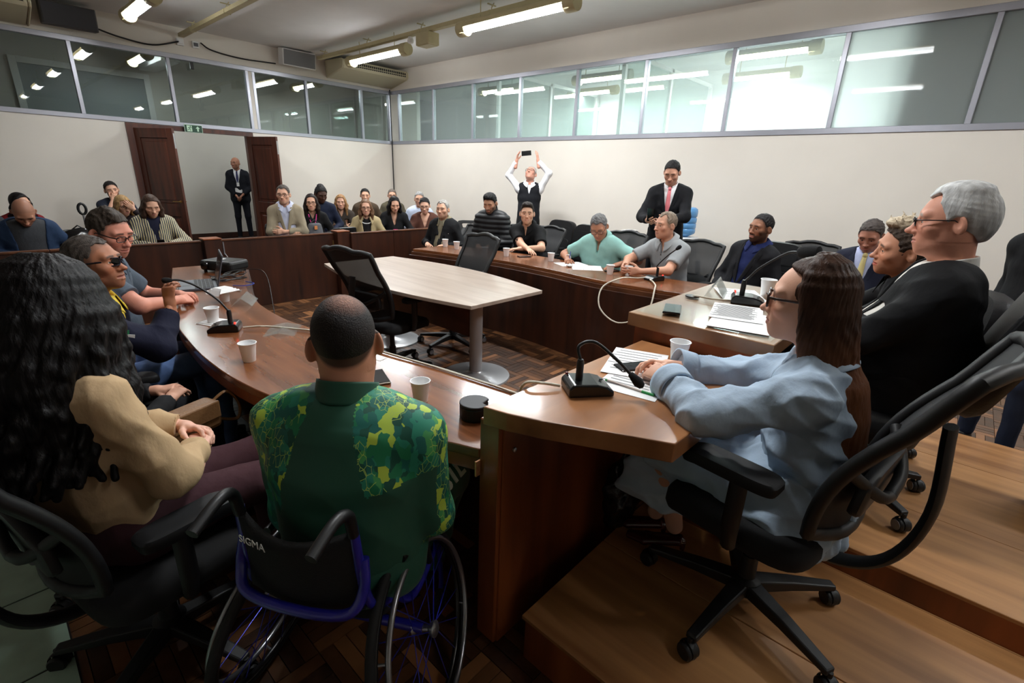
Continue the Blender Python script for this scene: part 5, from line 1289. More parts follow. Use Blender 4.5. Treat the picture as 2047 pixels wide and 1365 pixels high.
    def glasses(s, m, w=0.024, h=0.016, lens=None, rim=0.0018, wrap=0.0, name='glasses', y=0.103, z=0.003, tm=None, temple=0.0025):
        L = lambda p: tuple(s.hc+s.Rh @ (A(*p)*s.hs)-s.org)
        fr_ = MB()
        for sd in (1, -1):
            ring = []
            for k in range(20):
                a = 2*math.pi*k/20; ca, sa = math.cos(a), math.sin(a); e = 0.6
                px = math.copysign(abs(ca)**e, ca)*w; pz = math.copysign(abs(sa)**e, sa)*h
                xx = sd*(0.033)+px; ring.append(L((xx, y-wrap*max(0, abs(xx)-0.02)**1.2*8, z+pz)))
            fr_.tube(ring, rim, 6, closed=True)
            if lens is not None:
                MB().add(ring, [tuple(range(20))[::-1]]).build('lens', lens, s.root)
            fr_.tube([L((sd*(0.033+w), y-wrap*max(0, 0.033+w-0.02)**1.2*8, z+h*0.45)), L((sd*0.073, 0.075, z+h*0.45)), L((sd*0.080, 0.0, z+0.006)), L((sd*0.080, -0.022, z-0.01))], temple, 6)
        fr_.tube([L((-0.033+w, y, z+h*0.35)), L((0, y+0.006, z+h*0.5)), L((0.033-w, y, z+h*0.35))], rim, 6)
        return fr_.build(name, m, s.root, smooth=60)
    def palm(s, side, off=(0, 0.06, 0)):
        a = s.arm[side]; return a['W']+a['R'] @ (A(*off)*s.sc)
# ================================================================== people
BLK = (17, 17, 19); NAVY = (22, 26, 42)
m_frame = mat('black_glasses_frame', (18, 16, 16), 0.3); m_tort = mat('brown_glasses_frame', (52, 30, 20), 0.3); m_metalf = mat('metal_glasses_frame', (70, 66, 64), 0.3, metal=0.6)
m_lens = glass('clear_lens', (0.97, 0.98, 0.98), 1.4, 0.01)
m_sun = mat('sunglass_lens', (8, 8, 10), 0.06, spec=0.8)
m_badge = mat('green_badge', (150, 196, 158), 0.5)
m_phone = mat('phone_black', (14, 14, 16), 0.15, spec=0.6)
def phone(loc, label, w=0.072, l=0.15, R=None, m=None, flat_rot=None, screen=True):
    r = thing('phone', label, 'phone', tuple(loc))
    if R is not None: r.rotation_euler = Matrix(R.tolist()).to_euler()
    if flat_rot is not None: r.rotation_euler = (0, 0, flat_rot)
    MB().box((0, 0, 0), (w, l, 0.009)).build('case', m or m_phone, r, bevel=0.004)
    MB().box((0, 0, 0.0052), (w-0.006, l-0.006, 0.0012)).build('screen', mat('phone_screen', (20, 22, 26), 0.06, spec=0.7), r)
    if screen: MB().box((-w*0.25, l*0.36, -0.006), (0.028, 0.03, 0.004)).build('camera_plate', m_phone, r, bevel=0.001)
    return r
def suit(p, c, shirt=(232, 232, 232), tie=None, V=(0.085, 0.42, 0.0), fold=0.007, name='jacket', lap=True, g=True):
    m = cloth(c)
    p.top(cloth(shirt), 'shirt', 'none', inf=0.004, fold=0.002, up=0.004)
    p.top(m, name, 'long', inf=0.016, V=V, fold=fold, cuff=0.04, neck=0.064, loose=0.004)
    if lap: p.lapels(m, V[0], V[1]-0.04, 0.05)
    p.collar(cloth(shirt), "collar", r=0.066, hgt=0.036, up=0.004, stand=True)
    if tie: p.tie(cloth(tie, kind='plain', rough=0.6))
def polo(p, c, fold=0.007, inf=0.014, **k):
    m = cloth(c); p.top(m, 'shirt', 'short', inf=inf, fold=fold, loose=0.006, V=(0.03, 0.17, -0.0), **k); p.collar(m, 'collar', r=0.068)
    b = MB()
    for fr_ in (0.17, 0.26): b.sphere(tuple(p.front(fr_, 0, inf+0.004)-p.org), 0.006, 8, 6)
    b.build('buttons', mat('shirt_button', (60, 60, 62), 0.4), p.root)
AUD = 'people seated in the audience'; TBL = 'people seated at the desks'; STA = 'people standing'
# ---- the row along the long desk
p = Person('elderly grey-haired man in a black jacket over an olive shirt at the long desk', (4.50, 5.45, 1.25), 200, lean=2, hyaw=6, hs=1.0, g=1.15, belly=0.04, skin=(196, 150, 124), group=TBL, seed=11)
p.top(cloth((128, 120, 98)), 'shirt', 'none', inf=0.004, fold=0.002); p.top(cloth((22, 22, 24)), 'jacket', 'long', inf=0.018, V=(0.06, 0.30, 0.0), fold=0.01); p.collar(cloth((128, 120, 98))); p.trousers(cloth(BLK)); p.body(brow=(120, 112, 104), jaw=1.05, fat=0.5, eye_slit=0.003); p.hair('short', (158, 154, 148), rec=0.02)
p.disc('badge', m_badge, 0.36, -0.07); MB().box(tuple(p.front(0.36, -0.115, 0.022)-p.org), (0.004, 0.035, 0.006)).build('logo', m_white, p.root)
p = Person('dark-haired bearded man in a black quilted puffer jacket looking down', (4.60, 4.64, 1.37), 195, lean=4, hyaw=8, hpitch=22, g=1.15, skin=(190, 140, 112), group=TBL, seed=12)
p.set_arm(1, p.Hc+p.f*0.3+p.u*0.16+p.r*0.05); p.set_arm(-1, p.Hc+p.f*0.3+p.u*0.16-p.r*0.05)
pj = p.top(cloth((20, 20, 23), 0.55, 'plain', 0.4), 'puffer_jacket', 'long', inf=0.028, fold=0.0, neck=0.066, up=0.03, loose=0.012)
me = pj.data; co = np.zeros(len(me.vertices)*3, np.float32); me.vertices.foreach_get('co', co); co = co.reshape(-1, 3); nn = np.zeros_like(co).ravel(); me.vertices.foreach_get('normal', nn); nn = nn.reshape(-1, 3)
me.vertices.foreach_set('co', (co+nn*(0.012*np.abs(np.sin(co[:, 2]*math.pi/0.062)))[:, None]).ravel()); me.update()
p.collar(cloth((20, 20, 23), 0.55, 'plain', 0.4), r=0.074, hgt=0.06, gap=0.25, stand=True); p.trousers(cloth(BLK)); p.body(beard=(44, 36, 32), beard_amt=0.75, brow=(28, 22, 20), eye_slit=0.0018); p.hair('quiff', (18, 16, 16), vol=1.2)
p = Person('young man in a black polo with a tattooed arm, arms folded on the long desk', (4.55, 3.93, 1.305), 204, lean=14, hyaw=15, hpitch=2, g=1.1, skin=(212, 164, 136), group=TBL, seed=13)
p.set_arm(1, (4.27, 3.62, 0.80), pole=(0.3, 0.8, -0.4), palm=(0, 0, -1), curl=0.25); p.set_arm(-1, (4.28, 3.86, 0.79), pole=(0.2, -0.9, -0.3), curl=0.3)
polo(p, (14, 14, 15)); p.trousers(cloth(BLK)); p.body(brow=(40, 30, 24), jaw=0.98); p.hair('quiff', (34, 26, 20), vol=0.9); p.disc('badge', m_badge, 0.5, -0.06, 0.013)
a_ = p.arm[1]; tt = MB()
for k in range(16):
    th = k*0.8; rr_ = 0.012+0.0025*(k % 5); c_ = a_['S']+(a_['E']-a_['S'])*(0.86+0.05*math.sin(th)); ax = nrm(a_['E']-a_['S']); n1 = nrm(np.cross(ax, A(0, 0, 1))); n1 = n1 if n1 @ A(-1, -0.3, 0) > 0 else -n1; n2 = np.cross(ax, n1)
    q = c_+(n1*math.cos(0.9*math.sin(k*1.3))+n2*math.sin(0.9*math.sin(k*1.3)))*0.052; tt.sphere(tuple(q-p.org), (0.007, 0.007, 0.007), 6, 4)
tt.build('tattoo', mat('tattoo_ink', (52, 48, 50), 0.6), p.root)
p = Person('grey-haired man in a turquoise polo writing on a paper at the long desk', (4.26, 2.75, 1.245), 196, lean=16, hyaw=8, hpitch=32, hroll=8, g=1.3, belly=0.06, skin=(176, 124, 98), group=TBL, seed=14)
p.set_arm(1, (4.13, 2.98, 0.795), pole=(0.5, 0.9, -0.2), curl=0.8, thumb=0.8, palm=(0, -0.3, -1)); p.set_arm(-1, (4.22, 2.50, 0.79), pole=(0.5, -0.9, -0.2), curl=0.3)
polo(p, (150, 198, 190)); p.trousers(cloth((40, 44, 54))); p.body(brow=(90, 86, 84), fat=0.8, jaw=1.05, eye_slit=0.0018); p.hair('short', (112, 112, 112), rec=0.012); p.glasses(m_frame, 0.026, 0.017, m_lens); p.disc('badge', m_badge, 0.42, -0.05, 0.016)
w_ = p.arm[1]['W']; MB().tube([tuple(w_+A(0.02, 0, 0.012)+A(math.cos(k/10*6.28)*0.0, math.cos(k/10*6.28)*0.03, math.sin(k/10*6.28)*0.03)-p.org) for k in range(10)], 0.006, 6, closed=True).build('bracelet', m_white, p.root)
pn = thing('pen', 'blue pen in the hand of the man in the turquoise polo', 'pen', tuple(p.palm(1, (-0.015, 0.075, -0.02)))); MB().tube([(-0.03, -0.01, -0.03), (0.05, 0.03, 0.10)], 0.004, 8).build('barrel', mat('blue_pen', (40, 60, 150), 0.3), pn); MB().tube([(-0.03, -0.01, -0.03), (-0.034, -0.012, -0.037)], 0.002, 6).build('tip', m_gap, pn)
p = Person('man in a pale grey polo holding a white cup at the long desk', (4.45, 2.11, 1.335), 172, lean=14, hyaw=-18, hpitch=3, g=1.08, skin=(202, 150, 124), group=TBL, seed=15)
p.set_arm(1, (4.06, 2.29, 0.81), pole=(0.2, 0.9, -0.3), curl=0.7, palm=(0, -1, 0.0)); p.set_arm(-1, (4.05, 2.16, 0.81), pole=(0.4, -0.9, -0.3), curl=0.7, palm=(0, 1, 0))
polo(p, (154, 158, 160)); p.trousers(cloth((50, 54, 64))); p.body(brow=(110, 90, 74), nose=1.1); p.hair('short', (128, 112, 96), rec=0.035, vol=0.5); p.disc('badge', mat('yellow_pin', (214, 196, 70), 0.5), 0.40, 0.055, 0.011); p.disc('emblem', mat('red_emblem', (190, 70, 70), 0.6), 0.38, -0.075, 0.016)
p = Person('bearded man in a dark blazer over a navy shirt leaning back in a leather chair', (4.74, 1.34, 1.365), 166, lean=-10, side=-7, hyaw=-12, hpitch=2, hroll=-4, g=1.12, skin=(150, 104, 80), group=TBL, seed=16)
p.set_arm(1, p.Hc+p.f*0.22+p.r*0.1+p.u*0.12); p.set_arm(-1, p.Hc+p.f*0.2-p.r*0.16+p.u*0.13)
p.top(cloth((34, 44, 92)), 'shirt', 'none', inf=0.006, fold=0.006); p.top(cloth((21, 21, 25)), 'blazer', 'long', inf=0.018, V=(0.075, 0.62, 0.02), fold=0.009); p.lapels(cloth((21, 21, 25)), 0.085, 0.4); p.collar(cloth((34, 44, 92))); p.trousers(cloth(NAVY)); p.body(beard=(34, 26, 22), beard_amt=0.85, brow=(26, 20, 18)); p.hair('short', (26, 22, 22), vol=0.5); p.disc('badge', m_badge, 0.3, -0.1, 0.016)
# ---- standing men
p = Person('man in a black waistcoat and white shirt holding a phone up over his head', (6.2, 5.29, 1.75), 218, lean=-3, hpitch=-34, hyaw=-14, sit=False, g=1.0, skin=(196, 142, 122), group=STA, seed=17)
p.set_arm(1, (5.98, 5.42, 1.885), pole=(-0.2, 1.0, -0.1), palm=(0.4, -0.8, 0), hd=(0.05, -0.15, 1), curl=0.25, thumb=0.1, l1=0.29); p.set_arm(-1, (6.16, 5.16, 1.90), pole=(0.6, -1.0, -0.1), palm=(-0.2, 0.8, 0), hd=(-0.05, 0.2, 1), curl=0.2, thumb=0.1, l1=0.29)
p.top(cloth((236, 236, 238)), 'shirt', 'long', inf=0.008, fold=0.008, freq=40, cuff=0.02); p.top(cloth((24, 25, 30)), 'waistcoat', 'none', inf=0.018, V=(0.05, 0.2, 0.0), fold=0.003); p.collar(cloth((236, 236, 238))); p.trousers(cloth(BLK)); p.body(brow=(150, 140, 132), eye_slit=0.003, nose=1.05); p.hair('short', (188, 184, 180), vol=0.5, rec=0.02); p.glasses(m_metalf, 0.027, 0.018, m_lens); p.shoes(cloth(BLK, kind='leather'))
RP = np.stack([nrm(A(-0.6, 0.8, -0.12)), nrm(A(0.05, 0.15, 1)), np.cross(nrm(A(-0.6, 0.8, -0.12)), nrm(A(0.05, 0.15, 1)))], 1); RP[:, 1] = np.cross(RP[:, 2], RP[:, 0])
RPl = np.stack([RP[:, 1], -RP[:, 0], RP[:, 2]], 1)
phone(A(6.02, 5.27, 1.945), 'black phone held up overhead by the man in the waistcoat', R=RPl)
p = Person('young man in a black suit and pink tie standing, looking at his phone', (5.33, 2.54, 1.81), 200, lean=0, hpitch=26, hyaw=-4, sit=False, g=1.05, sc=1.06, skin=(190, 140, 116), group=STA, seed=18)
p.set_arm(1, (5.01, 2.565, 1.19), pole=(0.2, 0.8, -0.8), palm=(0.2, -0.5, 0.4), curl=0.5); p.set_arm(-1, (5.04, 2.43, 1.186), pole=(0.3, -0.8, -0.8), palm=(0.3, 0.5, 0.4), curl=0.55)
suit(p, (20, 20, 24), tie=(226, 128, 134), V=(0.075, 0.40, 0.0)); p.trousers(cloth((20, 20, 24))); p.body(brow=(30, 22, 20), eye_slit=0.0016); p.hair('short', (18, 15, 15)); p.shoes(cloth(BLK, kind='leather'))
Rq = np.stack([nrm(A(-0.35, 0.93, 0.0)), A(0, 0, 0), A(0, 0, 0)], 1); Rq[:, 1] = nrm(A(-0.35, -0.1, 0.93)); Rq[:, 1] = nrm(Rq[:, 1]-Rq[:, 0]*(Rq[:, 0] @ Rq[:, 1])); Rq[:, 2] = np.cross(Rq[:, 0], Rq[:, 1])
if Rq[:, 2] @ A(1, 0, 0) < 0: Rq[:, 0] *= -1; Rq[:, 2] *= -1
phone(A(4.955, 2.53, 1.265), 'dark phone held upright by the young man with the pink tie', R=Rq)
p = Person('bald guard in a dark suit with a badge standing in the corridor', (4.23, 12.26, 1.775), 243, lean=0, hyaw=-25, sit=False, g=1.12, sc=1.0, skin=(158, 110, 88), group=STA, seed=19, q='far')
p.set_arm(1, p.Hc+p.f*0.15+p.u*0.0+p.r*0.03, pole=p.r*0.8-p.f*0.4, curl=0.6); p.set_arm(-1, p.Hc+p.f*0.17+p.u*0.03-p.r*0.04, pole=-p.r*0.8-p.f*0.4, curl=0.6)
suit(p, (20, 22, 30), tie=(50, 52, 92), V=(0.07, 0.36, 0.0)); p.trousers(cloth((20, 22, 30))); p.body(brow=(50, 36, 30), beard=(90, 64, 52), beard_amt=0.3); p.shoes(cloth(BLK, kind='leather'))
lw = MB()
for sd in (1, -1): lw.tube([tuple(p.front(f_, sd*x_, 0.03)-p.org) for f_, x_ in ((0.02, 0.06), (0.2, 0.045), (0.42, 0.012))], 0.005, 6)
lw.build('lanyard', mat('white_lanyard', (220, 220, 224), 0.6), p.root); MB().box(tuple(p.front(0.5, 0.0, 0.035)-p.org), (0.05, 0.02, 0.08)).build('id_badge', m_white, p.root)
# ---- audience behind the barrier
def seated(label, crown, yaw, hair, hc, topc, skin=(204, 156, 130), hyaw=0, hpitch=4, hroll=0, lean=4, sc=0.98, g=1.0, hs=0.98, belly=0.02, V=None, inner=None, q='far', body={}, hk={}, seed=1, arms=None, kind='top', pants=(36, 40, 56), inf=0.016, group=AUD, cl=False, side=0):
    p = Person(label, crown, yaw, lean=lean, hyaw=hyaw, hpitch=hpitch, hroll=hroll, sc=sc, g=g, hs=hs, belly=belly, q=q, skin=skin, seed=seed, group=group, side=side)
    if arms == 'cross':
        p.set_arm(1, p.P_(0.62, -0.09, 0.22), pole=p.r-p.u*0.6, palm=-p.f, curl=0.4); p.set_arm(-1, p.P_(0.55, 0.08, 0.24), pole=-p.r-p.u*0.6, palm=-p.f, curl=0.4)
    elif arms == 'phone':
        p.set_arm(1, p.P_(0.62, 0.03, 0.30), pole=p.r-p.u*0.8, palm=(0, 0, 1), curl=0.6); p.set_arm(-1, p.P_(0.62, -0.05, 0.30), pole=-p.r-p.u*0.8, palm=(0, 0, 1), curl=0.6)
    elif callable(arms): arms(p)
    if inner is not None: p.top(cloth(inner), 'shirt', 'none', inf=0.004, fold=0.003)
    if kind == 'short': p.top(cloth(topc), 'shirt', 'short', inf=inf, V=V, fold=0.006)
    else: p.top(cloth(topc), 'jacket' if inner is not None else 'shirt', 'long', inf=inf, V=V, fold=0.008, loose=0.004)
    if cl: p.collar(cloth(inner or topc))
    p.trousers(cloth(pants)); p.body(**body)
    if hair: p.hair(hair, hc, **hk)
    return p
W_ = dict(sc=0.9, hs=0.94, g=0.92)
WB = dict(lips=(184, 92, 92), jaw=0.9, brow=(70, 50, 38), neckfat=0.86)
p = seated('man with glasses in a beige blazer over a checked shirt, arms crossed', (2.92, 6.88, 1.375), 242, 'short', (74, 66, 60), (148, 136, 114), arms='cross', V=(0.07, 0.5, 0.01), inner=(196, 200, 220), hyaw=-6, g=1.12, cl=True, seed=21, hk=dict(rec=0.015), pants=(84, 110, 150), q='mid', body=dict(fat=0.5)); p.glasses(m_frame, 0.025, 0.015, m_lens); p.lapels(cloth((148, 136, 114)), 0.07, 0.36)
p = seated('woman with glasses and a pink lanyard over a black top', (3.42, 7.13, 1.245), 245, 'long', (34, 24, 20), (20, 19, 20), V=(0.05, 0.14, 0), seed=22, body=WB, hk=dict(len=0.28, vol=0.6), hyaw=-4, **W_); p.glasses(m_frame, 0.026, 0.018, m_lens)
lw = MB()
for sd in (1, -1): lw.tube([tuple(p.front(f_, sd*x_, 0.026)-p.org) for f_, x_ in ((0.02, 0.055), (0.2, 0.04), (0.5, 0.006))], 0.007, 6)
lw.build('lanyard', mat('pink_lanyard', (232, 60, 150), 0.5), p.root)
p = seated('dark-skinned person with dreadlocks in a navy top looking down', (3.80, 7.53, 1.335), 252, 'dreads', (20, 17, 16), (26, 32, 52), skin=(72, 46, 36), hpitch=20, hyaw=12, seed=23, body=dict(lips=(90, 52, 46), brow=(20, 14, 12)))
p = seated('blonde woman in a dark coat with fur collar, arms crossed', (4.25, 7.80, 1.20), 242, 'long', (150, 112, 74), (58, 50, 44), arms='cross', seed=24, body=WB, hk=dict(len=0.24, vol=1.0), hyaw=-2, V=(0.05, 0.15, 0), **W_)
p = seated('dark-haired man in a brown jacket half hidden behind the woman in the trench coat', (5.02, 8.30, 1.285), 240, 'short', (24, 20, 18), (74, 60, 46), seed=25, g=1.1)
p = seated('woman with glasses in a beige trench coat and white bead necklace', (4.05, 6.70, 1.190), 240, 'long', (112, 82, 60), (176, 158, 120), seed=26, inner=(24, 22, 22), V=(0.06, 0.5, 0.02), body=WB, hk=dict(len=0.20, vol=0.5), q='mid', **W_); p.glasses(m_frame, 0.026, 0.017, m_lens); p.collar(cloth((176, 158, 120)), r=0.078, leaf=0.1, gap=0.6, point=0.05)
nk = MB()
for k in range(13):
    th = -1.1+2.2*k/12; nk.sphere(tuple(p.front(0.10+0.10*math.cos(th), 0.075*math.sin(th), 0.012)-p.org), 0.009, 8, 6)
nk.build('necklace', m_white, p.root)
p = seated('man with glasses in an olive jacket by the room corner', (5.82, 8.62, 1.268), 238, 'short', (110, 100, 92), (88, 82, 66), seed=27, g=1.1); p.glasses(m_frame, 0.025, 0.014)
p = seated('long-haired woman in black looking down at a pink phone', (4.50, 6.60, 1.228), 236, 'long', (20, 17, 17), (20, 20, 22), seed=28, arms='phone', hpitch=20, hyaw=10, body=dict(WB, eye_slit=0.0018), hk=dict(len=0.26, vol=0.4), V=(0.06, 0.25, 0), q='mid', **W_)
pk = phone(p.P_(0.55, -0.01, 0.38), 'pink phone in the hands of the long-haired woman in black', m=mat('pink_case', (226, 40, 120), 0.4)); pk.rotation_euler = (R_(50), 0, R_(236-90))
p = seated('grey-haired man with glasses in a pale blue shirt by the right wall', (5.42, 7.20, 1.28), 232, 'short', (150, 148, 146), (196, 206, 226), seed=29, g=1.12, body=dict(fat=0.6)); p.glasses(m_metalf, 0.025, 0.015)
p = seated('dark-haired woman with glasses in a brown cardigan looking down', (4.90, 6.38, 1.222), 230, 'bun', (26, 20, 20), (86, 54, 44), seed=30, V=(0.085, 0.24, 0), inner=None, arms='phone', hpitch=14, body=dict(WB, fat=0.7), q='mid', sc=0.94, hs=0.96, g=1.1, skin=(206, 160, 136)); p.glasses(m_metalf, 0.025, 0.016)
# left of the door
p = seated('bald man in a navy cardigan with his head bowed', (0.36, 6.75, 1.175), 268, None, None, (38, 56, 84), seed=31, inner=(66, 68, 72), V=(0.09, 0.6, 0.05), hpitch=48, lean=16, hs=1.04, g=1.25, skin=(170, 120, 96), q='mid', body=dict(beard=(60, 44, 38), beard_amt=0.6, scalp=((110, 80, 66), 0.3)))
p = seated('black-haired woman with glasses and a red sleeve seated by the back wall', (0.455, 8.55, 1.185), 280, 'bob', (22, 18, 18), (120, 26, 30), seed=32, hyaw=25, body=WB, hk=dict(len=0.16), inner=(22, 20, 22), V=(0.08, 0.6, 0.06), **W_); p.glasses(m_metalf, 0.026, 0.017)
p = seated('person at the far side of the bald man in navy', (0.02, 7.9, 1.26), 270, 'short', (40, 30, 26), (50, 50, 56), seed=33)
def hand_mouth(p):
    m_ = p.hc+p.Rh @ A(0.01, 0.125, -0.075); p.set_arm(1, m_+p.f*0.0-p.u*0.0, pole=p.r*0.6-p.u, palm=-p.f, hd=p.u+p.r*-0.5, curl=0.9); p.set_arm(-1, p.P_(0.75, -0.02, 0.2), pole=-p.r)
p = seated('bearded dark-haired man in a dark polo resting his fist on his mouth', (1.48, 9.40, 1.312), 262, 'short', (24, 19, 17), (38, 42, 56), kind='short', arms=hand_mouth, seed=34, hyaw=6, hroll=8, body=dict(beard=(30, 22, 20), beard_amt=0.8, brow=(24, 18, 16)), q='mid')
def hand_brow(p):
    m_ = p.hc+p.Rh @ A(-0.02, 0.125, 0.03); p.set_arm(-1, m_, pole=-p.r*0.7-p.u, palm=-p.f, hd=p.u*0.8+p.r*0.6, curl=0.35); p.set_arm(1, p.P_(0.7, 0.0, 0.22), pole=p.r)
p = seated('blonde woman with glasses covering her brow with one hand', (1.34, 7.85, 1.185), 270, 'bob', (158, 126, 84), (52, 44, 46), arms=hand_brow, seed=35, hyaw=12, hpitch=14, body=WB, hk=dict(len=0.13), q='mid', **W_); p.glasses(m_frame, 0.026, 0.017)
m_blouse, nt_, b_ = nodes_of('striped_blouse'); N_ = nt_.nodes; tc_ = N_.new('ShaderNodeTexCoord'); wv_ = N_.new('ShaderNodeTexWave'); wv_.inputs['Scale'].default_value = 15; wv_.inputs['Distortion'].default_value = 1.5; wv_.bands_direction = 'X'
rp_ = N_.new('ShaderNodeValToRGB'); rp_.color_ramp.interpolation = 'CONSTANT'; e_ = rp_.color_ramp.elements; e_[0].color = (*lin((26, 28, 44)), 1); e_[1].position = 0.45; e_[1].color = (*lin((214, 208, 196)), 1); e2 = e_.new(0.86); e2.color = (*lin((196, 176, 90)), 1)
nt_.links.new(tc_.outputs['Object'], wv_.inputs['Vector']); nt_.links.new(wv_.outputs['Fac'], rp_.inputs[0]); nt_.links.new(rp_.outputs[0], b_.inputs['Base Color']); b_.inputs['Roughness'].default_value = 0.7
MATS['cloth_1_2_3_weave'] = m_blouse
p = seated('long-haired woman in a striped blouse looking down at her phone by the door', (1.45, 6.98, 1.232), 262, 'long', (70, 52, 42), (1, 2, 3), arms='phone', seed=36, hpitch=22, hyaw=6, body=dict(WB, fat=0.5, eye_slit=0.0018), hk=dict(len=0.26, vol=0.4), q='mid', V=(0.06, 0.2, 0.02), inner=(28, 30, 50), sc=0.94, hs=0.96, g=1.12)
phone(p.P_(0.56, -0.01, 0.37), 'black phone in the hands of the woman in the striped blouse').rotation_euler = (R_(50), 0, R_(262-90))
# ================================================================== people in the foreground
# ---- white-haired man on the podium
p = Person('white-haired man with glasses in a black suit leaning back behind the raised desk', (2.45, 0.055, 1.625), 97, lean=-9, hyaw=0, hpitch=4, hipz=0.84, floor=ZP2, g=1.25, belly=0.08, hs=1.03, q='near', skin=(200, 140, 116), group=TBL, seed=41, slouch=0.0, neck=0.015)
p.set_arm(1, p.P_(0.55, -0.08, 0.25), pole=p.r-p.u*0.5, palm=-p.f, curl=0.5); p.set_arm(-1, p.P_(0.48, 0.06, 0.28), pole=-p.r-p.u*0.5, palm=-p.f, curl=0.4)
suit(p, (14, 14, 16), shirt=(226, 222, 214), V=(0.07, 0.36, 0), fold=0.01); p.trousers(cloth((16, 16, 18)), fold=0.008)
p.body(brow=(150, 140, 132), fat=0.8, nose=1.25, jaw=1.05, lips=(168, 100, 92), neckfat=1.12); p.hair('swept', (200, 200, 198), strands=0.0, rough=0.0012, rec=0.034); p.glasses(m_frame, 0.025, 0.015, m_lens, temple=0.0022); p.shoes(cloth(BLK, kind='leather'))
# ---- short-haired woman on the far side desk
p = Person('woman with short blonde-tipped hair and red lipstick at the far side desk', (3.0, 0.205, 1.456), 106, lean=10, hyaw=6, hpitch=4, hroll=-10, floor=ZP1, sc=0.92, hs=1.02, g=0.95, q='near', skin=(196, 140, 112), group=TBL, seed=42)
p.set_arm(1, (3.14, 0.62, 0.99), curl=0.4); p.set_arm(-1, (3.0, 0.56, 0.99), curl=0.4)
p.top(cloth((20, 20, 22)), 'jacket', 'long', inf=0.016, fold=0.008, up=0.02); p.collar(cloth((20, 20, 22)), r=0.072, leaf=0.08, point=0.03, gap=0.5); p.trousers(cloth(BLK)); p.body(lips=(170, 40, 44), brow=(60, 44, 36), jaw=0.92, neckfat=0.9); p.hair('pixie', (70, 56, 46), tips=((206, 188, 160), 0.105, 1))
# ---- man with yellow tie by the wall
p = Person('man in a navy suit and pale yellow tie looking at his phone', (4.92, 0.57, 1.355), 178, lean=-4, hpitch=26, hyaw=-4, g=1.2, belly=0.05, skin=(164, 112, 92), group=TBL, seed=43)
p.set_arm(1, p.P_(0.66, 0.10, 0.30), pole=p.r-p.u*0.6, palm=(0, 0, 1), curl=0.6); p.set_arm(-1, p.Hc+p.f*0.25-p.r*0.1+p.u*0.14)
suit(p, (24, 27, 44), shirt=(186, 194, 226), tie=(206, 190, 130)); p.trousers(cloth((24, 27, 44))); p.body(brow=(50, 40, 36)); p.hair('short', (74, 66, 62))
phone(p.palm(1, (0.0, 0.07, -0.03))+A(0, 0, 0.02), 'black phone in the hand of the man with the yellow tie').rotation_euler = (R_(30), R_(20), R_(90))
p = Person('person in a black jacket and dark jeans standing by the right wall socket', (4.2, -0.40, 1.66), 150, lean=0, sit=False, sc=0.96, g=1.1, skin=(150, 104, 84), group=STA, seed=44, q='far')
p.top(cloth((18, 18, 20)), 'jacket', 'long', inf=0.018); p.trousers(cloth((34, 42, 60))); p.body(); p.hair('short', (26, 22, 20)); p.shoes(cloth(BLK, kind='leather'))
# ---- woman in light blue trench coat
LB = (172, 191, 210)
m_lb = mat('light_blue_cotton', LB, 0.8, var=0.05, vscale=7, bump=0.5, bscale=20, spec=0.25, stretch=(1, 1, 0.6))
p = Person('woman with long brown hair and dark glasses in a light blue trench coat', (1.57, 0.285, 1.412), 96, lean=6, neck=0.022, hyaw=6, hpitch=2, hipz=0.70, floor=ZP1, sc=0.93, hs=0.98, g=0.90, q='near', skin=(222, 170, 144), group=TBL, seed=45, slouch=0.0)
p.set_arm(-1, (1.475, 0.66, 0.985), pole=(-1.0, -0.25, -0.25), palm=(0.55, 0.1, -0.7), hd=(0.35, 0.85, 0.1), curl=0.5, thumb=0.6)
p.set_arm(1, (1.545, 0.70, 0.985), pole=(0.9, -0.2, -0.5), palm=(-0.6, 0.2, -0.5), hd=(-0.55, 0.75, 0.08), curl=0.55, thumb=0.5)
p.set_leg(1, (1.70, 0.60, 0.68), (1.66, 0.66, ZP1+0.12)); p.set_leg(-1, (1.52, 0.60, 0.68), (1.62, 0.56, ZP1+0.13))
p.top(m_lb, 'trench_coat', 'long', inf=0.022, V=(0.05, 0.16, 0), fold=0.021, freq=52, cuff=0.12, loose=0.016, up=0.01)
p.collar(m_lb, r=0.070, leaf=0.06, point=0.03, gap=0.5, hgt=0.030, up=-0.016)
f = Fld(); f.ecap(p.P_(0.92), p.Hc+p.f*0.03-p.u*0.05, p.rr, (0.19, 0.16), (0.225, 0.19), k=0.05)
for sd in (1, -1): f.ecap(p.Hj[sd]+p.u*0.01, p.K[sd]+p.u*0.01, p.r, (0.125, 0.105), (0.095, 0.08), k=0.06)
f.ecap(p.K[-1]+p.f*0.02, p.K[-1]-p.u*0.22+p.f*0.02, p.f, (0.10, 0.05), (0.16, 0.03), k=0.04)
f.ecap(p.Hc-p.r*0.15+p.f*0.05, p.Hc-p.r*0.16-p.u*0.10+p.f*0.06, p.f, (0.16, 0.03), (0.15, 0.015), k=0.04)
p.add('coat_skirt', f, m_lb, 0.0075, 0.022, 46, (1, 0, 0))
m_lb2 = mat('light_blue_belt', (160, 178, 198), 0.8, bump=0.1, bscale=500)
def belt(u, v):
    th = 2*math.pi*u; w, d = p.tsec(0.86); w += 0.030; d += 0.030
    return tuple(p.P_(0.86-0.05*(v-0.5)*2, w*math.cos(th), d*math.sin(th))-p.org)
MB().grid(belt, 41, 4).build('belt', m_lb2, p.root, solid=0.006, smooth=180)
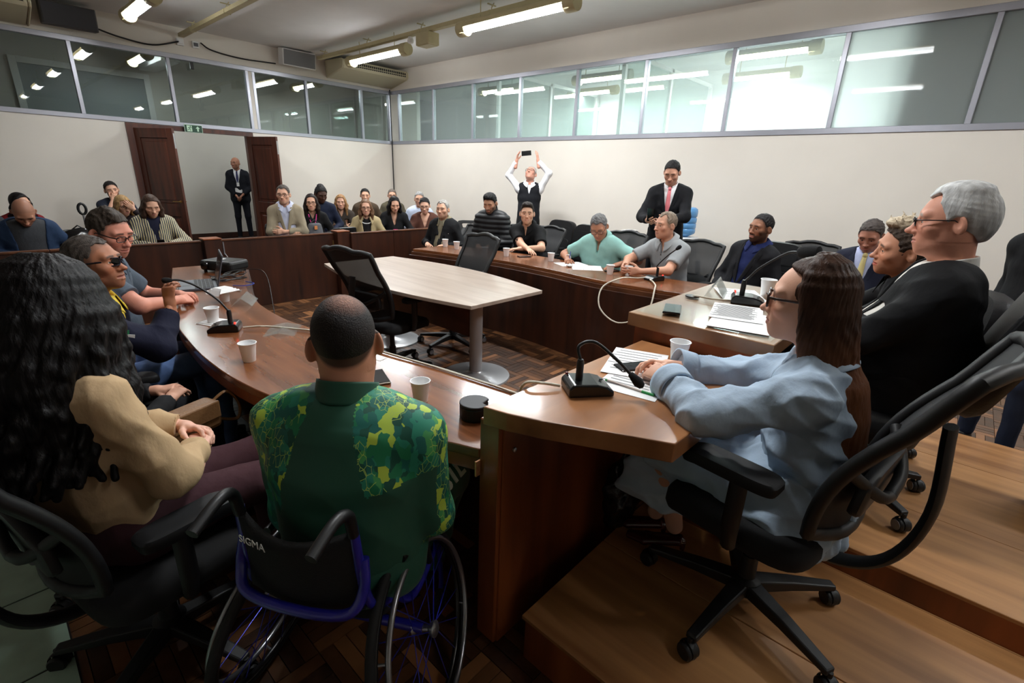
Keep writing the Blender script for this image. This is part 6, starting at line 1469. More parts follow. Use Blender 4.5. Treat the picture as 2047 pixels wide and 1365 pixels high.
for th in (2.6, 3.6, 4.6):
    w, d = p.tsec(0.86); w += 0.036; d += 0.036
    c_ = p.P_(0.86, w*math.cos(th), d*math.sin(th)); MB().box((0, 0, 0), (0.014, 0.03, 0.10)).build('belt_loop', m_lb2, p.root, loc=tuple(c_-p.org), rot=(0, 0, th+R_(6)), bevel=0.004)
for sd in (1, -1):                                                  # turned-up cuffs with a strap
    a = p.arm[sd]; ax = nrm(a['W']-a['E']); e0 = a['E']+(a['W']-a['E'])*0.66; e1 = a['E']+(a['W']-a['E'])*0.92; n1 = nrm(np.cross(ax, A(0, 0, 1))); n2 = np.cross(ax, n1)
    def cf(u, v): 
        th = 2*math.pi*u; r_ = 0.058+0.008*v; return tuple(e0+(e1-e0)*v+(n1*math.cos(th)+n2*math.sin(th))*r_-p.org)
    MB().grid(cf, 25, 6).build('cuff', m_lb, p.root, solid=0.006, smooth=180)
f = Fld()
for sd in (1, -1): f.cap(p.K[sd]-p.u*0.03, p.An[sd], 0.050, 0.032, k=0.01)
p.add('stockings', f, cloth((196, 150, 128)), 0.008)
p.body(lips=(176, 96, 94), brow=(66, 44, 34), jaw=0.9, nose=0.95, neckfat=0.84, hand_sc=0.98, iris=(50, 34, 26)); p.hair('locks', (60, 38, 26), len=0.52, n=110, wave=0.004, lr=0.014, fall=0.07, flare=0.2, arc=(-3.6, 0.40), push=0.068, bulk=0.0, deep=0.96, vol=0.5, tips=((110, 68, 43), -0.05, -1), strands=0.0008)
p.glasses(m_tort, 0.026, 0.020, glass('dark_lens', (0.5, 0.4, 0.34), 1.45, 0.02), rim=0.0032, temple=0.004)
for sd in (1, -1):                                                  # patent court shoes with heel
    an = p.An[sd]; fw = nrm(A(-0.25, 0.95, 0)); b0 = A(an[0], an[1], ZP1); f = Fld()
    f.ecap(b0+A(0, 0, 0.075)-fw*0.03, b0+fw*0.10+A(0, 0, 0.03), p.r, (0.030, 0.020), (0.038, 0.020), k=0.01); f.ecap(b0+fw*0.10+A(0, 0, 0.028), b0+fw*0.17+A(0, 0, 0.02), p.r, (0.038, 0.020), (0.022, 0.014), k=0.01)
    f.cap(b0-fw*0.04+A(0, 0, 0.07), b0-fw*0.045+A(0, 0, 0.008), 0.014, 0.006, k=0.01); p.add('shoe', f, mat('burgundy_patent', (70, 16, 20), 0.12, spec=0.7), 0.0045)
# ---- wheelchair and its rider
WR, WL, RW = A(0.66, 0.91, 0.30), A(0.414, 1.332, 0.30), 0.30
axd = nrm(WR-WL); fwd = np.cross(A(0, 0, 1), axd); mid = (WR+WL)/2; wa = math.atan2(fwd[1], fwd[0])-math.pi/2
wc = thing('wheelchair', 'sports wheelchair with blue frame and black backrest', 'wheelchair', (mid[0], mid[1], 0), wa)
tr2 = np.linalg.norm(WR-WL)/2
m_blue = mat('blue_frame_enamel', (34, 34, 150), 0.28, spec=0.6, coat=0.4); m_tire = mat('tyre_rubber', (16, 16, 17), 0.75); m_rim = mat('black_rim', (20, 20, 22), 0.3); m_steel = mat('brushed_handrim', (158, 160, 164), 0.28, metal=0.9)
m_spoke = mat('blue_spoke', (40, 46, 160), 0.3, metal=0.4)
for sd in (1, -1):
    wm = TR((sd*tr2, 0, RW), 0, 0, sd*R_(-14)); W1 = lambda p_, wm=wm: tuple(wm @ Vector(p_))
    ring = lambda R, x, n=56: [W1((x, R*math.cos(2*math.pi*k/n), R*math.sin(2*math.pi*k/n))) for k in range(n)]
    whl = MB().tube(ring(0.286, 0), 0.0135, 10, closed=True).build('wheel', m_tire, wc, smooth=60)
    MB().tube(ring(0.268, 0), 0.010, 8, closed=True).build('rim', m_rim, whl, smooth=60)
    MB().tube(ring(0.255, sd*0.032), 0.0085, 10, closed=True).build('handrim', m_steel, whl, smooth=60)
    hb_ = MB(); hb_.lathe([(0.012, -0.035), (0.022, -0.03), (0.012, -0.02), (0.012, 0.02), (0.022, 0.03), (0.024, 0.04), (0.014, 0.046), (0.0, 0.046)], 20, M=wm @ TR((0, 0, 0), 0, 0, sd*math.pi/2)); hb_.build('hub', m_steel, whl, smooth=40)
    for k in range(18):
        a0 = 2*math.pi*k/18; a1 = a0+(0.35 if k % 2 else -0.35); xs = 0.028 if k % 4 < 2 else -0.028
        MB().tube([W1((xs, 0.02*math.cos(a0), 0.02*math.sin(a0))), W1((0, 0.262*math.cos(a1), 0.262*math.sin(a1)))], 0.0016, 5).build('spoke', m_spoke, whl)
    for k in range(6):
        a0 = 2*math.pi*(k+0.5)/6; MB().tube([W1((0, 0.268*math.cos(a0), 0.268*math.sin(a0))), W1((sd*0.032, 0.255*math.cos(a0), 0.255*math.sin(a0)))], 0.004, 6).build('rim_tab', m_steel, whl)
    for q, a0 in enumerate((0.95, 3.6)):
        for j, ch in enumerate('AERO'):
            aa = a0-sd*(j-1.5)*0.085; pt = wm @ Vector((sd*0.0115, 0.268*math.cos(aa), 0.268*math.sin(aa)))
            t_ = Vector((0, math.sin(aa), -math.cos(aa)))*sd; n_ = Vector((sd, 0, 0)); u_ = n_.cross(t_); Mx = Matrix((t_, u_, n_)).transposed().to_4x4(); Mx = TR((0, 0, 0), 0, 0, sd*R_(-14)) @ Mx; Mx.translation = pt
            text_mesh('lettering', ch, 0.022, m_white, whl, M=Mx, bold=0.0008)
    MB().tube(spline([(sd*0.155, -0.185, 0.80), (sd*0.165, -0.17, 0.6), (sd*0.176, -0.14, 0.52), (sd*0.18, -0.05, 0.46), (sd*0.19, 0.06, 0.36), (sd*0.18, 0.28, 0.36), (sd*0.16, 0.36, 0.28), (sd*0.14, 0.38, 0.12)], 6), 0.013, 10).build('side_tube', m_blue, wc, smooth=60)
    MB().tube(spline([(sd*0.155, -0.185, 0.78), (sd*0.155, -0.20, 0.845), (sd*0.15, -0.245, 0.86), (sd*0.145, -0.33, 0.835)], 6), 0.0145, 10).build('push_handle', m_black, wc, smooth=60)
    MB().tube([(sd*0.21, -0.05, 0.60), (sd*0.215, 0.02, 0.595), (sd*0.215, 0.1, 0.54), (sd*0.21, 0.14, 0.42)], 0.012, 8).build('side_guard', m_black, wc, smooth=60)
    cw = MB().tube([(sd*0.17+0.0, 0.33+0.045*math.cos(t*0.4), 0.047+0.045*math.sin(t*0.4)) for t in range(16)], 0.012, 8, closed=True).build('front_castor', m_tire, wc, smooth=60)
    MB().tube([(sd*0.17, 0.33, 0.047), (sd*0.17, 0.35, 0.13), (sd*0.17, 0.33, 0.3)], 0.01, 8).build('fork', m_blue, cw, smooth=60)
MB().tube(spline([(-0.168, -0.17, 0.70), (-0.174, -0.19, 0.62), (-0.14, -0.22, 0.565), (0, -0.228, 0.55), (0.14, -0.22, 0.565), (0.174, -0.19, 0.62), (0.168, -0.17, 0.70)], 7), 0.014, 10).build('rear_bar', m_blue, wc, smooth=60)
MB().tube([tuple(v) for v in ((-tr2, 0, RW), (tr2, 0, RW))], 0.016, 10).build('axle', m_blue, wc, smooth=60)
def bkf(u, v): return ((u-0.5)*0.325, -0.165-0.05*math.sin(math.pi*u)*(0.6+0.4*v)-0.015*v, 0.54+0.245*v-0.03*math.sin(math.pi*u)*v)
MB().grid(bkf, 13, 9).build('backrest', mat('black_upholstery', (18, 18, 19), 0.8, bump=0.2, bscale=200), wc, solid=0.02, smooth=180)
text_mesh('lettering', 'SIGMA', 0.03, m_white, wc, loc=(-0.085, -0.238, 0.745), rot=(math.pi/2, 0, -0.2))
cushion(0.36, 0.38, 0.06, (0, 0.09, 0.43)).build('seat_cushion', m_fab, wc, smooth=50)
ft = MB(); ft.tube([(-0.14, 0.38, 0.12), (0.14, 0.38, 0.12)], 0.01, 8); ft.box((0, 0.42, 0.115), (0.24, 0.12, 0.008)); ft.build('footrest', m_black, wc)
# rider
m_gr, nt_, b_ = nodes_of('green_tracksuit'); b_.inputs['Base Color'].default_value = (*lin((28, 86, 66)), 1); b_.inputs['Roughness'].default_value = 0.6; b_.inputs['Sheen Weight'].default_value = 0.1
def camo():
    m, nt, b = nodes_of('green_yellow_print'); N = nt.nodes; L = nt.links; tc = N.new('ShaderNodeTexCoord'); mp = N.new('ShaderNodeMapping'); L.new(tc.outputs['Object'], mp.inputs[0]); mp.inputs['Scale'].default_value = (1.0, 1.0, 0.62); mp.inputs['Rotation'].default_value = (0.3, 0.5, 0.2)
    vo = N.new('ShaderNodeTexVoronoi'); vo.distance = 'MANHATTAN'; vo.inputs['Scale'].default_value = 42; L.new(mp.outputs[0], vo.inputs['Vector'])
    se = N.new('ShaderNodeSeparateColor'); L.new(vo.outputs['Color'], se.inputs[0])
    rp = N.new('ShaderNodeValToRGB'); rp.color_ramp.interpolation = 'CONSTANT'; e = rp.color_ramp.elements
    e[0].color = (*lin((14, 104, 92)), 1); e[1].position = 0.3; e[1].color = (*lin((24, 128, 84)), 1)
    for pos, c in ((0.52, (12, 84, 66)), (0.68, (36, 140, 112)), (0.86, (186, 214, 74)), (0.95, (70, 160, 90))): x = e.new(pos); x.color = (*lin(c), 1)
    L.new(se.outputs[0], rp.inputs[0])
    v2 = N.new('ShaderNodeTexVoronoi'); v2.feature = 'DISTANCE_TO_EDGE'; v2.inputs['Scale'].default_value = 60; L.new(mp.outputs[0], v2.inputs['Vector'])
    lt = N.new('ShaderNodeMath'); lt.operation = 'LESS_THAN'; lt.inputs[1].default_value = 0.028; L.new(v2.outputs['Distance'], lt.inputs[0])
    nz = N.new('ShaderNodeTexNoise'); nz.inputs['Scale'].default_value = 9; L.new(mp.outputs[0], nz.inputs['Vector']); gt = N.new('ShaderNodeMath'); gt.operation = 'GREATER_THAN'; gt.inputs[1].default_value = 0.5; L.new(nz.outputs['Fac'], gt.inputs[0])
    mu = N.new('ShaderNodeMath'); mu.operation = 'MULTIPLY'; L.new(lt.outputs[0], mu.inputs[0]); L.new(gt.outputs[0], mu.inputs[1])
    mx = N.new('ShaderNodeMix'); mx.data_type = 'RGBA'; L.new(mu.outputs[0], mx.inputs['Factor']); L.new(rp.outputs[0], mx.inputs['A']); mx.inputs['B'].default_value = (*lin((176, 206, 96)), 1)
    L.new(mx.outputs['Result'], b.inputs['Base Color']); b.inputs['Roughness'].default_value = 0.6; return m
m_camo = camo()
p = Person('short-haired man in a green and yellow tracksuit in the wheelchair', (0.617, 1.177, 1.285), 36, lean=3, hyaw=22, hpitch=6, hroll=-3, hipz=0.54, g=1.15, belly=0.0, shw=1.2, hs=1.04, q='near', skin=(206, 146, 118), group=TBL, seed=46, slouch=0.03)
p.set_leg(1, p.Hc+p.f*0.38+p.r*0.20+p.u*0.02, p.Hc+p.f*0.36+p.r*0.12-p.u*0.36); p.set_leg(-1, p.Hc+p.f*0.42-p.r*0.09-p.u*0.03, p.Hc+p.f*0.40-p.r*0.07-p.u*0.36)
p.set_arm(1, p.Hc+p.f*0.30+p.r*0.10+p.u*0.15, E=A(mid[0], mid[1], 0.66)+fwd*0.085+axd*0.245, curl=0.5); p.set_arm(-1, p.Hc+p.f*0.32-p.r*0.10+p.u*0.13, pole=-p.r*0.15-p.f*0.3-p.u*1.0, curl=0.5)
jk = p.top(m_gr, 'track_jacket', 'long', inf=0.020, fold=0.010, freq=24, up=0.035, neck=0.068, loose=0.006)
me = jk.data; me.materials.append(m_camo)
n = len(me.polygons); ctr = np.zeros(n*3, np.float32); me.polygons.foreach_get('center', ctr); ctr = ctr.reshape(-1, 3)+p.org
lx = (ctr-p.N) @ p.rr; ly = (ctr-p.N) @ p.ff; lz = (ctr-p.N) @ p.t
mi = np.zeros(n, np.int32)
for sd in (1, -1):
    a = p.arm[sd]; x = lx*sd
    yoke = (x > 0.068-0.26*np.minimum(lz+0.01, 0.05)) & (lz > -0.26)
    ax = a['E']-a['S']; t_ = ((ctr-a['S']) @ ax)/(ax @ ax); nearS = np.linalg.norm(ctr-(a['S']+np.clip(t_, 0, 1)[:, None]*ax), axis=1) < 0.10
    sl = nearS & (t_ > -0.2) & (x > 0.13)
    ax2 = a['W']-a['E']; t2 = ((ctr-a['E']) @ ax2)/(ax2 @ ax2); fore = (np.linalg.norm(ctr-(a['E']+np.clip(t2, 0, 1)[:, None]*ax2), axis=1) < 0.085) & (t2 > 0.0)
    inner_ = ((ctr-a['S']) @ p.f < -0.035) & (t_ > 0.25) if sd == 1 else np.zeros(n, bool)
    mi[(yoke | sl | fore) & ~inner_] = 1
me.polygons.foreach_set('material_index', mi)
p.collar(m_gr, 'stand_collar', r=0.074, hgt=0.045, gap=0.2, up=0.012, stand=True)
p.trousers(m_gr, fold=0.008); p.shoes(cloth((30, 30, 34)))
p.body(scalp=((44, 36, 32), 0.9), beard=(60, 46, 40), beard_amt=0.5, brow=(40, 30, 26), neckfat=1.2)
hr_ = p.hair('buzz', (34, 28, 26)); 
ca = hr_.data.color_attributes['Col']; n = len(hr_.data.vertices); buf = np.zeros(n*4, np.float32); ca.data.foreach_get('color', buf); buf = buf.reshape(-1, 4); co = np.zeros(n*3, np.float32); hr_.data.vertices.foreach_get('co', co)
loc = ((co.reshape(-1, 3)+p.org)-p.hc) @ p.Rh/p.hs
k = np.clip(1.2-np.linalg.norm((loc-A(0.018, -0.045, 0.118))/A(0.05, 0.055, 0.05), axis=1), 0, 1)*0.95; k2 = np.clip((-0.015-loc[:, 2])/0.05, 0, 1)*0.6
k = np.maximum(k*(0.72+0.28*np.random.RandomState(2).uniform(-1, 1, n)), k2)
buf[:, :3] = buf[:, :3]*(1-k[:, None])+np.array(lin((176, 124, 102)))*k[:, None]; ca.data.foreach_set('color', buf.ravel())
# BRASIL lettering down the right thigh
th0, th1 = p.Hj[1], p.K[1]; ax = nrm(th1-th0); upn = nrm(A(0, 0, 1)-ax*ax[2]); sdn = np.cross(ax, upn); 
for j, ch in enumerate('BRASIL'):
    t_ = 0.36+0.115*j; dirn = nrm(upn*0.75+sdn*0.66); rad_ = 0.097-0.028*t_; c_ = th0+(th1-th0)*t_+dirn*rad_
    u_ = np.cross(dirn, ax); Mx = Matrix((tuple(ax), tuple(u_), tuple(dirn))).transposed().to_4x4(); Mx.translation = Vector(tuple(c_-p.org))
    text_mesh('lettering', ch, 0.072, m_white, p.root, M=Mx, bold=0.003, shear=0.2, ext=0.003)
# ---- woman in the beige shirt
m_bs = mat('beige_cotton', (196, 166, 128), 0.85, var=0.05, vscale=8, bump=0.45, bscale=20, spec=0.2, stretch=(1, 1, 0.6))
p = Person('woman with long wavy dark hair in a beige shirt and maroon trousers', (0.115, 1.745, 1.335), 18, lean=-7, hyaw=26, hpitch=8, hipz=0.55, sc=0.95, g=1.02, hs=1.0, q='near', skin=(222, 172, 150), group=TBL, seed=47, slouch=0.03)
p.set_leg(1, p.Hc+A(0.44, -0.10, -0.01), A(p.Hc[0]+0.44, p.Hc[1]-0.08, 0.085)); p.set_leg(-1, p.Hc+A(0.44, 0.10, -0.01), A(p.Hc[0]+0.45, p.Hc[1]+0.08, 0.085))
p.set_arm(1, (0.375, 1.77, 0.70), pole=p.r*0.8-p.u*0.6-p.f*0.3, curl=0.5, palm=(0.2, 0.6, -0.6), hd=(0.35, 0.85, 0.1)); p.set_arm(-1, (0.385, 1.83, 0.715), pole=-p.r*0.8-p.u*0.6, curl=0.5, palm=(-0.1, -0.6, -0.6), hd=(0.5, -0.75, 0.0))
p.top(m_bs, 'shirt', 'long', inf=0.018, fold=0.016, freq=38, loose=0.010, cuff=0.03)
p.collar(m_bs); p.trousers(cloth((70, 42, 48)), wide=1.15, fold=0.012); p.body(jaw=0.92, neckfat=0.85, lips=(180, 96, 96)); p.shoes(cloth((70, 30, 34), kind='leather'))
p.hair('locks', (13, 10, 10), len=0.42, n=140, bulk=0.020, wave=0.018, lr=0.020, fall=0.02, flare=1.7, arc=(-4.3, 1.15), strands=0.001, seed=9, push=0.05, curtain=1.1)
# ---- woman hidden behind her, with the handbag
p = Person('woman in black trousers with a brown handbag on her lap, mostly hidden', (0.16, 2.32, 1.19), 8, lean=2, sc=0.92, g=0.95, hs=0.95, q='mid', skin=(206, 156, 132), group=TBL, seed=48)
p.set_arm(1, (0.44, 2.34, 0.66), curl=0.5); p.set_arm(-1, (0.43, 2.42, 0.66), curl=0.5)
p.top(cloth((24, 24, 26)), 'jacket', 'long', inf=0.014); p.trousers(cloth((22, 23, 28))); p.body(jaw=0.9, neckfat=0.86); p.hair('bob', (40, 30, 26)); p.shoes(cloth(BLK, kind='leather'))
hb = thing('handbag', 'brown leather handbag on the lap of the woman in black trousers', 'bag', (0.42, 2.10, 0.565), R_(20))
m_bag = cloth((132, 96, 62), kind='leather')
MB().box((0, 0, 0.06), (0.22, 0.09, 0.12)).build('body', m_bag, hb, bevel=0.02); MB().box((0, -0.048, 0.085), (0.20, 0.012, 0.075)).build('flap', m_bag, hb, bevel=0.006)
MB().tube(spline([(0.10, 0, 0.10), (0.16, -0.02, 0.13), (0.20, -0.03, 0.06), (0.19, -0.02, -0.01), (0.11, 0, 0.02)], 6), 0.007, 6).build('strap', m_bag, hb, smooth=60)
# ---- man with sunglasses
p = Person('man with wraparound sunglasses in a navy jacket speaking into a microphone', (0.335, 2.94, 1.272), 342, lean=8, hyaw=-22, hpitch=-6, g=1.12, hs=1.02, q='near', skin=(166, 110, 82), group=TBL, seed=49)
p.set_arm(1, (0.60, 2.90, 0.975), pole=(-0.1, -0.8, -0.9), palm=(0.8, 0.5, 0.0), hd=(0.1, 0.25, 1.0), curl=0.75, thumb=0.9); p.set_arm(-1, (0.56, 3.02, 0.66), pole=(-0.3, 0.7, -0.6), curl=0.6)
p.set_leg(1, (0.74, 2.86, 0.60), (0.74, 2.84, 0.085)); p.set_leg(-1, (0.74, 3.10, 0.60), (0.74, 3.1, 0.085))
p.top(cloth((226, 196, 70)), 'shirt', 'none', inf=0.004); p.top(cloth((24, 26, 46)), 'jacket', 'long', inf=0.020, V=(0.06, 0.25, 0), fold=0.013, freq=30, loose=0.012); p.collar(cloth((226, 196, 70))); p.trousers(mat('blue_denim', (78, 104, 150), 0.8, var=0.3, vscale=14, bump=0.15, bscale=400), fold=0.012)
p.body(brow=(60, 50, 46), jaw=1.02, nose=1.15, lips=(150, 84, 76), mouth_open=0.8, beard=(110, 80, 66), beard_amt=0.2); p.hair('short', (78, 70, 64), rec=0.01, vol=0.6); p.shoes(cloth(BLK, kind='leather'))
p.glasses(mat('purple_black_frame', (22, 18, 34), 0.25), 0.029, 0.017, m_sun, rim=0.003, wrap=0.5, temple=0.0038, y=0.108)
MB().box((0, 0, 0), (0.003, 0.05, 0.045)).build('flag_patch', mat('flag_patch', (40, 140, 90), 0.7), p.root, loc=tuple(p.arm[1]['S']+(p.arm[1]['E']-p.arm[1]['S'])*0.35+A(0.02, -0.078, 0.0)-p.org), rot=(0.2, 0, R_(75)))
MB().box((0, 0, 0), (0.003, 0.05, 0.022)).build('flag_patch', m_white, p.root, loc=tuple(p.arm[1]['S']+(p.arm[1]['E']-p.arm[1]['S'])*0.43+A(0.02, -0.079, 0.0)-p.org), rot=(0.2, 0, R_(75)))
# ---- man with glasses in grey polo
p = Person('man with glasses in a slate grey polo looking down at the laptop', (0.54, 3.55, 1.335), 338, lean=12, hyaw=-36, hpitch=16, g=1.22, belly=0.05, hs=1.05, q='near', skin=(206, 138, 116), group=TBL, seed=50)
p.set_arm(1, (0.80, 3.46, 0.805), pole=(-0.3, -0.9, -0.3), palm=(0, 0.5, -0.6), curl=1.0, thumb=0.9); p.set_arm(-1, (0.84, 3.62, 0.80), pole=(-0.3, 0.9, -0.3), curl=0.5)
polo(p, (84, 94, 106)); p.trousers(cloth((40, 42, 50))); p.body(brow=(60, 46, 38), fat=0.7, jaw=1.06, beard=(120, 92, 80), beard_amt=0.35, eye_slit=0.002, neckfat=1.1); p.hair('short', (64, 54, 46), vol=0.9, side=True); p.glasses(m_frame, 0.027, 0.015, m_lens, rim=0.0024, temple=0.003)
# ================================================================== small things
m_cup = mat('white_cup_plastic', (250, 250, 250), 0.35, spec=0.4)
def cup(x, y, z, label):
    r = thing('cup', label, 'cup', (x, y, z), 0, 'white plastic cups')
    pr = [(0.0, 0.003), (0.0255, 0.0), (0.027, 0.003), (0.0335, 0.062), (0.0345, 0.064), (0.0365, 0.084), (0.0385, 0.086), (0.0385, 0.088), (0.036, 0.088), (0.033, 0.06), (0.026, 0.006), (0.0, 0.006)]
    MB().lathe(pr, 28, cap0=False, cap1=False).build('body', m_cup, r, smooth=50)
    MB().tube([(0.0385*math.cos(k*0.3), 0.0385*math.sin(k*0.3), 0.087) for k in range(21)], 0.0016, 6, closed=True).build('rim', m_cup, r, smooth=60)
    return r
for x, y, z, lb in ((1.033, 1.395, ZL, 'white plastic cup between the phone and the black round case'), (0.723, 2.258, ZL, 'white plastic cup alone on the curved desk, short of the microphone'), (0.80, 2.985, ZL, 'white plastic cup standing on a paper napkin by the microphone'), (1.01, 3.445, ZL, 'white plastic cup covered with a paper napkin by the laptop'),
                    (1.735, 0.696, ZA, 'white plastic cup by the hands of the woman in light blue'), (2.71, 0.68, ZBK+0.008, 'white plastic cup on the raised desk behind its microphone'),
                    (3.85, 4.62, ZL, 'white plastic cup before the elderly man in the black jacket'), (3.823, 4.379, ZL, 'white plastic cup before the man in the puffer jacket'), (3.78, 3.86, ZL, 'white plastic cup seen behind the see-through mesh chair'), (3.935, 3.677, ZL, 'white plastic cup before the young man with folded arms'),
                    (4.09, 3.17, ZL, 'white plastic cup between the black phone and the writing man'), (3.974, 2.369, ZL, 'white plastic cup beside the dark phone and the pale grey polo'), (4.06, 2.225, ZL, 'white plastic cup held by the man in the pale grey polo')):
    cup(x, y, z, lb)
m_paper = mat('white_paper', (238, 238, 236), 0.7)
def napkin(loc, label, drape=False, rz=0.0):
    r = thing('napkin', label, 'napkin', loc, rz)
    if drape:
        def fn(u, v):
            x, y = (u-0.5)*0.15, (v-0.5)*0.15; d = max(abs(x), abs(y)); return (x, y, -max(0, d-0.04)*1.1*(1 if abs(x) > abs(y) else 0.5))
        MB().grid(fn, 13, 13).build('sheet', m_paper, r, solid=0.002)
    else:
        MB().box((0, 0, 0.0015), (0.12, 0.12, 0.003)).build('sheet', m_paper, r); MB().box((0.01, 0.008, 0.0045), (0.11, 0.11, 0.003)).build('fold', m_paper, r, rot=(0, 0, 0.08))
napkin((0.80, 2.985, ZL-0.0), 'folded white napkin under the cup by the microphone', rz=0.4)
napkin((1.01, 3.445, ZL+0.091), 'white napkin draped over the cup by the laptop', True, 0.3)
# conference microphones
m_red = mat('red_led', (255, 40, 30), 0.4, emit=4.0); m_scr = mat('mic_panel', (60, 62, 66), 0.35)
def mic(loc, rz, pts, label, led=True, foam=(0.017, 0.026), hr=0.0055, foamlen=0.05):
    r = thing('desk_microphone', label, 'microphone', loc, rz, 'gooseneck desk microphones')
    pf = [(-0.075, 0.0), (0.075, 0.0), (0.075, 0.018), (0.05, 0.034), (0.02, 0.042), (-0.06, 0.045), (-0.075, 0.03)]
    b = MB(); n = len(pf); b.add([(xx, p[0], p[1]) for xx in (-0.055, 0.055) for p in pf], [(i, (i+1) % n, n+(i+1) % n, n+i) for i in range(n)] + [tuple(range(n-1, -1, -1)), tuple(range(n, 2*n))])
    b.build('base', m_blackg, r, bevel=0.006)
    MB().box((0, 0.045, 0.037), (0.07, 0.04, 0.004)).build('panel', m_scr, r, rot=(-0.42, 0, 0)); MB().lathe([(0.006, 0), (0.006, 0.004)], 10, (0.0, 0.045, 0.038)).build('button', m_black, r, smooth=40)
    MB().lathe([(0.005, 0), (0.005, 0.007), (0.0, 0.009)], 10, (-0.04, -0.06, 0.045)).build('led', m_red if led else mat('led_off', (110, 20, 20), 0.4), r, smooth=40)
    MB().lathe([(0.012, 0.04), (0.012, 0.10), (0.009, 0.112)], 14, (0, -0.03, 0)).build('socket', m_black, r, smooth=40)
    inv = (Matrix.Translation(loc) @ rotz(rz)).inverted(); P = [Vector((0, -0.03, 0.105))] + [inv @ Vector(p_) for p_ in pts]
    sp_ = spline([tuple(v) for v in P], 10); MB().tube(sp_, hr, 8).build('gooseneck', m_black, r, smooth=60)
    e = Vector(sp_[-1]); d = (e-Vector(sp_[-3])).normalized(); q = d.to_track_quat('Z', 'Y').to_matrix().to_4x4(); q.translation = e
    a, bb = foam; MB().lathe([(0.004, -0.012), (a*0.8, -0.008), (a, 0.004), (bb*0.9, foamlen*0.55), (a*0.9, foamlen*0.9), (0.0, foamlen)], 18, M=q, cap0=True, cap1=False).build('windscreen', mat('mic_foam', (14, 14, 15), 0.95, bump=0.4, bscale=500), r, smooth=60)
    return r
mic((0.80, 2.80, ZL), R_(60), [(0.79, 2.83, 0.93), (0.72, 2.87, 1.00), (0.66, 2.89, 1.035), (0.615, 2.90, 1.04)], 'gooseneck microphone held by the man with the sunglasses', foam=(0.012, 0.016), foamlen=0.035)
mic((1.255, 0.79, ZA), R_(-128), [(1.24, 0.825, 1.09), (1.275, 0.79, 1.105), (1.30, 0.72, 1.06), (1.315, 0.665, 1.015)], 'gooseneck microphone bent over the side desk before the woman in light blue', led=False, foam=(0.012, 0.019), foamlen=0.05)
mic((4.06, 1.96, ZL), R_(70), [(4.03, 1.93, 0.90), (4.01, 1.84, 1.0), (4.0, 1.76, 1.07)], 'gooseneck microphone on the long desk before the man in the pale grey polo', foam=(0.014, 0.02), foamlen=0.045)
mic((2.45, 0.69, ZBK+0.008), R_(200), [(2.45, 0.70, 1.19), (2.44, 0.66, 1.24), (2.42, 0.56, 1.32), (2.40, 0.50, 1.335)], 'gooseneck microphone with a thick foam head on the raised desk', foam=(0.026, 0.03), foamlen=0.085)
# phones, papers, pen, round case
phone((1.033, 1.694, ZL+0.006), 'silver-edged phone on the curved desk beside the man in green', w=0.078, l=0.155, flat_rot=R_(-20), m=mat('phone_silver', (150, 140, 130), 0.3, metal=0.6), screen=False)
phone((2.03, 0.875, ZBK+0.0145), 'black phone on the raised desk beside the papers', w=0.075, l=0.16, flat_rot=R_(-68), screen=False)
phone((4.07, 3.53, ZL+0.006), 'black phone before the young man with folded arms', flat_rot=R_(70), screen=False)
phone((4.11, 2.43, ZL+0.006), 'dark phone beside a cup on the long desk before the turquoise polo', flat_rot=R_(80), screen=False)
phone((1.56, 0.78, ZA+0.006), 'dark phone by the hands of the woman in light blue', flat_rot=R_(60), screen=False)
m_txt = mat('print_grey', (120, 120, 124), 0.8)
def sheet(x, y, z, rz, label, w=0.21, l=0.297, lines=14, curl=0.0, group=None):
    r = thing('paper_sheet', label, 'paper', (x, y, z), rz, group)
    MB().grid(lambda u, v: ((u-0.5)*w, (v-0.5)*l, 0.001+curl*(u**3)), 7, 7).build('page', m_paper, r, solid=0.001)
    if lines:
        t = MB()
        for k in range(lines): t.box((-0.01*(k % 3), l*0.4-k*l*0.8/lines, 0.0022), (w*(0.78-0.1*(k % 4 == 3)), 0.0035, 0.0006))
        t.build('printed_lines', m_txt, r)
sheet(1.47, 0.72, ZA, R_(-80), 'printed sheet under the hands of the woman in light blue', lines=10)
sheet(1.60, 0.80, ZA+0.003, R_(-70), 'printed sheet overlapping another beside the phone on the side desk', lines=8)
sheet(2.10, 0.60, ZBK+0.008, R_(-78), 'blank white sheet at the edge of the raised desk', lines=0, w=0.23, l=0.33)
sheet(2.22, 0.66, ZBK+0.011, R_(-74), 'printed sheet with dense text on the raised desk', lines=18)
sheet(2.62, 0.78, ZBK+0.008, R_(-60), 'white sheet behind the microphone on the raised desk', lines=4)
sheet(4.12, 2.93, ZL, R_(65), 'sheet being written on by the man in the turquoise polo', lines=6)
sheet(4.05, 2.68, ZL, R_(40), 'white sheet beside the one being written on', lines=3, curl=0.01)
sheet(1.17, 1.92, ZL, R_(10), 'narrow white paper strip by the inner edge of the curved desk', w=0.05, l=0.10, lines=0)
cn = MB(); 
nt = thing('crumpled_napkin', 'crumpled white tissue on the long desk before the writing man', 'tissue', (3.98, 2.84, ZL)); f = Fld(); f.ell((0, 0, 0.014), (0.045, 0.03, 0.014)); P, Q = f.mesh(0.004); P = folds(P, Q, 0.012, 130, 5); P[:, 2] = np.maximum(P[:, 2], 0.001); mesh_obj('tissue', P, Q, m_paper, nt)
pe = thing('pen', 'green-capped ballpoint pen lying on the side desk', 'pen', (1.376, 0.70, ZA+0.005), R_(0))
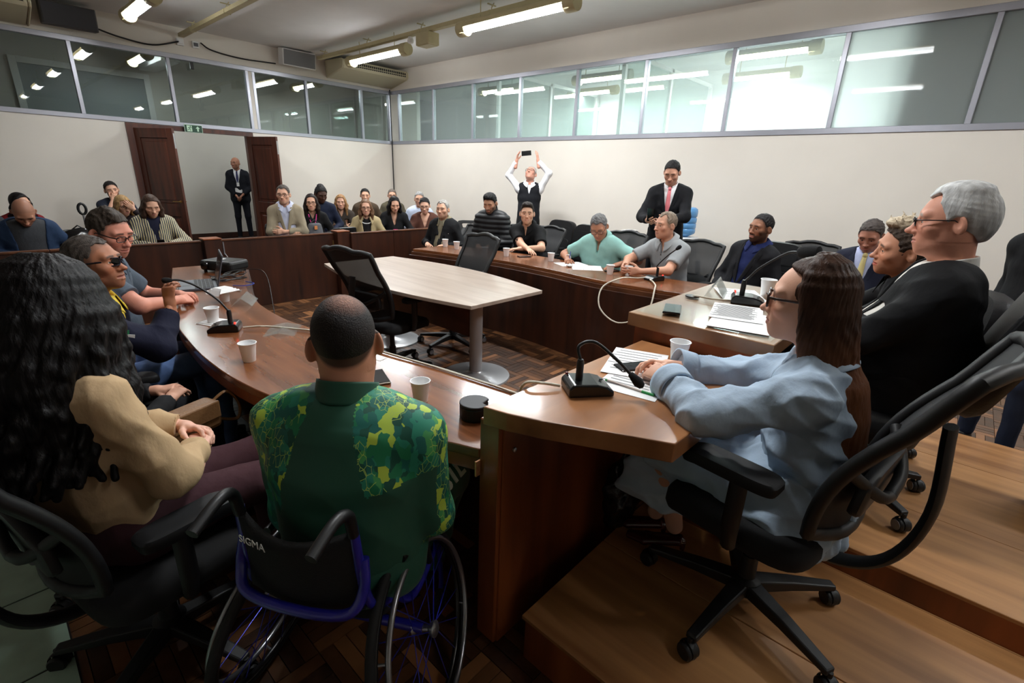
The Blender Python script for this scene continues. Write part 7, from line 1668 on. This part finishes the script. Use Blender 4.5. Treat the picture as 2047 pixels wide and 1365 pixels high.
MB().tube([(-0.003, 0.085, 0), (0.001, -0.05, 0)], 0.0042, 8).build('barrel', mat('clear_pen_body', (206, 190, 180), 0.2), pe, smooth=60); MB().tube([(0.001, -0.045, 0), (0.003, -0.088, 0)], 0.0052, 8).build('cap', mat('green_cap', (36, 150, 70), 0.35), pe, smooth=60); MB().tube([(-0.003, 0.085, 0), (-0.003, 0.092, 0)], 0.0045, 8).build('plug', MATS['green_cap'], pe)
pk = thing('round_case', 'black round notched leather case on the curved desk beside the side desk', 'case', (1.10, 1.16, ZL))
a0 = [(0.056*math.cos(R_(k)), 0.056*math.sin(R_(k))) for k in range(-20, 290, 10)]; MB().prism(a0+[(0.012, -0.03)], 0.0, 0.052).build('body', m_leather, pk, bevel=0.006); MB().prism([(x*1.02, y*1.02) for x, y in a0]+[(0.012, -0.03)], 0.052, 0.062).build('lid', mat('case_lid', (26, 28, 34), 0.5), pk, bevel=0.004)
# laptop, projector, cable clutter, name holders
lp = thing('laptop', 'grey open laptop with its keyboard on the curved desk', 'laptop', (1.016, 4.01, ZL), R_(-104))
m_lap = mat('laptop_grey', (92, 96, 104), 0.4, metal=0.3)
MB().box((0, 0, 0.009), (0.34, 0.235, 0.018)).build('base', m_lap, lp, bevel=0.004)
kb = MB()
for i in range(13):
    for j in range(5): kb.box((-0.145+i*0.0242, 0.085-j*0.024, 0.0195), (0.020, 0.020, 0.003))
kb.build('keys', mat('laptop_keys', (28, 30, 34), 0.5), lp); MB().box((0, -0.075, 0.0185), (0.10, 0.06, 0.001)).build('trackpad', mat('trackpad', (80, 84, 92), 0.35), lp)
lid = MB().box((0, 0, 0.115), (0.34, 0.008, 0.23)).build('lid', m_lap, lp, loc=(0, 0.118, 0.014), rot=(R_(-14), 0, 0), bevel=0.003)
MB().box((0, -0.005, 0.115), (0.315, 0.002, 0.20)).build('screen', mat('laptop_screen', (30, 34, 44), 0.2), lid)
pj = thing('projector', 'black projector with tangled cables on the curved desk behind the laptop', 'projector', (1.36, 4.50, ZL), R_(-60))
MB().box((0, 0, 0.055), (0.30, 0.22, 0.085)).build('body', m_black, pj, bevel=0.025, seg=3); MB().lathe([(0.032, 0), (0.032, 0.02), (0.026, 0.022)], 18, M=TR((-0.08, -0.11, 0.06), 0, math.pi/2)).build('lens', m_blackg, pj, smooth=40); MB().box((-0.02, 0, 0.099), (0.05, 0.04, 0.004)).build('label', m_white, pj)
for k in range(6): MB().box((0.08, -0.112, 0.03+k*0.011), (0.10, 0.004, 0.004)).build('vent_slat', m_pl, pj)
fe = MB()
for x in (-0.12, 0.12):
    for y in (-0.08, 0.08): fe.lathe([(0.012, 0), (0.012, 0.015)], 8, (x, y, 0))
fe.build('feet', m_black, pj)
rg = random.Random(4)
for k in range(4):
    c = (1.30+rg.uniform(-0.1, 0.06), 4.18+rg.uniform(-0.1, 0.12)); pts = [(c[0]+0.10*math.cos(t*1.3+k)+0.02*t/6, c[1]+0.12*math.sin(t*1.1+k*2)*(0.5+0.1*t), ZL+0.006+0.02*abs(math.sin(t+k))) for t in range(8)]
    cable('laptop_cable', pts, 0.004, m_black, 'thin black cable on the curved desk, ' + ('looped close to the laptop', 'coiled under the projector', 'curling at the inner edge', 'lying across the other cables')[k])
cable('blue_cable', [(1.20, 3.86, ZL+0.006), (1.26, 3.80, ZL+0.008), (1.34, 3.84, ZL+0.008), (1.32, 3.95, ZL+0.006)], 0.0035, mat('blue_cable_sheath', (40, 60, 160), 0.4), 'thin blue cable beside the laptop')
cable('hanging_cable', [(1.50, 4.45, ZL+0.01), (1.60, 4.3, ZL-0.02), (1.50, 3.95, 0.5), (1.38, 3.6, 0.2), (1.33, 3.3, 0.02)], 0.003, m_black, 'thin dark cable hanging off the inner edge of the curved desk')
m_acr = glass('acrylic', (0.93, 0.95, 0.94), 1.45, 0.05, milky=0.18)
def name_holder(loc, rz, label, tilt=60, s=1.0):
    r = thing('name_holder', label, 'name holder', loc, rz, 'clear acrylic name holders'); a = R_(tilt); h = 0.08*s
    for sd in (1, -1):
        M = TR((0, sd*h*math.cos(a)*0.5, h*math.sin(a)*0.5), 0, sd*-a+(0 if sd > 0 else 0)); MB().box((0, 0, 0), (0.2*s, h, 0.003), M=M).build('leaf', m_acr, r)
name_holder((1.09, 3.33, ZL), R_(60), 'clear acrylic name holder standing near the laptop end of the curved desk', 40)
name_holder((1.02, 2.60, ZL), R_(55), 'clear acrylic name holder lying at the inner edge beside the microphone cable', 12)
name_holder((2.53, 0.87, ZBK+0.008), R_(15), 'clear acrylic name holder standing on the raised desk', 58, 1.1)
m_cab = mat('cream_cable', (206, 198, 180), 0.5)
cable('microphone_cable', [(0.87, 2.74, ZL+0.015), (0.95, 2.68, ZL+0.02), (1.05, 2.58, ZL+0.012), (1.14, 2.42, ZL+0.01), (1.19, 2.2, ZL+0.008), (1.22, 1.95, ZL+0.008), (1.28, 1.65, ZL+0.008), (1.32, 1.4, ZL+0.008), (1.36, 1.1, ZL+0.008), (1.37, 1.03, ZL+0.03)], 0.0055, m_cab, 'cream cable along the inner edge of the curved desk')
cable('microphone_cable', [(1.20, 0.86, ZA+0.012), (1.16, 0.90, ZA+0.02), (1.13, 0.95, ZA+0.014), (1.16, 1.0, ZA-0.06), (1.25, 1.06, ZL+0.008), (1.36, 1.06, ZL+0.006)], 0.005, m_cab, 'cream cable running from the bent microphone over the side desk edge')
cable('microphone_cable', [(4.03, 2.03, ZL+0.02), (3.93, 2.05, ZL+0.02), (3.74, 2.12, ZL+0.03), (3.55, 2.18, 0.72), (3.42, 2.10, 0.58), (3.40, 1.9, 0.5), (3.50, 1.72, 0.6), (3.66, 1.75, ZL+0.012), (3.85, 1.85, ZL+0.015), (4.02, 1.99, ZL+0.015)], 0.0065, m_cab, 'cream cable looping off the front edge of the long desk')
cable('microphone_cable', [(2.40, 0.75, ZBK+0.02), (2.36, 0.82, ZBK+0.02), (2.36, 0.90, ZBK+0.02), (2.372, 0.93, ZBK+0.012)], 0.005, m_cab, 'cream cable from the raised desk microphone into the grommet')
# water cooler
m_bottle = glass('blue_bottle', (0.42, 0.68, 0.92), 1.2, 0.08, milky=0.35)
wcx = thing('water_cooler', 'white water cooler with a blue water bottle against the right wall', 'water cooler', (6.42, 2.76, 0))
MB().box((0, 0, 0.46), (0.32, 0.31, 0.92)).build('cabinet', m_white, wcx, bevel=0.02, seg=3); MB().box((-0.17, 0, 0.60), (0.03, 0.22, 0.02)).build('drip_tray', m_white, wcx, bevel=0.004)
for s in (-1, 1): MB().lathe([(0.012, -0.03), (0.012, 0.02), (0.018, 0.024)], 10, (-0.18, s*0.06, 0.78)).build('tap', mat('tap_blue' if s > 0 else 'tap_white', (60, 110, 200) if s > 0 else (220, 220, 222), 0.4), wcx, smooth=40)
pr = [(0.03, 0.90), (0.06, 0.93), (0.125, 0.965), (0.135, 0.985), (0.135, 1.02), (0.128, 1.03), (0.135, 1.04), (0.135, 1.09), (0.126, 1.10), (0.135, 1.11), (0.135, 1.16), (0.122, 1.175), (0.135, 1.19), (0.137, 1.25), (0.13, 1.28), (0.10, 1.30), (0.0, 1.302)]
MB().lathe(pr, 32, cap1=False).build('bottle', mat('blue_bottle_plastic', (104, 166, 222), 0.2, spec=0.5), wcx, smooth=60)
# cabinet with clutter behind the turquoise polo
cb = thing('side_cabinet', 'low wooden cabinet with papers behind the man in the turquoise polo', 'cabinet', (5.95, 3.30, 0))
MB().box((0, 0, 0.36), (0.9, 0.45, 0.72)).build('body', m_edge, cb, bevel=0.004); MB().box((0, 0, 0.735), (0.95, 0.5, 0.03)).build('top', m_deskB, cb, bevel=0.003)
for s in (-1, 1): MB().box((-0.455, s*0.11, 0.36), (0.012, 0.21, 0.66)).build('door', m_edge, cb)
MB().box((-0.465, 0.0, 0.6), (0.012, 0.4, 0.012)).build('handle', m_gap, cb)
sheet(5.68, 3.25, 0.75, R_(75), 'sheet of paper on the low cabinet behind the turquoise polo', lines=0)
gb = thing('glass_jar', 'clear glass jar with dark content on the low cabinet', 'jar', (5.95, 3.28, 0.75)); MB().lathe([(0.05, 0), (0.055, 0.01), (0.055, 0.16), (0.045, 0.18)], 18).build('jar', m_acr, gb, smooth=40); MB().lathe([(0.044, 0.01), (0.044, 0.11)], 14).build('content', m_black, gb, smooth=40)
for k, (x, y, w_, d_, h_) in enumerate(((6.15, 3.42, 0.2, 0.16, 0.2), (6.2, 3.15, 0.14, 0.12, 0.12))):
    r = thing('carton', ('tall white carton' if k == 0 else 'small white carton') + ' on the low cabinet by the water cooler', 'box', (x, y, 0.75)); MB().box((0, 0, h_/2), (w_, d_, h_)).build('body', m_white, r, bevel=0.004); MB().box((0, 0, h_+0.002), (w_*1.04, d_*1.04, 0.006)).build('flap', m_white, r)
# bags by the audience
bp = thing('backpack', 'grey backpack with an orange emblem on the lap of the woman with the pink lanyard', 'bag', (3.27, 6.78, 0.60))
f = Fld(); f.ecap((0, 0, 0.08), (0, 0, 0.24), A(1, 0, 0), (0.13, 0.08), (0.10, 0.06), k=0.02); P, Q = f.mesh(0.012); P = folds(P, Q, 0.01, 40, 3); mesh_obj('body', P, Q, cloth((92, 92, 96)), bp); MB().box((-0.02, -0.075, 0.22), (0.04, 0.01, 0.05)).build('emblem', mat('orange_emblem', (206, 130, 70), 0.6), bp); MB().tube([(-0.05, 0, 0.28), (0, 0, 0.32), (0.05, 0, 0.28)], 0.008, 6).build('handle', m_black, bp)
sg = thing('walking_frame', 'black looped handle on a metal stem beside the bald man in navy', 'handle', (0.90, 7.62, 0))
MB().tube([(0.035*math.cos(k*0.4), 0, 1.06+0.06*math.sin(k*0.4)) for k in range(16)], 0.014, 8, closed=True).build('grip_loop', m_black, sg, smooth=60); MB().tube([(0, 0, 0.0), (0, 0, 1.0)], 0.012, 8).build('stem', m_gap, sg, smooth=60)
for k in range(3): MB().tube([(0, 0, 0.3), (0.25*math.cos(k*2.1), 0.25*math.sin(k*2.1), 0.02)], 0.01, 8).build('leg', m_gap, sg)
sb = thing('shoulder_bag', 'black shiny bag on the beige chair beside the bald man in navy', 'bag', (0.76, 7.05, 0.47)); f = Fld(); f.ell((0, 0, 0.22), (0.23, 0.14, 0.22)); P, Q = f.mesh(0.012); P = folds(P, Q, 0.012, 30, 8); mesh_obj('body', P, Q, m_blackg, sb); MB().tube([(-0.1, 0, 0.38), (0, 0, 0.46), (0.1, 0, 0.38)], 0.008, 6).build('handle', m_black, sb)
bb = thing('document_bag', 'crumpled black plastic bag under the side desk', 'bag', (1.62, 0.80, ZP1)); f = Fld(); f.ell((0, 0, 0.16), (0.11, 0.07, 0.18)); P, Q = f.mesh(0.01); P = folds(P, Q, 0.03, 60, 2); P[:, 2] = np.maximum(P[:, 2], 0.002); mesh_obj('body', P, Q, mat('black_film', (26, 26, 28), 0.25, bump=0.6, bscale=40), bb); MB().tube([(-0.03, 0, 0.33), (0, 0, 0.38), (0.03, 0, 0.33)], 0.008, 6).build('knot', MATS['black_film'], bb)
gj = thing('green_jacket', 'dark green jacket hanging at the far edge of the podium', 'jacket', (2.93, -0.62, ZP2)); f = Fld(); f.ecap((0, 0, 0.05), (0.05, 0, 0.42), A(0, 1, 0), (0.14, 0.09), (0.10, 0.07), k=0.03); P, Q = f.mesh(0.012); P = folds(P, Q, 0.02, 30, 4); P[:, 2] = np.maximum(P[:, 2], 0.002); mesh_obj('body', P, Q, m_gr, gj)
f = Fld(); f.cap((0, -0.12, 0.38), (-0.02, -0.16, 0.08), 0.05, 0.04); P, Q = f.mesh(0.012); P = folds(P, Q, 0.012, 30, 4); mesh_obj('sleeve', P, Q, m_gr, gj)
